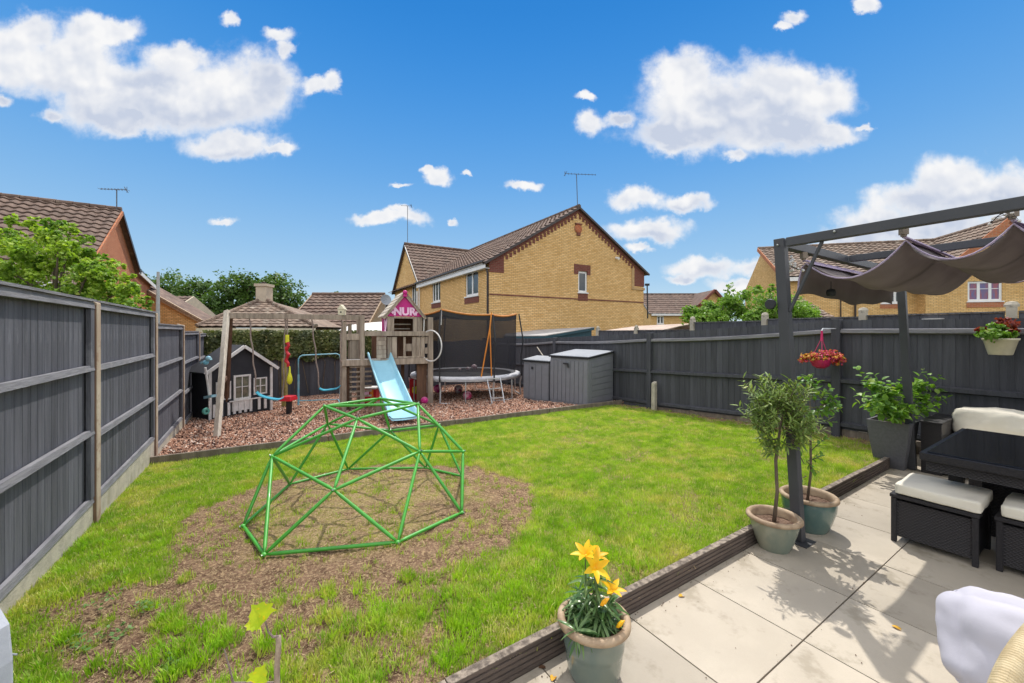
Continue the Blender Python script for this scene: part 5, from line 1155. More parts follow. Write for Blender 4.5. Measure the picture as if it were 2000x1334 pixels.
tb_('deck_beam', .07, xL0 + .05, -.085, -.052, zp - .09, zp + .05)
tb_('top_rail', .062, xL1 - .052, -.095, -.055, t_z(780, 656), t_z(780, 647)); tb_('top_rail', xL1 + .055, xL0 - .052, -.02, .02, t_z(690, 664), t_z(690, 652))
zt_ = t_z(780, 658)
def vb(px0, px1, name='board', y=-.045, ztop=None, zbot=None, mat='tower_timber'):
    x1, x0 = t_s(px0), t_s(px1); tb_(name, x0 + .004, x1 - .004, y, y + .022, zbot if zbot is not None else zp + .055, ztop or zt_, mat)
for (a, c) in ((756, 765), (765, 775), (787, 792), (804, 812), (812, 821)): vb(a, c)
for k in range(6):     # horizontal boards of the left panel
    z0 = zp + .06 + k * .105; tb_('board', t_s(754), t_s(735), -.045, -.023, z0, z0 + .10)
vb(792, 804, zbot=zp + .22, ztop=zp + .40, y=-.03); vb(821, 829); vb(829, 835, zbot=zp + .40); vb(829, 835, ztop=zp + .30, zbot=zp + .15)
tb_('board', t_s(829) , t_s(776), -.046, -.022, zp + .055, zp + .10)
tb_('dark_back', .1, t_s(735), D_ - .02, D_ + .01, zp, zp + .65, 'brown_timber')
for k, px in enumerate((685, 689.5, 694, 698.5)):   # pointed balusters
    x = t_s(px); b = MB(); zz = t_z(690, 650) + rnd.uniform(-.03, .02); b.poly_prism([(x - .024, .0, zp + .02), (x + .024, .0, zp + .02), (x + .024, .0, zz - .03), (x, .0, zz), (x - .024, .0, zz - .03)], (0, .02, 0)); b.build('baluster', M_['old_timber'], tw, M=TM)
tb_('white_trim', xL1 - .4, xL0 - .05, -.04, -.022, zp - .04, zp + .06, 'white_paint')
for k in range(9):     # climbing slats below the deck
    z = zp - .12 - k * .113
    for (a, c) in ((t_s(703), t_s(683)), (t_s(726), t_s(712))): tb_('slat', a, c, -.005 - .0 * k, .06, z - .022, z + .018, 'tower_timber')
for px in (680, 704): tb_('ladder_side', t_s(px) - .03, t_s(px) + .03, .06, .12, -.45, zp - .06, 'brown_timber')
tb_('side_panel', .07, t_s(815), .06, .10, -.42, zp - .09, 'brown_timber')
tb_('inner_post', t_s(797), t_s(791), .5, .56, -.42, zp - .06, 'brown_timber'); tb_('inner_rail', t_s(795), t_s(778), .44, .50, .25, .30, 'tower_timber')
# house on top
zw1 = t_z(790, 619); za = t_z(790, 576); xc = (xH0 + xH1) / 2; hw = (xH0 - xH1) / 2
house_bits = [(xH1 - .0, t_s(806)), (t_s(769.5), xH0)]
for (a, c) in house_bits:
    n = 2
    for i in range(n): tb_('board', a + (c - a) * i / n + .003, a + (c - a) * (i + 1) / n - .003, -.03, -.008, zt_ + .05, zw1)
tb_('board', t_s(806), t_s(769.5), -.03, -.008, zw1 - .04, zw1); tb_('window_bar', t_s(806), t_s(769.5), .25, .27, t_z(790, 634), t_z(790, 632), 'pale_timber'); tb_('window_bar', t_s(806), t_s(769.5), .35, .37, t_z(790, 643), t_z(790, 641), 'pale_timber')
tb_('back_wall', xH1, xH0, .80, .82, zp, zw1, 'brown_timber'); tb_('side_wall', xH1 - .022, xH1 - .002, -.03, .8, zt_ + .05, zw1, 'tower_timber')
b = MB(); b.box(xH0 + .002, xH0 + .024, .22, .78, zt_ - .02, zw1 + .05); b.build('pink_side_panel', M_['magenta'], tw, M=TM)
b = MB(); b.bar((xH0 + .03, -.05, zt_ + .02), (xH0 + .03, .22, zw1 - .08), .02, .06); b.bar((xH0 + .06, .0, zt_ + .0), (xH0 + .0, .05, zw1 - .02), .03, .05); b.build('pink_brace', M_['pink'], tw, M=TM)
# pink gable sign with white bubble letters
b = MB(); b.poly_prism([(xc + hw + .03, -.045, zw1 + .01), (xc - hw - .03, -.045, zw1 + .01), (xc - .0, -.045, za - .02)], (0, .02, 0)); sign = b.build('gable_sign', M_['magenta'], tw, M=TM)
def lettering(body, size, M, mat, parent, name='lettering', ext=.006, off=.006):
    cu = bpy.data.curves.new('t', 'FONT'); cu.body = body; cu.size = size; cu.extrude = ext; cu.offset = off; cu.align_x = 'CENTER'; cu.resolution_u = 3
    ob = bpy.data.objects.new('t', cu); col.objects.link(ob); dg = bpy.context.evaluated_depsgraph_get(); dg.update()
    me = bpy.data.meshes.new_from_object(ob.evaluated_get(dg)); bpy.data.objects.remove(ob); me.materials.clear(); me.materials.append(mat); return place(me, name, parent, M)
MF = basis(TM @ Vector((xc, -.056, zw1 + .045)), AXT, (0, 0, 1), -AYT)
lettering('NUR', .25, MF, M_['pink'], sign, off=.012)
lettering('+', .12, basis(TM @ Vector((xc + .275, -.056, zw1 + .06)), AXT, (0, 0, 1), -AYT), M_['pink'], sign, off=.008); lettering('r', .17, basis(TM @ Vector((xc - .285, -.056, zw1 + .05)), AXT, (0, 0, 1), -AYT), M_['pink'], sign, off=.010)
# barge boards, slatted roof, pink finial
ov = .10; zb0 = zw1 - .045
for sg in (1, -1):
    b = MB(); b.bar((xc + sg * (hw + ov), -.075, zb0), (xc, -.075, za + .02), .03, .065, up=(0, 1, 0) if False else (0, 0, 1)); b.build('barge_board', M_['tower_timber'], tw, M=TM)
    n = 6
    for i in range(n):
        t0, t1_ = i / n, (i + 1.25) / n; x0 = xc + sg * (hw + ov) * (1 - t0); x1 = xc + sg * (hw + ov) * (1 - min(1, t1_)); z0 = zb0 + (za + .04 - zb0) * t0 + .045; z1 = zb0 + (za + .04 - zb0) * min(1, t1_) + .02
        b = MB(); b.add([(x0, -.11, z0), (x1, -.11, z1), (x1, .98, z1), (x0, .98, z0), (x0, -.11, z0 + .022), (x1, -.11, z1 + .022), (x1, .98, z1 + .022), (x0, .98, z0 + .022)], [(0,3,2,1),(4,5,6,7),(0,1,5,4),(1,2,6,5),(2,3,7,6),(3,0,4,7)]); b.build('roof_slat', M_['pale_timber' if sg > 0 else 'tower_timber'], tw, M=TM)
b = MB(); b.ball(Vector((xc, -.10, za + .05)), .055, 8); b.hexa([(xc-.05, -.12, za-.05), (xc+.05, -.12, za-.05), (xc+.05, -.085, za-.05), (xc-.05, -.085, za-.05), (xc-.03, -.12, za+.04), (xc+.03, -.12, za+.04), (xc+.03, -.085, za+.04), (xc-.03, -.085, za+.04)]); b.build('finial', M_['magenta'], tw, M=TM)
b = MB(); b.tube([TM @ Vector((xH1 - .07, -.05, zw1 - .05)), TM @ Vector((xH1 - .06, -.05, zt_ + .12)), TM @ Vector((xH1 - .0, -.06, zt_ + .03))], .012, 6); b.build('drain_pipe', M_['white_paint'], tw)
# hoop
hp = at(841.5, 675.5, 9.80); b = MB(); ax = Vector((.70, -.40, 0)).normalized(); b.tube([hp + ax * (.335 * math.cos(a)) + Vector((0, 0, .375 * math.sin(a))) for a in [2 * math.pi * i / 36 for i in range(36)]], .016, 8, closed=True)
o = b.build('hula_hoop', M_['white_paint'], None, smooth=True); tag(o, 'white hoop hanging on the right post of the climbing tower', 'hoop')
# white bird box on the beam
bb = beam_at(668) + Vector((0, 0, .105)); o = thing('bird_box', 'small white wooden bird house standing on the swing beam', 'bird house', bb); b = MB(); w = .065
b.box(bb.x - w, bb.x + w, bb.y - w, bb.y + w, bb.z, bb.z + .13); b.poly_prism([(bb.x - w - .02, bb.y - w - .01, bb.z + .13), (bb.x + w + .02, bb.y - w - .01, bb.z + .13), (bb.x, bb.y - w - .01, bb.z + .24)], (0, 2 * w + .02, 0)); b.build('box', M_['cream'], o); b = MB(); b.lathe([(.001, 0), (.02, 0)], n=12, M=basis((bb.x, bb.y - w - .003, bb.z + .07), (1, 0, 0), (0, 0, 1), (0, -1, 0))); b.build('hole', M_['black_tube'], o)
# grey satellite dish beyond the tower roof
dp_ = at(753, 586, 20); o = thing('satellite_dish', 'grey satellite dish on a far roof just left of the pink sign roof', 'satellite dish', dp_); b = MB(); b.lathe([(.001, .0), (.15, .03), (.26, .07), (.265, .07), (.2, .02), (.001, -.02)], n=20, M=basis(dp_, (.8, .6, 0), (-.1, .2, 1), (.6, -.8, .2))); b.build('dish', M_['lid_grey'], o); b = MB(); b.tube([dp_, dp_ + Vector((-.1, .3, -.9))], .03, 6); b.build('arm', M_['silver'], o)

# ================================================================== slide
sl = thing('slide', 'pale blue plastic slide running from the climbing tower down to the bark', 'slide', (-2.0, 7.4, -.2)); ST = Vector((-3.14, 9.52, .88)); SB = Vector((-1.97, 7.38, -.06))
dv = SB - ST; hd = Vector((dv.x, dv.y, 0)); Ls_ = hd.length; hd.normalize(); sdv = Vector((hd.y, -hd.x, 0)); n = 40; vs = []; fs = []
def sz_(t): # height along the chute
    pts = [(0, .90), (.07, .88), (.16, .76), (.32, .56), (.5, .38), (.68, .19), (.80, .06), (.90, -.01), (1, -.02)]
    for (a, c) in zip(pts[:-1], pts[1:]):
        if t <= c[0]: k = (t - a[0]) / (c[0] - a[0]); return a[1] + (c[1] - a[1]) * k
    return pts[-1][1]
zs = [sz_(i / n) for i in range(n + 1)]
for _ in range(4): zs = [zs[0]] + [(zs[i-1] + zs[i] * 2 + zs[i+1]) / 4 for i in range(1, n)] + [zs[-1]]
cs_ = [(-.27, .13), (-.255, .15), (-.235, .145), (-.215, .06), (-.19, .015), (-.13, 0), (0, -.004), (.13, 0), (.19, .015), (.215, .06), (.235, .145), (.255, .15), (.27, .13), (.24, .0), (.2, -.04), (0, -.05), (-.2, -.04), (-.24, .0)]
m = len(cs_)
for i in range(n + 1):
    t = i / n; c = ST + hd * (Ls_ * t); hgt = 1.0 if t < .86 else 1 - .62 * ((t - .86) / .14) ** 1.6; hgt *= (1.18 if t < .06 else 1)
    for (x, z) in cs_: vs.append(Vector((c.x, c.y, zs[i])) + sdv * x * (1 if t < .9 else 1 + .1 * (t - .9) / .1) + Vector((0, 0, z * hgt if z > 0 else z)))
for i in range(n):
    for k in range(m): fs.append((i*m+k, i*m+(k+1) % m, (i+1)*m+(k+1) % m, (i+1)*m+k))
fs.append(tuple(range(m))); fs.append(tuple(n * m + k for k in range(m))[::-1]); b = MB(); b.add(vs, fs); b.build('chute', M_['slide_blue'], sl, smooth=True)
b = MB()
for t in (.25, .55): c = ST + hd * (Ls_ * t); b.bar(Vector((c.x, c.y, sz_(t) - .06)) - sdv * .2, Vector((c.x, c.y, sz_(t) - .06)) + sdv * .2, .03, .05)
b.build('rib', M_['slide_blue'], sl)

# ================================================================== toys under the tower
def toy_pos(px, py, Y): v = at(px, py, Y); return v
p = toy_pos(722, 768, 10.3); o = thing('toy_kitchen', 'red toy stove with a white top under the climbing tower', 'toy', (p.x, p.y, bark_z(p.x, p.y))); b = MB(); z0 = bark_z(p.x, p.y); b.box(p.x - .18, p.x + .19, 10.2, 10.5, z0, p.z + .12); b.build('body', M_['red_plastic'], o, bevel=.01)
b = MB(); b.box(p.x - .20, p.x + .2, 10.17, 10.52, p.z + .122, p.z + .16); b.build('top', M_['white_paint'], o); b = MB(); b.box(p.x - .10, p.x + .02, 10.185, 10.2, p.z - .03, p.z + .08); b.build('door', M_['pink'], o); b = MB(); b.box(p.x + .06, p.x + .13, 10.18, 10.2, p.z - .1, p.z + .1); b.build('panel', M_['orange'], o)
p = toy_pos(809, 760, 10.7); z0 = bark_z(p.x, p.y); o = thing('toy_house', 'red and yellow toy play unit under the right of the tower', 'toy', (p.x, p.y, z0)); b = MB(); b.box(p.x - .13, p.x + .13, 10.7, 10.95, z0, p.z + .27); b.build('body', M_['red_plastic'], o, bevel=.02)
b = MB(); b.lathe([(.001, -.03), (.06, -.03), (.12, 0), (.06, .03), (.001, .03)], n=5, M=basis((p.x + .05, 10.68, p.z - .02), (1, 0, 0), (0, 0, 1), (0, -1, 0))); b.lathe([(.001, 0), (.07, .0), (.07, .02), (.001, .02)], n=12, M=basis((p.x + .15, 10.66, p.z + .1), (1, 0, 0), (0, 0, 1), (0, -1, 0))); b.build('wheel', M_['yellow_plastic'], o)
def ball_(px, py, Y, rpx, mat, label, grp=None):
    r_ = rpx / FPX * Y; p = at(px, py, Y); p.z = max(p.z, bark_z(p.x, p.y) + r_) if p.z < 0.2 else p.z; b = MB(); b.ball(p, r_, 14); o = b.build('ball', mat, None, smooth=True); tag(o, label, 'ball', grp); return o
M_['ball_pattern'] = mk('ball_pattern', (.58, .06, .16), (.75, .35, .45), rough=.35, scale=7, lo=.48, hi=.54)
M_['ball_magenta'] = mk('ball_magenta', (.60, .02, .22), (.72, .2, .4), rough=.35, scale=9, lo=.5, hi=.55); M_['ball_pale'] = mk('ball_pale', (.6, .5, .52), (.35, .05, .12), rough=.35, scale=11, lo=.5, hi=.55)
ball_(829, 783, 9.95, 7.5, M_['ball_magenta'], 'bright pink ball at the foot of the right tower post'); ball_(913, 773, 10.6, 9, M_['ball_pattern'], 'red and white ball lying under the front of the trampoline')
ball_(855, 759, 11.6, 8, M_['ball_magenta'], 'shaded purple ball under the trampoline behind the white pole foot'); ball_(895, 760, 11.8, 8, M_['ball_pale'], 'pale ball under the middle of the trampoline')
ball_(926, 717.5, 11.0, 6, M_['ball_pale'], 'pale pink ball resting on the trampoline bed'); ball_(914, 720.5, 11.3, 4, M_['ball_pale'], 'small pale ball left of the pink ball on the trampoline bed'); ball_(898, 722, 10.9, 3.4, M_['ball_pale'], 'smallest pale ball on the trampoline bed')
p = at(960, 760, 12.0)
b = MB(); b.hexa([Vector(v) for v in ((-2.95, 8.72, -.3), (-2.5, 8.9, -.3), (-2.56, 9.06, -.3), (-3.0, 8.88, -.3), (-2.95, 8.72, .02), (-2.5, 8.9, .02), (-2.56, 9.06, .02), (-3.0, 8.88, .02))]); o = b.build('step_box', M_['tower_timber'], None, bevel=.01); tag(o, 'low grey timber step box behind the blue slide', 'step')

# ================================================================== trampoline
tc_ = Vector((-1.30, 11.42, 0)); TR = 1.52; zb_d = .40
tp = thing('trampoline', 'round garden trampoline with a black safety net and orange top rim', 'trampoline', (tc_.x, tc_.y, -.3))
N_ = 48; M_['orange_rim'] = mk('orange_rim', (0.50, 0.19, 0.03), (0.42, 0.15, 0.025), rough=.6)
b = MB(); b.lathe([(.001, zb_d - .02), (TR - .22, zb_d - .02)], tc_, N_); b.build('jumping_mat', M_['black_tube'], tp)
b = MB(); b.lathe([(TR - .24, zb_d + .005), (TR - .12, zb_d + .03), (TR, zb_d + .01), (TR + .03, zb_d - .05), (TR + .01, zb_d - .06), (TR - .12, zb_d - .02), (TR - .24, zb_d - .01)], tc_, N_); b.build('spring_pad', M_['pad_grey'], tp, smooth=True)
b = MB(); b.tube([tc_ + Vector((TR * math.cos(a), TR * math.sin(a), zb_d - .07)) for a in [2 * math.pi * i / N_ for i in range(N_)]], .022, 6, closed=True); b.build('frame_ring', M_['silver'], tp)
angs = [252, 303, 2, 62, 122, 192]; ztop = [2.10, 1.98, 2.05, 2.1, 2.1, 2.02]
def tpos(a, r_, z): return tc_ + Vector((r_ * math.cos(R(a)), r_ * math.sin(R(a)), z))
for a, zt in zip(angs, ztop):
    b = MB(); r0 = TR + .05; g0 = bark_z(tpos(a, r0, 0).x, tpos(a, r0, 0).y)
    b.tube([tpos(a, r0, zb_d - .12), tpos(a, r0 - .01, .9), tpos(a, r0 + .05, 1.3), tpos(a, TR - .02, zt)], .02, 8); b.build('net_pole', M_['black_tube'], tp)
    b = MB(); b.tube([tpos(a, r0 - .02, g0 - .02), tpos(a, r0 - .05, .1), tpos(a, r0, zb_d - .1)], .022, 8); b.tube([tpos(a, r0 - .02, g0 + .01), tpos(a + 24, r0 - .02, g0 + .01), tpos(a + 24, r0 - .03, zb_d - .1)], .018, 6); b.build('leg', M_['silver'], tp)
    if a == 252:
        b = MB(); b.tube([tpos(a, TR - .005, 1.72), tpos(a, TR - .03, zt - .02)], .023, 8); b.build('pole_sleeve', M_['white_paint'], tp)
M_['net_mesh'] = bpy.data.materials.new('net_mesh'); m = M_['net_mesh']; m.use_nodes = True; t = NT(m.node_tree); t.n.clear()
wv = t.noise(t.new('ShaderNodeTexCoord').outputs['Object'], 2.2, 3, .5)
tr = t.new('ShaderNodeBsdfTransparent'); df = t.new('ShaderNodeBsdfDiffuse', {'Color': (.045, .043, .048, 1)}); mx = t.new('ShaderNodeMixShader', {0: t.math('ADD', .60, t.math('MULTIPLY', wv, .18)), 1: tr.outputs[0], 2: df.outputs[0]}); t.new('ShaderNodeOutputMaterial', {0: mx.outputs[0]})
b = MB(); vs = []; fs = []; pts = [tpos(a, TR - .10, 0) for a in angs]; nseg_ = 10; NZ_ = 8; ringp = []
for k in range(6):
    a0, a1 = pts[k], pts[(k+1) % 6]; z0, z1 = ztop[k], ztop[(k+1) % 6]
    for i in range(nseg_):
        t_ = i / nseg_; mid = a0.lerp(a1, t_); rad = (mid - tc_); low = tc_ + rad.normalized() * (TR - .12); ringp.append((low, mid, z0 + (z1 - z0) * t_ - .05 * math.sin(math.pi * t_)))
for (lo_, mi_, zt) in ringp:
    for j in range(NZ_ + 1):
        s_ = j / NZ_; q = lo_.lerp(mi_, min(1, s_ * 1.6)); vs.append(Vector((q.x, q.y, zb_d + .0 + (zt - .04 - zb_d) * s_)))
nn_ = len(ringp)
for i in range(nn_):
    for j in range(NZ_): k0 = i * (NZ_ + 1) + j; k1 = ((i + 1) % nn_) * (NZ_ + 1) + j; fs.append((k0, k1, k1 + 1, k0 + 1))
b.add(vs, fs); b.build('safety_net', M_['net_mesh'], tp, smooth=True)
b = MB(); b.tube([Vector((q[1].x, q[1].y, q[2])) for q in ringp], .024, 8, closed=True); b.build('top_rim', M_['orange_rim'], tp, smooth=True)
b = MB(); vs = []
for (lo_, mi_, zt) in ringp:
    rad = (mi_ - tc_); vs += [Vector((mi_.x, mi_.y, zt - .02)) + rad * .004, Vector((mi_.x, mi_.y, zt - .13)) + rad * .004]
b.add(vs, [(2*i, 2*((i+1) % nn_), 2*((i+1) % nn_)+1, 2*i+1) for i in range(nn_)]); b.build('net_band', M_['net_black'], tp)
# orange entrance seams in front and the ladder
d0 = at(960, 610, 10.15); d1 = at(940, 736, 10.10); d2 = at(960, 735, 10.12); dm = at(957, 640, 10.12)
b = MB(); b.tube([d0, dm, dm.lerp(d1, .5) + Vector((.0, 0, .0)), d1], .018, 6); b.tube([dm, d2], .016, 6); b.build('entrance_seam', M_['orange'], tp)
ld = thing('ladder', 'small silver two rung ladder leaning on the front of the trampoline', 'ladder', (at(970, 786, 9.8)))
la, lb = at(951, 739, 9.88), at(961, 788, 9.62); lc, le = at(977, 738, 9.88), at(985, 786, 9.62)
b = MB(); b.tube([la, lb], .014, 6); b.build('rail', M_['silver'], ld); b = MB(); b.tube([lc, le], .014, 6); b.build('rail', M_['silver'], ld)
for t_ in (.02, .42, .80): b = MB(); b.bar(la.lerp(lb, t_), lc.lerp(le, t_), .05, .018); b.build('rung', M_['silver'], ld)

# ================================================================== storage boxes
def storage(label, F0, a, bb_, la, lb, hf, hb, planks, lidm='lid_grey'):
    z0 = bark_z(F0[0], F0[1]) - .03; o = thing('storage_box', label, 'storage box', (F0[0], F0[1], z0)); a = Vector(a).normalized(); bq = Vector(bb_).normalized(); F0 = Vector((F0[0], F0[1], z0))
    c = [F0, F0 + a * la, F0 + a * la + bq * lb, F0 + bq * lb]; top = [c[0] + Vector((0, 0, hf)) + bq * .02, c[1] + Vector((0, 0, hf)) + bq * .02, c[2] + Vector((0, 0, hb)), c[3] + Vector((0, 0, hb)) - bq * .0]
    b = MB(); b.hexa([c[0], c[3], c[2], c[1], top[0], top[3], top[2], top[1]]); b.build('body', M_['box_grey'], o, bevel=.008)
    # front doors made of upright planks
    n = planks; fn = -bq
    for i in range(n):
        p0 = F0 + a * (la * (i + .06) / n + .0) + fn * .001; p1 = F0 + a * (la * (i + .94) / n) + fn * .001; up = (top[0] - c[0]); b = MB()
        q = [p0 + up * .06, p1 + up * .06, p1 + up * .94, p0 + up * .94]; b.add(q + [v + fn * .012 for v in q], [(4, 5, 6, 7), (0, 1, 5, 4), (1, 2, 6, 5), (2, 3, 7, 6), (3, 0, 4, 7)]); b.build('door_plank', M_['box_grey'], o)
    if planks > 5:
        n = 7
        for i in range(n):
            b = MB(); s0, s1 = .08 + .86 * i / n, .08 + .86 * (i + .88) / n; e0 = (c[0].lerp(top[0], s0), c[3].lerp(top[3], s0)); e1 = (c[0].lerp(top[0], s1), c[3].lerp(top[3], s1)); q = [e0[0].lerp(e0[1], .12), e0[0].lerp(e0[1], .90), e1[0].lerp(e1[1], .90), e1[0].lerp(e1[1], .12)]
            b.add(q + [v - a * .012 for v in q], [(4, 5, 6, 7), (0, 1, 5, 4), (1, 2, 6, 5), (2, 3, 7, 6), (3, 0, 4, 7)]); b.build('side_plank', M_['box_grey'], o)
        b = MB(); s = F0 + a * (la * .48) + fn * .03 + Vector((0, 0, hf - .13)); b.bar(s, s + a * .14, .03, .03); b.bar(s - Vector((0, 0, .0)), s - Vector((0, 0, .09)), .03, .03); b.build('latch', M_['black_tube'], o)
    else:
        b = MB(); s = F0 + a * (la * .62) + fn * .018 + Vector((0, 0, hf - .15)); b.lathe([(.001, 0), (.035, 0), (.035, -.01)], n=14, M=basis(s, a, (0, 0, 1), fn)); b.build('lock', M_['black_tube'], o)
    ov_ = .035; L_ = [top[0] - a * ov_ + fn * ov_, top[1] + a * ov_ + fn * ov_, top[2] + a * ov_ + bq * .01, top[3] - a * ov_ + bq * .01]
    b = MB(); b.hexa([L_[0] + Vector((0, 0, .003)), L_[3] + Vector((0, 0, .003)), L_[2] + Vector((0, 0, .003)), L_[1] + Vector((0, 0, .003))] + [v + Vector((0, 0, .045)) for v in (L_[0], L_[3], L_[2], L_[1])]); b.build('lid_rim', M_['black_tube'], o, bevel=.006)
    b = MB(); cc = sum(L_, Vector()) / 4; q = [v + (cc - v) * .03 + Vector((0, 0, .047)) for v in (L_[0], L_[3], L_[2], L_[1])]; b.hexa(q + [v + (cc - v) * .06 + Vector((0, 0, .018)) for v in q]); b.build('lid', M_[lidm], o, bevel=.006); return o
storage('large grey plastic storage shed box with a sloping lid against the right fence', (1.70, 9.06), (-.67, .74, 0), (.74, .67, 0), 1.14, 1.0, 1.09, 1.20, 9)
storage('smaller grey plastic storage box with a round lock beside the trampoline', (.90, 9.96), (-.70, .71, 0), (.71, .70, 0), .86, .55, .98, 1.06, 4)
b = MB(); b.tube([at(1049, 678, 11.2), at(1062, 697, 10.9)], .014, 6); o = b.build('stick', M_['pale_timber']); tag(o, 'thin pale stick poking up behind the smaller storage box', 'stick')

# ================================================================== football goal
gl = thing('football_goal', 'small blue tubular football goal in front of the dark back fence', 'goal', at(621, 785, 10.4)); gz0 = bark_z(-5.2, 10.4)
g0 = at(583, 790, 10.2); g1 = at(665, 786, 10.4); g0.z = g1.z = gz0; t0 = at(580.5, 694, 10.2).z; cr_ = .10; e = (g1 - g0).normalized()
b = MB(); pts = [Vector((g0.x, g0.y, lerp(gz0, t0, .62))), Vector((g0.x, g0.y, t0 - cr_)), Vector((g0.x, g0.y, t0)) + e * cr_ * .35 - Vector((0, 0, cr_ * .3)), Vector((g0.x, g0.y, t0)) + e * cr_, Vector((g1.x, g1.y, t0 + .03)) - e * cr_, Vector((g1.x, g1.y, t0 + .03)) - e * cr_ * .3 - Vector((0, 0, cr_ * .3)), Vector((g1.x, g1.y, t0 - cr_)), Vector((g1.x, g1.y, lerp(gz0, t0, .55)))]
b.tube(pts, .017, 8); b.build('crossbar', M_['goal_blue'], gl, smooth=True)
for g_, f in ((g0, .62), (g1, .55)): b = MB(); b.tube([g_, Vector((g_.x, g_.y, lerp(gz0, t0, f)))], .024, 8); b.build('post', M_['goal_blue'], gl)
bk = Vector((-.45, .85, 0)) * .75; b = MB(); b.tube([g0 + Vector((0, 0, .02)), g0 + bk + Vector((0, 0, .02)), g1 + bk + Vector((0, 0, .02)), g1 + Vector((0, 0, .02))], .015, 6); b.build('ground_bar', M_['goal_blue'], gl)

# ================================================================== playhouse
PO = Vector((-6.27, 8.33, 0)); PD = Vector((.60, 1.17, 0)).normalized(); PNn = Vector((PD.y, -PD.x, 0)); pg = -.27
PH = PL((PO.x, PO.y), (PD.x, PD.y)); ph = thing('playhouse', 'black and white children\'s playhouse with a gabled front and picket trim', 'playhouse', (PO.x, PO.y, pg))
Lw = 1.32; ze_ = .75; zr_ = 1.20; dep = .68
win_l = (.13, .42, .10, .49); door = (.47, .83, -.20, .60); win_r = (.90, 1.20, .12, .50)
wall(PH, 'front_wall', ph, [(0, ze_), (Lw / 2, zr_), (Lw, ze_)], pg - .1, M_['playhouse_dark'], [win_l, door, win_r], .03)
def pbox(name, x0, x1, z0, z1, y0=-.025, y1=-.002, mat='white_paint', parent=None): b = MB(); b.box(x0, x1, y0, y1, z0, z1); return b.build(name, M_[mat], parent or ph, M=PH.M())
for (h, nm) in ((win_l, 'window'), (win_r, 'window')):
    b = MB(); x0, x1, z0, z1 = h; w = .028
    for q in ((x0, x1, z0, z0 + w), (x0, x1, z1 - w, z1), (x0, x0 + w, z0 + w, z1 - w), (x1 - w, x1, z0 + w, z1 - w), ((x0+x1)/2 - .009, (x0+x1)/2 + .009, z0 + w, z1 - w)): b.box(q[0], q[1], -.02, .02, q[2], q[3])
    b.box(x0 + w, x1 - w, -.016, .016, (z0+z1)/2 - .009, (z0+z1)/2 + .009); o = b.build(nm, M_['white_paint'], ph, M=PH.M())
    for i in (0, 1):
        for j in (0, 1): g = MB(); g.box(lerp(x0, x1, i/2) + .014, lerp(x0, x1, (i+1)/2) - .014, .002, .008, lerp(z0, z1, j/2) + .014, lerp(z0, z1, (j+1)/2) - .014); g.build('pane', M_['playhouse_pane'], o, M=PH.M())
x0, x1, z0, z1 = door; zm = .06; b = MB(); w = .04
for q in ((x0, x1, z1 - w, z1), (x0, x1, zm, zm + w), (x0, x0 + w, zm + w, z1 - w), (x1 - w, x1, zm + w, z1 - w)): b.box(q[0], q[1], -.03, .0, q[2], q[3])
b.box((x0+x1)/2 - .008, (x0+x1)/2 + .008, -.02, -.004, zm + w, z1 - w); b.box(x0 + w, x1 - w, -.018, -.005, .33, .345); dr = b.build('door', M_['white_paint'], ph, M=PH.M()); g = MB(); g.box(x0 + .02, x1 - .02, .0, .006, zm + .02, z1 - .02); g.build('pane', M_['playhouse_pane'], dr, M=PH.M())
pbox('door_panel', x0 - .03, x1 + .02, z0 + .02, zm - .004, -.03, -.004, parent=dr)
for k in range(4): xx = x0 - .02 + k * .115; pbox('picket', xx, xx + .055, z0 - .03, zm - .01, -.045, -.031)
pbox('picket_rail', x0 - .10, Lw - .02, .035, .062, -.06, -.046)
for xx in (.98, 1.12): pbox('picket', xx, xx + .055, -.22, .032, -.045, -.02)
for xx in (.06, .20, .34): pbox('picket', xx, xx + .05, -.24, .032, -.045, -.02)
pbox('corner_board', -.01, .045, pg - .05, ze_ - .02, -.024, .0); pbox('corner_board', Lw - .045, Lw + .01, pg - .05, ze_ - .02, -.024, .0)
b = MB(); b.box(-.0, .02, .04, dep, pg - .1, ze_); b.box(Lw - .02, Lw, .04, dep, pg - .1, ze_); b.box(.02, Lw - .02, dep - .02, dep, pg - .1, ze_); b.build('wall', M_['playhouse_dark'], ph, M=PH.M())
for sg in (1, -1):
    xe = Lw / 2 + sg * (Lw / 2 + .11); zz = ze_ - .07; b = MB(); b.bar((xe, -.09, zz), (Lw / 2, -.09, zr_ + .03), .025, .065); b.build('barge_board', M_['white_paint'], ph, M=PH.M())
    b = MB(); q = [(xe, -.08, zz + .03), (Lw / 2, -.08, zr_ + .06), (Lw / 2, dep + .05, zr_ + .06), (xe, dep + .05, zz + .03)]; b.add(q + [(x, y, z - .02) for x, y, z in q], [(0, 1, 2, 3), (7, 6, 5, 4), (0, 4, 5, 1), (2, 6, 7, 3), (3, 7, 4, 0)]); b.build('roof', M_['playhouse_dark'], ph, M=PH.M())
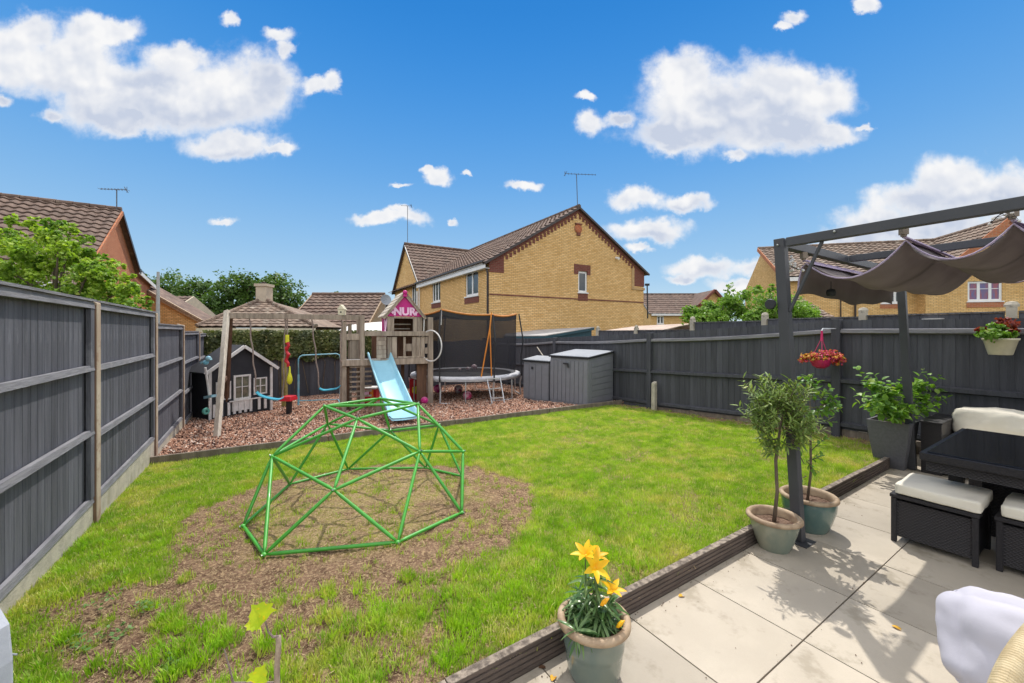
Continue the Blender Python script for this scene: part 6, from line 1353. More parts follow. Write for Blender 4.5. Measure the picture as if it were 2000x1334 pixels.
# scooter beside the playhouse
sc_ = thing('scooter', 'child\'s pale blue and white scooter leaning beside the playhouse', 'scooter', at(405, 800, 8.2)); b = MB(); b.tube([at(401, 718, 8.0), at(405, 745, 8.05), at(410, 782, 8.1)], .02, 8); b.build('stem', M_['white_paint'], sc_)
b = MB(); b.bar(at(393, 709, 8.0), at(412, 701, 7.95), .05, .04); b.ball(at(407, 700, 7.95), .05, 6); b.ball(at(402, 708, 7.97), .05, 6); b.build('handlebar', M_['goal_blue'], sc_)
b = MB(); b.bar(at(403, 776, 8.0), at(418, 773, 7.9), .10, .05); b.build('deck', M_['goal_blue'], sc_)
b = MB(); c_ = at(402, 803, 8.0); b.lathe([(.02, -.03), (.06, -.03), (.07, 0), (.06, .03), (.02, .03)], n=16, M=basis(c_, (.4, .9, 0), (0, 0, 1), (.9, -.4, 0))); b.build('wheel', mk('wheel_green', (.12, .42, .35), rough=.5), sc_)

# ================================================================== pots and plants on the patio
def pot(label, c, prof, mat, rings=False, rim_r=.014, soil_drop=.05, n=44):
    o = thing('plant_pot', label, 'plant pot', c); b = MB(); b.lathe(prof, c, n); b.lathe([(0.001, prof[0][1]), (prof[0][0], prof[0][1])], c, n); b.build('body', M_[mat], o, smooth=True)
    R_, Z_ = prof[-1]; b = MB(); c = Vector(c)
    b.lathe([(R_ - .022, Z_ - .10), (R_ - .020, Z_ - .01), (R_ - .012, Z_ + .010), (R_ + .004, Z_ + .012), (R_ + .016, Z_ + .002), (R_ + .016, Z_ - .014), (R_ + .002, Z_ - .022)], c, n); b.build('rim', M_['rim_clay'], o, smooth=True)
    b = MB(); rr = R_ - .021; vs = [c + Vector((0, 0, Z_ - soil_drop + .015))]; rs = random.Random(3)
    for k in range(1, 7):
        for i in range(24): a = 2 * math.pi * i / 24; q = rr * k / 6; vs.append(c + Vector((q * math.cos(a), q * math.sin(a), Z_ - soil_drop + rs.uniform(-.006, .008))))
    fs = [(0, 1 + i, 1 + (i + 1) % 24) for i in range(24)] + [(1 + (k-1)*24 + i, 1 + k*24 + i, 1 + k*24 + (i+1) % 24, 1 + (k-1)*24 + (i+1) % 24) for k in range(1, 6) for i in range(24)]
    b.add(vs, fs); b.build('soil', M_['soil'], o); return o
P1 = Vector((1.885, 2.90, 0)); P2 = Vector((2.355, 3.20, 0)); P3 = Vector((.372, 1.835, 0))
pot('pale grey green glazed pot nearest the pergola post, holding the olive tree', P1, [(.098, 0), (.105, .015), (.125, .07), (.147, .15), (.158, .20), (.160, .225)], 'glaze_cream')
pot('larger teal glazed pot behind the pergola post', P2, [(.125, 0), (.135, .02), (.155, .08), (.178, .16), (.183, .22), (.180, .255)], 'glaze_teal')
prof = [(.108, 0), (.112, .01)]
for k in range(24):
    z = .015 + .235 * k / 23; r_ = .112 + .034 * (z / .25) ** .8 + (.0022 * math.sin(z * 560) if z > .13 else 0); prof.append((r_, z))
pot('blue grey ribbed glazed pot in the foreground, holding the yellow lilies', P3, prof, 'glaze', soil_drop=.06)

def leaf_mesh(name, ln, wd, mat, fold=.25, curl=.15, n=5):
    b = MB(); vs = []; 
    for i in range(n + 1):
        t = i / n; w = wd * .5 * math.sin(math.pi * (t * .92 + .06)) ** .8; x = ln * t; z = -curl * ln * t * t
        vs += [(x, -w, z + fold * w), (x, 0, z), (x, w, z + fold * w)]
    fs = []
    for i in range(n): fs += [(i*3, (i+1)*3, (i+1)*3+1, i*3+1), (i*3+1, (i+1)*3+1, (i+1)*3+2, i*3+2)]
    b.add(vs, fs); return b.mesh(name, mat, True)
def leaf_frame(p, d, up=Vector((0, 0, 1)), s=1.0):
    x = d.normalized(); y = up.cross(x)
    if y.length < 1e-3: y = Vector((0, 1, 0))
    y.normalize(); z = x.cross(y); return basis(p, x, y, z) @ Matrix.Diagonal((s, s, s, 1))
M_['olive_leaf'] = leafmat('olive_leaf', (0.23, 0.31, 0.075), (0.14, 0.22, 0.06), (0.46, 0.50, 0.15), trans=.25, inst=True)
M_['citrus_leaf'] = leafmat('citrus_leaf', (0.15, 0.29, 0.04), (0.09, 0.20, 0.04), (0.20, 0.28, 0.05), trans=.35, rough=.35, inst=True)
M_['lily_leaf'] = leafmat('lily_leaf', (0.05, 0.12, 0.035), (0.09, 0.18, 0.05), (0.15, 0.24, 0.09), trans=.2, rough=.26, inst=True)
M_['planter_leaf'] = leafmat('planter_leaf', (0.20, 0.37, 0.04), (0.13, 0.27, 0.04), (0.42, 0.54, 0.12), trans=.35, rough=.4, inst=True)
ol_me = leaf_mesh('leaf', .058, .0125, M_['olive_leaf'], curl=.1); ci_me = leaf_mesh('leaf', .052, .030, M_['citrus_leaf'], curl=.2); li_me = leaf_mesh('leaf', .098, .0155, M_['lily_leaf'], curl=.35); pl_me = leaf_mesh('leaf', .060, .046, M_['planter_leaf'], curl=.2)
def shrub(name, label, cat, base, stems, leafme, limit, r, extra_mat, leafn=(8, 14), spread=.55, stem_r=.006, droop=0.0, scale=(.7, 1.2), trunk=None, trunk_mat='bark', lean=1.0):
    """stems: list of (start, end) twigs; leaves alternate along each; beyond the limit they are joined"""
    o = thing(name, label, cat, base); b = MB()
    if trunk: b.tube(trunk[0], trunk[1], 8)
    b2 = MB()
    for (s, e) in stems:
        mid = s.lerp(e, .5) + Vector((r.uniform(-.01, .01), r.uniform(-.01, .01), -droop * .2)); b2.tube([s, mid, e], [stem_r, stem_r * .7, stem_r * .3], 5)
    if trunk: b.build('trunk', M_[trunk_mat], o, smooth=True)
    b2.build('twigs', M_[trunk_mat], o)
    allL = []
    for (s, e) in stems:
        d = (e - s).normalized(); n = r.randint(*leafn)
        for i in range(n):
            t = .15 + .85 * (i + .5) / n; p = s.lerp(e, t); a = i * 2.4 + r.uniform(-.4, .4); x = d.cross(Vector((.3, .2, .9))).normalized(); y = d.cross(x)
            dd = d * r.uniform(.3, .9) + (x * math.cos(a) + y * math.sin(a)) * spread * 1.4 + Vector((0, 0, -droop * r.random()))
            allL.append((p, dd.normalized(), r.uniform(*scale)))
    r.shuffle(allL)
    for (p, dd, s_) in allL[:limit]: place(leafme, 'leaf', o, leaf_frame(p, dd, Vector((r.uniform(-.4, .4), r.uniform(-.4, .4), 1)).normalized(), s_))
    if len(allL) > limit:
        b = MB(); vv = [v.co.copy() for v in leafme.vertices]; ff = [tuple(p_.vertices) for p_ in leafme.polygons]
        for (p, dd, s_) in allL[limit:]:
            M = leaf_frame(p, dd, Vector((r.uniform(-.4, .4), r.uniform(-.4, .4), 1)).normalized(), s_); b.add([M @ v for v in vv], ff)
        kind(b.build('foliage', extra_mat, o), 'stuff')
    return o
def sprays(c, rad, n, r, ln, up=.5, inner=.25):
    st_ = []
    for k in range(n):
        d = Vector((r.gauss(0, 1), r.gauss(0, 1), r.gauss(.1, 1))).normalized(); s = Vector(c) + Vector((d.x * rad[0], d.y * rad[1], d.z * rad[2])) * r.uniform(inner, .8)
        e = s + (d + Vector((0, 0, up))).normalized() * ln * r.uniform(.6, 1.2); st_.append((s, e))
    return st_
M_['olive_bulk'] = leafmat('olive_bulk', (0.23, 0.31, 0.075), (0.14, 0.22, 0.06), (0.46, 0.50, 0.15), trans=.25, scale=8)
M_['citrus_bulk'] = leafmat('citrus_bulk', (0.15, 0.29, 0.04), (0.09, 0.20, 0.04), (0.20, 0.28, 0.05), trans=.35, scale=8)
M_['planter_bulk'] = leafmat('planter_bulk', (0.20, 0.37, 0.04), (0.11, 0.24, 0.04), (0.42, 0.54, 0.12), trans=.35, scale=6)
r = random.Random(77)
c1 = at(1526, 842, 2.90); st_ = sprays(c1 + Vector((0, 0, .03)), (.20, .19, .25), 84, r, .13, .95) + sprays(c1 + Vector((-.04, 0, .14)), (.19, .17, .15), 46, r, .17, 1.1)
st_ += [(c1 + Vector((-.10, 0, .12)), at(1450, 737, 2.85)), (c1 + Vector((-.12, 0, -.02)), at(1452, 808, 2.85)), (c1 + Vector((0, 0, .2)), at(1500, 735, 2.9))]
tb0 = P1 + Vector((0, 0, .17))
shrub('olive_tree', 'small standard olive tree with narrow grey green leaves in the pale glazed pot', 'olive tree', tb0, st_, ol_me, 290, r, M_['olive_bulk'], leafn=(13, 19), spread=.6, stem_r=.0035, trunk=([tb0, at(1518, 960, 2.90), at(1515, 900, 2.90), at(1522, 850, 2.90), c1 + Vector((0, 0, .1))], [.014, .011, .011, .009, .004]))
c2 = at(1582, 795, 3.22); r = random.Random(78); st_ = sprays(c2, (.17, .17, .20), 34, r, .12, .6) + [(at(1570, 905, 3.2), at(1552, 868, 3.2)), (at(1578, 900, 3.2), at(1606, 890, 3.2)), (at(1585, 880, 3.2), at(1622, 850, 3.2)), (c2, at(1583, 735, 3.2)), (c2, at(1622, 800, 3.2)), (at(1575, 900, 3.2), at(1595, 925, 3.2)), (at(1575, 930, 3.2), at(1545, 945, 3.18))]
tb0 = P2 + Vector((-.06, 0, .20))
shrub('bay_tree', 'twin stemmed shrub with broad glossy leaves in the larger teal pot', 'shrub', tb0, st_, ci_me, 290, r, M_['citrus_bulk'], leafn=(6, 10), stem_r=.004, trunk=([tb0 + Vector((.05, 0, 0)), at(1584, 920, 3.2), at(1583, 860, 3.2), c2], [.010, .009, .008, .004]))
tr2 = MB()
# lilies
r = random.Random(79); tb0 = P3 + Vector((0, 0, .20)); stl = []; heads = []
for (px, py, Y) in ((1143, 1080, 1.80), (1167, 1084, 1.86), (1163, 1108, 1.78), (1196, 1150, 1.80)):
    h = at(px, py, Y); heads.append(h); s = tb0 + Vector((r.uniform(-.04, .04), r.uniform(-.03, .03), 0)); stl.append((s, h - Vector((0, 0, .03))))
for k in range(15): s = tb0 + Vector((r.uniform(-.07, .07), r.uniform(-.06, .06), 0)); stl.append((s, s + Vector((r.uniform(-.05, .05), r.uniform(-.07, .03), r.uniform(.06, .13)))))
stf = [(s, s.lerp(e, .84) if i < 4 else e) for i, (s, e) in enumerate(stl)]
lil = shrub('lily_plant', 'lily plant with dark green leaves and yellow flowers in the ribbed foreground pot', 'lily', tb0, stf, li_me, 290, r, M_['lily_leaf'], leafn=(22, 30), spread=1.1, stem_r=.005, droop=.9, scale=(.55, 1.0), trunk_mat='stem_green')
b = MB()
for (s, e) in stl[:4]: b.tube([s, e], [.005, .003], 6)
b.build('flower_stem', M_['stem_green'], lil)
M_['petal'] = leafmat('petal', (0.88, 0.53, 0.012), (0.82, 0.40, 0.01), (0.90, 0.62, 0.03), trans=.3, rough=.45, inst=True)
pt_me = leaf_mesh('petal', .068, .028, M_['petal'], fold=.35, curl=.35, n=6)
for i, h in enumerate(heads):
    axd = Vector(((-.3, -.2, .9), (.35, -.1, .9), (.2, -.6, .5), (.25, -.2, .9))[i]).normalized(); x = axd.cross(Vector((0, 1, .2))).normalized(); y = axd.cross(x); fl = MB(); fl.tube([h - axd * .035, h - axd * .01], [.005, .010], 8); fo_ = fl.build('flower', M_['petal'], lil)
    for k in range(6):
        a = k * math.pi / 3 + .3 * i; dd = axd * (.85 if k % 2 else .7) + (x * math.cos(a) + y * math.sin(a)) * .75; M = leaf_frame(h - axd * .015, dd, axd, (1.0, .9, 1.05, .95)[i]); place(pt_me, 'petal', fo_, M)
for (px, py, Y) in ((1172, 1182, 1.72), (1203, 1225, 1.75), (1140, 1145, 1.8)):
    p = at(px, py, Y); b = MB(); b.lathe([(.001, 0), (.010, .012), (.011, .03), (.002, .05)], n=10, M=basis(p, (0, 0, 1), (0, -1, 0), (.8, .1, .5))); b.build('bud', M_['petal'] if py != 1145 else M_['stem_green'], lil)

# tall square planter
PC = Vector((4.40, 4.66, 0)); PX = Vector((.839, .545, 0)); PY = Vector((-.545, .839, 0)); o = thing('square_planter', 'tall tapering dark grey square planter at the end of the sofa', 'planter', PC, PANG)
hb, ht, hh = .125, .185, .53; cs = [(-1, -1), (1, -1), (1, 1), (-1, 1)]; b = MB(); vs = []; lv = [(0, hb), (.1, hb + .012), (.25, hb + .032), (.4, ht - .012), (hh, ht)]
for z, h in lv: vs += [PC + PX * (i * h) + PY * (j * h) + Vector((0, 0, z)) for i, j in cs]
fs = [(3, 2, 1, 0)]
for L_ in range(len(lv) - 1):
    for k in range(4): fs.append((L_*4+k, L_*4+(k+1) % 4, (L_+1)*4+(k+1) % 4, (L_+1)*4+k))
b.add(vs, fs); n0 = len(b.v); hi = ht - .022; b.add([PC + PX*(i*hi) + PY*(j*hi) + Vector((0, 0, hh)) for i, j in cs] + [PC + PX*(i*ht) + PY*(j*ht) + Vector((0, 0, hh)) for i, j in cs] + [PC + PX*(i*hi) + PY*(j*hi) + Vector((0, 0, hh - .08)) for i, j in cs], [(4+k, 4+(k+1) % 4, (k+1) % 4, k) for k in range(4)] + [(k, (k+1) % 4, 8+(k+1) % 4, 8+k) for k in range(4)])
b.build('body', M_['planter_grey'], o); b = MB(); b.add([PC + PX*(i*hi) + PY*(j*hi) + Vector((0, 0, hh - .05)) for i, j in cs], [(0, 1, 2, 3)]); b.build('soil', M_['soil'], o)
r = random.Random(80); cb = PC + Vector((0, 0, .5)); sts = []
tips = [(1672, 714, 4.55), (1690, 735, 4.6), (1705, 728, 4.5), (1672, 785, 4.5), (1668, 762, 4.45), (1700, 770, 4.4), (1722, 740, 4.6), (1740, 745, 4.7), (1760, 735, 4.7), (1755, 770, 4.5), (1806, 718, 4.8), (1820, 730, 4.8), (1840, 730, 4.85), (1845, 758, 4.8), (1855, 775, 4.7), (1800, 745, 4.8), (1790, 770, 4.6), (1832, 790, 4.6), (1780, 790, 4.5), (1735, 790, 4.4), (1700, 800, 4.35), (1820, 765, 4.75), (1770, 800, 4.35), (1715, 755, 4.5), (1745, 815, 4.3)]
for (px, py, Y) in tips:
    s = cb + Vector((r.uniform(-.1, .1), r.uniform(-.1, .1), 0)); e = at(px, py, Y); sts.append((s.lerp(e, .25), e)); m_ = s.lerp(e, .6); sts.append((m_, m_ + Vector((r.uniform(-.12, .12), r.uniform(-.1, .1), r.uniform(.03, .12)))))
shrub('hydrangea_plant', 'bushy light green leafy plant growing in the tall square planter', 'plant', cb - Vector((0, 0, .03)), sts, pl_me, 290, r, M_['planter_bulk'], leafn=(10, 15), spread=.9, stem_r=.004, scale=(.75, 1.35), trunk_mat='stem_green')

# hanging basket and wall pot on the right fence
hb_ = at(1603, 706, 5.72); o = thing('hanging_basket', 'pink hanging basket overflowing with orange and red flowers on the right fence', 'hanging basket', hb_); b = MB(); b.lathe([(.001, -.10), (.05, -.095), (.10, -.06), (.125, 0), (.13, .03)], hb_, 24); b.build('bowl', M_['pink_plastic'], o, smooth=True)
hk = at(1605, 646, 5.76); b = MB()
for a in (0, 2.1, 4.2): b.tube([hb_ + Vector((.12 * math.cos(a), .12 * math.sin(a), .03)), hk - Vector((0, 0, .1))], .004, 5)
b.tube([hk - Vector((0, 0, .14)), hk], [.018, .012], 8); b.build('hanger', M_['pink_plastic'], o); b = MB(); w_ = Vector((RX(5.85), 5.85, hk.z + .0)) ; b.tube([hk + Vector((0, 0, .0)), hk + Vector((.02, .01, .03)), Vector((w_.x - .06, w_.y - .05, hk.z + .03))], .008, 6); b.build('bracket', M_['silver'], o)
M_['bloom'] = bpy.data.materials.new('bloom'); m = M_['bloom']; m.use_nodes = True; t = NT(m.node_tree); t.n.clear(); nn1 = t.noise(t.new('ShaderNodeTexCoord').outputs['Object'], 16, 2, .5)
c = t.mix(t.ramp(nn1, .42, .50), (.62, .30, .03), (.55, .04, .05)); c = t.mix(t.ramp(nn1, .56, .62), c, (.62, .09, .20)); c = t.mix(t.ramp(nn1, .36, .30), c, (.42, .42, .05)); t.new('ShaderNodeOutputMaterial', {0: t.new('ShaderNodeBsdfPrincipled', {'Base Color': c, 'Roughness': .7}).outputs[0]})
r = random.Random(81); b = MB()
foliage(b, [(hb_ + Vector((-.14, -.03, .07)), (.14, .13, .06), 420), (hb_ + Vector((.10, -.03, .08)), (.17, .14, .08), 700), (hb_ + Vector((.22, -.02, .01)), (.08, .10, .07), 260), (hb_ + Vector((-.25, 0, .03)), (.06, .07, .04), 120)], .030, .026, r, per=6, cl=.5); kind(b.build('blooms', M_['bloom'], o), 'stuff')
b = MB(); foliage(b, [(hb_ + Vector((0, 0, .06)), (.2, .13, .05), 260)], .04, .03, r, per=6); kind(b.build('leaves', M_['leaf_mid'], o), 'stuff')
wp = at(1954, 693, 4.38); o = thing('wall_pot', 'cream wall pot with green and dark red foliage hanging on the right fence', 'wall pot', wp); b = MB(); b.lathe([(.001, 0), (.085, 0), (.09, .01), (.125, .155), (.135, .16), (.137, .18), (.125, .18), (.115, .14), (.001, .14)], wp, 28); b.build('pot', M_['cream'], o, smooth=True)
b = MB(); q = wp + Vector((0, 0, .2)); foliage(b, [(q + Vector((-.12, -.02, .02)), (.13, .10, .07), 420), (q + Vector((.0, 0, .03)), (.11, .10, .07), 320), (q + Vector((-.05, 0, .10)), (.06, .05, .05), 120)], .045, .036, r, per=6, cl=.6); kind(b.build('leaves', M_['leaf_mid'], o), 'stuff')
b = MB(); foliage(b, [(q + Vector((.05, 0, .13)), (.10, .08, .07), 300), (q + Vector((-.2, 0, .08)), (.04, .04, .03), 50), (q + Vector((.11, 0, .05)), (.06, .06, .05), 120)], .045, .034, r, per=6, cl=.6); kind(b.build('red_leaves', leafmat('red_leaf', (.30, .045, .03), (.16, .02, .02), (.42, .14, .06), scale=9), o), 'stuff')
b = MB(); b.tube([wp + Vector((0, .09, .17)), wp + Vector((.05, .2, .22))], .006, 5); b.build('hook', M_['silver'], o)

# ================================================================== pergola with slung fabric canopy
pgo = thing('pergola', 'dark grey metal pergola frame standing at the corner of the patio', 'pergola', (2.12, 2.99, 0)); QD = -QA
A_t = Vector((1.985, 2.98, 2.235)); A_b = Vector((2.125, 2.985, 0.0)); B_t = A_t + PA * 2.83; B_b = A_b + PA * 2.83
def pbar(name, a, c, w, h, up=(0, 0, 1), mat='pergola_grey', bev=.004): b = MB(); b.bar(a, c, w, h, up); return b.build(name, M_[mat], pgo, bevel=bev)
def post_(a, c): b = MB(); w = .034; b.hexa([a + PA*(i*w) + QA*(j*w) for i, j in cs] + [c + PA*(i*w) + QA*(j*w) for i, j in cs]); b.build('post', M_['pergola_grey'], pgo, bevel=.004)
post_(A_b + Vector((0, 0, .008)), A_t); post_(B_b + Vector((0, 0, .008)), B_t - Vector((0, 0, .0)))
b = MB(); b.hexa([A_b + PA*(i*.08) + QA*(j*.08) for i, j in cs] + [A_b + PA*(i*.08) + QA*(j*.08) + Vector((0, 0, .008)) for i, j in cs]); b.build('foot_plate', M_['pergola_grey'], pgo)
hb2 = .064; za_ = Vector((0, 0, -hb2 / 2))
pbar('beam', A_t + QD * .047 + za_, A_t + QD * 3.0 + za_ , .055, hb2); pbar('beam', A_t + PA * .047 + za_, B_t - PA * .047 + za_, .06, hb2)
mr = A_t + PA * 1.22; pbar('beam', mr + QD * .04 + za_, mr + QD * 3.0 + za_, .05, hb2 * .9); pbar('beam', B_t + QD * .047 + za_, B_t + QD * 3.0 + za_, .06, hb2)
pbar('brace', A_t - Vector((0, 0, .27)) + QD * .045 + (A_b - A_t) * .12, A_t + QD * .26 - Vector((0, 0, hb2)), .02, .02)
for (o_, dvv) in ((A_t + QD * .34 + PA * -.036 - Vector((0, 0, .02)), None), (A_t - PA * .046 - Vector((0, 0, .05)), None)):
    b = MB(); b.ball(o_, .008, 6); b.build('screw', M_['bolt'], pgo)
# canopy: fabric hung from cross rods in deep waves
d0, d1 = .36, 2.62; rods = [(.03, 2.085), (.60, 2.155), (1.05, 2.165), (1.55, 2.165), (2.05, 2.165), (2.6, 2.165)]
cy = thing('canopy', 'taupe fabric canopy slung in waves under the pergola beams', 'canopy', A_t + PA * 1.2 + QD * .6 - Vector((0, 0, .1))); rc2 = random.Random(4)
def cpt(s, dl, z): return Vector((A_t.x, A_t.y, 0)) + QD * s + PA * dl + Vector((0, 0, z))
prof = []      # (s, z)
prof.append((-.03, rods[0][1] - .235, 0)); prof.append((-.02, rods[0][1] - .12, 0)); prof.append((.0, rods[0][1] - .03, 0)); prof.append((rods[0][0], rods[0][1], 1))
for (a, c) in zip(rods[:-1], rods[1:]):
    n = 12; sg = (.15 if a is rods[0] else .17) * (c[0] - a[0]) / .48
    for i in range(1, n + 1):
        t_ = i / n; prof.append((lerp(a[0], c[0], t_), lerp(a[1], c[1], t_) - sg * (1 - (2 * t_ - 1) ** 2), 1 if i == n else 0))
b = MB(); NN = 26; vs = []
for (s, z, f) in prof:
    for j in range(NN + 1):
        t_ = j / NN; dl = lerp(d0, d1, t_); w = (0 if f else 1) * (.018 * math.sin(t_ * 9 + s * 6) + .012 * math.sin(t_ * 23 + s * 17) + .03 * math.sin(math.pi * t_) * (-1)); vs.append(cpt(s + .01 * math.sin(t_ * 7), dl, z + w * .8))
fs = [(i*(NN+1)+j, (i+1)*(NN+1)+j, (i+1)*(NN+1)+j+1, i*(NN+1)+j+1) for i in range(len(prof) - 1) for j in range(NN)]
b.add(vs, fs); o = b.build('fabric', M_['canopy'], cy, smooth=True); so_ = o.modifiers.new('thickness', 'SOLIDIFY'); so_.thickness = .004
for (dl, w) in ((d0, -1), (d1, 1)):
    b = MB(); pts = [cpt(s, dl + w * .004, z) for (s, z, f) in prof]; b.tube(pts, .006, 5); b.build('hem', M_['hem'], cy)
for k, (s, z) in enumerate(rods):
    a, c = cpt(s, d0 - .05, z + .018), cpt(s, d1 + .05, z + .018); b = MB(); b.tube([a, c], .010, 8); b.build('rod', M_['hem'], cy)
    b = MB(); w = .045; q0 = cpt(s - w * .3, d0, z + .004); b.add([cpt(s - .012, d0, z + .03), cpt(s + .045, d0, z - .012), cpt(s + .045, d1, z - .012), cpt(s - .012, d1, z + .03)], [(0, 1, 2, 3)]); o = b.build('rod_sleeve', M_['hem'], cy); sm_ = o.modifiers.new('t', 'SOLIDIFY'); sm_.thickness = .003
    b = MB(); p = cpt(s, d0 - .05, z + .02); b.box(p.x - .018, p.x + .018, p.y - .018, p.y + .018, p.z + .012, p.z + .06); b.tube([p, p + Vector((0, 0, .02))], .016, 8); b.build('clip', M_['old_timber'], cy)
# string of small lights tied to the frame
sl_ = thing('string_lights', 'string of tiny white fairy lights wound round the end of the canopy rail', 'fairy lights', cpt(.02, .25, 2.1)); rl = random.Random(9); b = MB(); pts = []; bulbs = MB()
for k in range(26):
    p = cpt(-.02 + rl.uniform(-.05, .05), .20 + rl.uniform(-.09, .10), 2.08 + rl.uniform(-.07, .05)); pts.append(p); bulbs.lathe([(.001, -.012), (.011, -.004), (.009, .008), (.001, .012)], p, 8)
for k in range(12):
    p = cpt(1.02 + rl.uniform(-.06, .06), .28 + rl.uniform(-.08, .05), 2.19 + rl.uniform(-.03, .08)); pts.append(p); bulbs.lathe([(.001, -.008), (.008, -.003), (.006, .006), (.001, .008)], p, 8)
b.tube(pts[:26], .002, 4); b.tube(pts[26:], .002, 4); b.build('wire', M_['black_tube'], sl_); kind(bulbs.build('bulbs', M_['white_paint'], sl_), 'stuff')
p = at(1623, 571, 3.3); o = thing('outdoor_speaker', 'small black lantern hanging under the left end of the canopy', 'lantern', p); b = MB(); b.lathe([(.001, -.035), (.028, -.03), (.034, 0), (.028, .022), (.006, .03), (.001, .032)], p, 16); b.build('shade', M_['black_tube'], o); b = MB(); b.tube([p + Vector((0, 0, .03)), p + Vector((0, 0, .09))], .003, 5); b.build('cord', M_['black_tube'], o); o.name = 'lantern'
p = at(1503, 594, 3.0); b = MB(); b.lathe([(.001, 0), (.035, 0), (.04, .012), (.035, .03), (.001, .03)], n=20, M=basis(p, QD, (0, 0, 1), PA)); o = b.build('wall_speaker', M_['black_tube']); tag(o, 'round black fitting on the left side of the pergola post', 'outdoor light')

# ================================================================== garden furniture (frame: x along PA, y along QA)
def FM(o): return basis(o, PA, QA, (0, 0, 1))
def soft(name, x0, x1, y0, y1, z0, z1, mat, parent, M, puff=.02, rnd_=.035, n=7, seed=1, wr=.004):
    """cushion: a rounded box with bulging faces and shallow creases"""
    b = MB(); N = n * 2; vs = []; idx = {}; cx, cy, cz = (x0+x1)/2, (y0+y1)/2, (z0+z1)/2; hx, hy, hz = (x1-x0)/2, (y1-y0)/2, (z1-z0)/2; fs = []
    def P_(u, v, w):
        key = (round(u, 4), round(v, 4), round(w, 4))
        if key in idx: return idx[key]
        rr = min(rnd_, hx, hy, hz); p = Vector((u * hx, v * hy, w * hz)); q = Vector((max(-hx + rr, min(hx - rr, p.x)), max(-hy + rr, min(hy - rr, p.y)), max(-hz + rr, min(hz - rr, p.z)))); d = p - q
        if d.length > 1e-6: p = q + d.normalized() * rr
        bulge = puff * ((1 - u*u) * (1 - v*v)) * (1 if w > .99 else (-1 if w < -.99 else 0)); p.z += bulge
        bx = puff * .6 * ((1 - v*v) * (1 - w*w)) * (1 if u > .99 else (-1 if u < -.99 else 0)); p.x += bx; p.y += puff * .6 * ((1 - u*u) * (1 - w*w)) * (1 if v > .99 else (-1 if v < -.99 else 0))
        nz_ = noise.noise(Vector((p.x * 9 + seed, p.y * 9, p.z * 9))) * wr + noise.noise(Vector((p.x * 22, p.y * 22 + seed, p.z * 22))) * wr * .4
        p += Vector((p.x / hx, p.y / hy, p.z / hz)) * nz_; idx[key] = len(vs); vs.append(Vector((cx, cy, cz)) + p); return idx[key]
    g_ = [-1 + 2 * i / N for i in range(N + 1)]
    for i in range(N):
        for j in range(N):
            a, c, e, f = g_[i], g_[i+1], g_[j], g_[j+1]
            for w in (1, -1):
                q = [P_(a, e, w), P_(c, e, w), P_(c, f, w), P_(a, f, w)]; fs.append(tuple(q if w > 0 else q[::-1]))
                q = [P_(w, a, e), P_(w, c, e), P_(w, c, f), P_(w, a, f)]; fs.append(tuple(q if w > 0 else q[::-1]))
                q = [P_(a, w, e), P_(a, w, f), P_(c, w, f), P_(c, w, e)]; fs.append(tuple(q if w > 0 else q[::-1]))
    b.add(vs, fs); o = b.build(name, M_[mat], parent, M=M, smooth=True)
    if 'pillow' in mat:
        rr = min(rnd_, hx, hy); pts = []
        for (sx_, sy_) in ((1, 1), (-1, 1), (-1, -1), (1, -1)):
            for q in range(5):
                a0 = {(1, 1): 0, (-1, 1): 90, (-1, -1): 180, (1, -1): 270}[(sx_, sy_)] + q * 22.5
                pts.append(Vector((cx + sx_ * (hx - rr) + (rr + .003) * math.cos(R(a0)), cy + sy_ * (hy - rr) + (rr + .003) * math.sin(R(a0)), cz + .003 * math.sin(a0 * .3))))
        pp = MB(); pp.tube([Vector(p) for p in pts], .0045, 6, closed=True); pp.build('piping', M_[mat], o, M=M @ Matrix.Identity(4))
    return o
def weave_mat():
    m = bpy.data.materials.new('wicker_weave'); m.use_nodes = True; t = NT(m.node_tree); t.n.clear(); tc = t.new('ShaderNodeTexCoord'); s = t.new('ShaderNodeSeparateXYZ', {0: tc.outputs['Object']})
    h = t.math('ADD', s.outputs[0], s.outputs[1]); wz = t.math('SINE', t.math('MULTIPLY', s.outputs[2], 560)); wx = t.math('SINE', t.math('MULTIPLY', h, 230)); sgn = t.math('SINE', t.math('MULTIPLY', s.outputs[2], 280)); hh = t.math('ADD', wz, t.math('MULTIPLY', wx, sgn))
    n = t.noise(tc.outputs['Object'], 30, 3, .6); c = t.mix(t.ramp(hh, -1.2, 1.6), (.010, .009, .010), (.055, .050, .054)); c = t.mix(t.math('MULTIPLY', n, .4), c, (.03, .026, .03)); bp = t.new('ShaderNodeBump', {'Strength': .8, 'Distance': .004, 'Height': hh})
    t.new('ShaderNodeOutputMaterial', {0: t.new('ShaderNodeBsdfPrincipled', {'Base Color': c, 'Roughness': .42, 'Normal': bp.outputs[0]}).outputs[0]}); return m
M_['weave'] = weave_mat()
def fbox(name, x0, x1, y0, y1, z0, z1, mat, parent, M, bevel=.004): b = MB(); b.box(x0, x1, y0, y1, z0, z1); return b.build(name, M_[mat], parent, M=M, bevel=bevel)
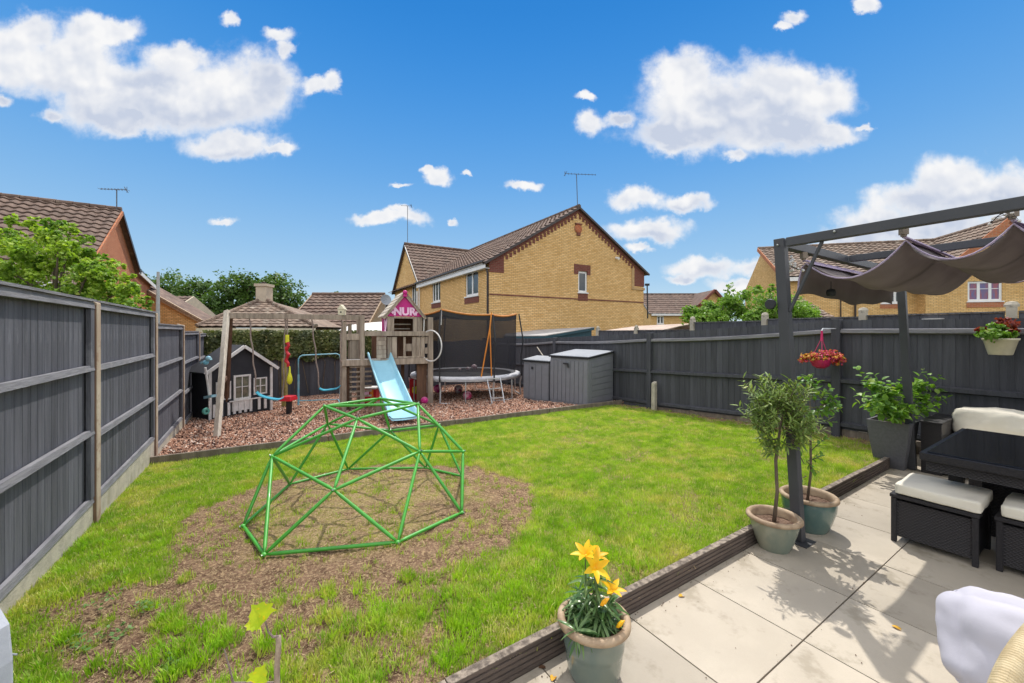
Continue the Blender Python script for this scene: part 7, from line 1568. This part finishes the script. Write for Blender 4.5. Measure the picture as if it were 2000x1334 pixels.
# footstools: origin at the left front corner, y negative towards the house
def stool(label, o3, clabel, sd_):
    M = FM(o3); o = thing('footstool', label, 'footstool', o3, PANG, 'wicker footstools at the table'); W, L = .44, .43
    fbox('body', .012, W - .012, -L + .012, -.012, .045, .31, 'weave', o, M)
    for (x, y) in ((0, -.03), (W - .03, -.03), (0, -L), (W - .03, -L)): fbox('leg', x, x + .03, y, y + .03, 0, .325, 'wicker', o, M)
    fbox('top_frame', -.006, W + .006, -L - .006, .006, .327, .352, 'wicker', o, M)
    c = soft('seat_cushion', .0, W - .005, -L - .01, -.02, .356, .432, 'cushion', None, M, puff=.010, rnd_=.012, n=10, seed=sd_, wr=.004); tag(c, clabel, 'cushion', 'cream seat cushions on the footstools')
S1 = Vector((2.815, 2.995, 0)); stool('black wicker footstool standing in front of the table corner', S1, 'cream cushion on the footstool in front of the table corner, half in the sun', 3)
S2 = Vector((3.115, 2.60, 0)) + PA * .03; stool('black wicker footstool cut by the right edge of the picture', S2, 'cream cushion on the footstool at the right edge of the picture', 4)
# dining table
C1 = Vector((2.985, 2.955, 0)); M = FM(C1); tbl = thing('garden_table', 'black wicker garden table with a dark reflective glass top', 'table', C1, PANG); TWd, TLn = 1.36, 1.25
fbox('table_frame', 0, TWd, -TLn, 0, .615, .668, 'wicker', tbl, M, .006); fbox('skirt', .03, TWd - .03, -TLn + .03, -.03, .54, .613, 'weave', tbl, M)
b = MB(); b.box(.035, TWd - .035, -TLn + .035, -.035, .6685, .676); b.build('glass_top', M_['table_glass'], tbl, M=M, bevel=.002)
for (x, y) in ((.50, -.14), (TWd - .13, -.14), (.50, -TLn + .06), (TWd - .13, -TLn + .06)): fbox('leg', x, x + .08, y, y + .08, 0, .54, 'wicker', tbl, M)
fbox('pedestal', .60, .95, -TLn + .25, -.22, .0, .53, 'weave', tbl, M)
# sofa
S0 = Vector((4.515, 4.45, 0)); M = FM(S0); sofa = thing('wicker_sofa', 'black wicker garden sofa along the right fence behind the table', 'sofa', S0, PANG); LS = 2.1
fbox('arm', 0, .72, -.16, 0, 0, .55, 'weave', sofa, M); fbox('arm_cap', -.008, .728, -.168, .008, .552, .572, 'wicker', sofa, M); fbox('base', .03, .72, -LS, -.162, .06, .30, 'weave', sofa, M); fbox('backrest', .60, .74, -LS, -.162, .302, .60, 'weave', sofa, M)
for (x, y) in ((.03, -.9), (.03, -1.7)): fbox('leg', x, x + .04, y, y + .04, 0, .058, 'wicker', sofa, M)
c = soft('seat_cushion', .05, .58, -1.0, -.17, .305, .42, 'cushion', None, M, seed=6); tag(c, 'cream seat cushion on the wicker sofa behind the table', 'cushion')
Mc = basis(S0 + PA * .50 + QA * -.55 + Vector((0, 0, .575)), QD, (PA * .25 + Vector((0, 0, .97))).normalized(), (PA * -.97 + Vector((0, 0, .25))).normalized())
c = soft('back_cushion', -.37, .45, -.19, .135, -.065, .065, 'cushion', None, Mc, puff=.035, rnd_=.05, seed=9, wr=.018); tag(c, 'long cream back cushion leaning on the sofa behind the glass table', 'cushion')
# cushioned rattan chair in the near right corner
chc = Vector((1.78, 1.22, 0)); chr_ = thing('rattan_chair', 'pale rattan lounge chair with a curved wrapped arm in the near right corner', 'chair', chc)
def wrapped(pts, r_, name):
    b = MB(); P_ = [Vector(p) for p in pts]; fine = []
    for a, c in zip(P_[:-1], P_[1:]): n = max(2, int((c - a).length / .0022)); fine += [a.lerp(c, i / n) for i in range(n)]
    fine.append(P_[-1]); rr = [r_ * (1 + .11 * math.sin(i * 2 * math.pi / 4.0)) for i in range(len(fine))]; b.tube(fine, rr, 12); return b.build(name, M_['rattan'], chr_, smooth=True)
def bez(p0, p1, p2, p3, n=14): return [((1-t)**3) * Vector(p0) + 3*(1-t)**2*t*Vector(p1) + 3*(1-t)*t*t*Vector(p2) + t**3*Vector(p3) for t in [i/n for i in range(n+1)]]
wrapped(bez((1.08, .90, .60), (1.20, 1.0, .69), (1.42, 1.12, .735), (1.85, 1.22, .82)), .026, 'arm'); wrapped(bez((1.12, .93, .60), (1.10, .92, .45), (1.15, .95, .30), (1.22, 1.0, .02), 8), .024, 'leg')
wrapped(bez((1.24, 1.42, .33), (1.27, 1.44, .25), (1.30, 1.46, .15), (1.32, 1.47, .0), 6) , .022, 'leg') if False else None
wrapped(bez((1.85, 1.22, .82), (2.2, 1.32, .92), (2.6, 1.5, .95), (2.75, 1.8, .80)), .026, 'back_hoop'); wrapped(bez((2.2, 1.25, .80), (2.22, 1.2, .5), (2.2, 1.15, .3), (2.2, 1.1, .02), 8), .024, 'leg')
b = MB(); b.hexa([(1.62, 1.05, .27), (2.15, 1.05, .27), (2.15, 1.60, .27), (1.66, 1.45, .27), (1.62, 1.05, .31), (2.15, 1.05, .31), (2.15, 1.60, .31), (1.66, 1.45, .31)]); b.build('seat_base', M_['rattan'], chr_)
for (x, y) in ((1.72, 1.40), (2.08, 1.52)): b = MB(); b.tube([(x, y, .27), (x, y, 0)], .02, 8); b.build('leg', M_['rattan'], chr_)
Ms = basis(Vector((1.80, 1.24, .38)), Vector((.97, .22, 0)).normalized(), Vector((-.22, .97, 0)).normalized(), (0, 0, 1)); c = soft('seat_cushion', -.22, .38, -.20, .23, -.06, .06, 'pillow_white', None, Ms, puff=.03, rnd_=.05, seed=14, wr=.010); tag(c, 'lower white seat cushion of the rattan chair in the near right corner', 'cushion')
Mp = basis(Vector((1.74, 1.27, .565)), Vector((.93, .30, -.20)).normalized(), Vector((.10, .28, .95)).normalized(), Vector((.34, -.91, .23)).normalized())
xx = Vector((.765, -.64, -.06)).normalized(); zz = Vector((-.52, -.62, .50)); zz = (zz - xx * zz.dot(xx)).normalized(); yy = zz.cross(xx); Mp = basis(Vector((1.685, 1.215, .512)), xx, yy, zz)
c = soft('scatter_pillow', -.25, .25, -.15, .15, -.065, .065, 'pillow_white', None, Mp, puff=.06, rnd_=.065, n=14, seed=21, wr=.011); tag(c, 'upper white pillow lying on the rattan chair, creased and sunlit', 'pillow')
# fabric covered box at the near left edge
K0 = at(23, 1216, 1.35); o = thing('covered_box', 'pale blue grey fabric covered box cut by the lower left edge', 'cover', (K0.x - .2, K0.y - .1, 0)); b = MB(); w = K0
pr_ = [(w.x - .6, w.z + .10), (w.x - .10, w.z + .10), (w.x - .045, w.z + .075), (w.x, w.z), (w.x + .012, w.z - .12), (w.x + .015, -.0 + lawn_z(w.x, w.y)), (w.x - .6, lawn_z(w.x, w.y))]
b.poly_prism([(x, w.y, z) for x, z in pr_][::-1], (0, -.55, 0)); b.build('cover', M_['fabric_cover'], o, bevel=.012); b = MB(); b.tube([(w.x + .013, w.y + .004, w.z - .11), (w.x - .05, w.y + .004, w.z - .105), (w.x - .3, w.y + .004, w.z - .12)], .003, 5); b.build('seam', M_['lid_grey'], o); b = MB(); b.ball(Vector((w.x - .02, w.y + .006, w.z - .07)), .006, 6); b.build('eyelet', M_['black_tube'], o)

# sapling in the foreground
sp0 = at(541, 1334, 1.42); g0 = Vector((sp0.x, sp0.y, lawn_z(sp0.x, sp0.y))); o = thing('sapling', 'bare young sapling with two bright yellow green leaves in the foreground lawn', 'sapling', g0); b = MB()
tpk = at(544, 1243, 1.42); b.tube([g0, sp0, at(541, 1300, 1.42), at(544, 1262, 1.42), tpk], [.0105, .010, .0095, .009, .0085], 8); b.build('stem', mk('sapling_bark', (.42, .33, .25), (.28, .21, .16), rough=.8, scale=30), o, smooth=True)
b = MB(); b.tube([tpk, at(533, 1244, 1.41), at(524, 1234, 1.40), at(517, 1211, 1.39)], [.0045, .004, .0035, .003], 6); b.tube([g0 + Vector((.0, 0, .25)), at(456, 1334, 1.45), at(447, 1300, 1.45), at(438, 1268, 1.45)], [.004, .004, .0035, .002], 6); b.build('twig', M_['rope'], o)
M_['sap_leaf'] = leafmat('sap_leaf', (.60, .66, .03), (.45, .58, .03), (.80, .62, .02), trans=.5, rough=.4, scale=14)
def lobed(p, x, z, size, name='leaf'):
    x = Vector(x).normalized(); z = Vector(z); z = (z - x * z.dot(x)).normalized(); y = z.cross(x); out = [(0, .04), (.10, .30), (.02, .52), (.30, .42), (.42, .58), (.60, .38), (.80, .36), (.86, .14), (1.05, 0)]
    loop = out + [(a, -c) for a, c in out[::-1][1:]]; b = MB(); vs = [Vector(p)] ; 
    vs = [Vector(p) + (x * .45) * size]
    for (a, c) in loop: vs.append(Vector(p) + x * (a * size) + y * (c * size) + z * (size * (.30 * abs(c) - .12 * a * a)))
    n = len(loop); b.add(vs, [(0, 1 + i, 1 + (i + 1) % n) for i in range(n)]); return b.build(name, M_['sap_leaf'], o)
lobed(at(519, 1212, 1.39), (-.35, -.25, .75), (.7, -.6, .3), .075); lobed(at(517, 1212, 1.39), (-.85, -.2, -.05), (.1, -.5, .9), .062)
lobed(at(500, 1336, 1.30), (.35, .1, .9), (.1, -.9, .3), .058)
b = MB(); b.tube([g0 + Vector((0, 0, .2)), at(505, 1400, 1.35), at(500, 1336, 1.30)], .0025, 5); b.build('twig', M_['rope'], o)

# grit and crumbs of soil blown against the edging and into the joints
rgt = random.Random(55); gb = MB()
for k in range(420):
    s_ = rgt.uniform(-1.5, 5.5); d_ = -abs(rgt.gauss(0, .05)) - .01 if rgt.random() < .6 else -.6 * rgt.randint(1, 3) + rgt.gauss(0, .02)
    if rgt.random() < .2: d_ = rgt.uniform(-1.8, -.05)
    p = pq(s_, d_, .003); q = rgt.uniform(.0015, .0045); gb.add([p + Vector((q, 0, 0)), p + Vector((0, q, 0)), p + Vector((-q, 0, 0)), p + Vector((0, -q, 0)), p + Vector((0, 0, q))], [(0, 1, 4), (1, 2, 4), (2, 3, 4), (3, 0, 4)])
kind(gb.build('grit', M_['soil']), 'stuff')
# fallen leaves and small weeds
M_['fallen'] = mk('fallen', (.62, .36, .03), (.5, .22, .03), rough=.7); M_['fallen_brown'] = mk('fallen_brown', (.12, .06, .03), rough=.8)
fl_me = leaf_mesh('fallen_leaf', .05, .028, M_['fallen'], fold=.4, curl=.3); fb_me = leaf_mesh('fallen_leaf', .04, .022, M_['fallen_brown'], fold=.3, curl=.2)
for (px, py, a, me_, lb) in ((1326, 1165, .4, fl_me, 'single yellow leaf lying on the patio slab right of the lilies'), (1742, 1222, -.8, fl_me, 'curled orange leaf lying on the patio slab left of the white pillow'), (1078, 1330, 1.2, fl_me, 'yellow fallen petal on the slab at the lower edge beside the lily pot'), (1052, 1304, .2, fb_me, 'dark brown dead leaf on the slab beside the ribbed edging')):
    p = on_ground(px, py, .004); f = place(me_, 'fallen_leaf', None, basis(p, (math.cos(a), math.sin(a), 0), (-math.sin(a), math.cos(a), 0), (0, 0, 1))); tag(f, lb, 'leaf')
M_['weed'] = leafmat('weed', (.10, .20, .045), (.14, .25, .06), trans=.3, scale=20)
wd = MB(); r = random.Random(90)
for (px, py) in ((1272, 1105), (1262, 1112), (1318, 1080), (1330, 1075), (1375, 1035), (1390, 1030), (1285, 1118), (1345, 1068), (200, 1180), (230, 1240), (160, 1260), (330, 1300), (280, 1190)):
    c = on_ground(px, py, .03)
    for k in range(26): leaf_faces(wd, c + Vector((r.gauss(0, .035), r.gauss(0, .035), r.uniform(.005, .03))), Vector((r.gauss(0, .3), r.gauss(0, .3), 1)), .024, .018, r)
kind(wd.build('clover', M_['weed']), 'stuff')
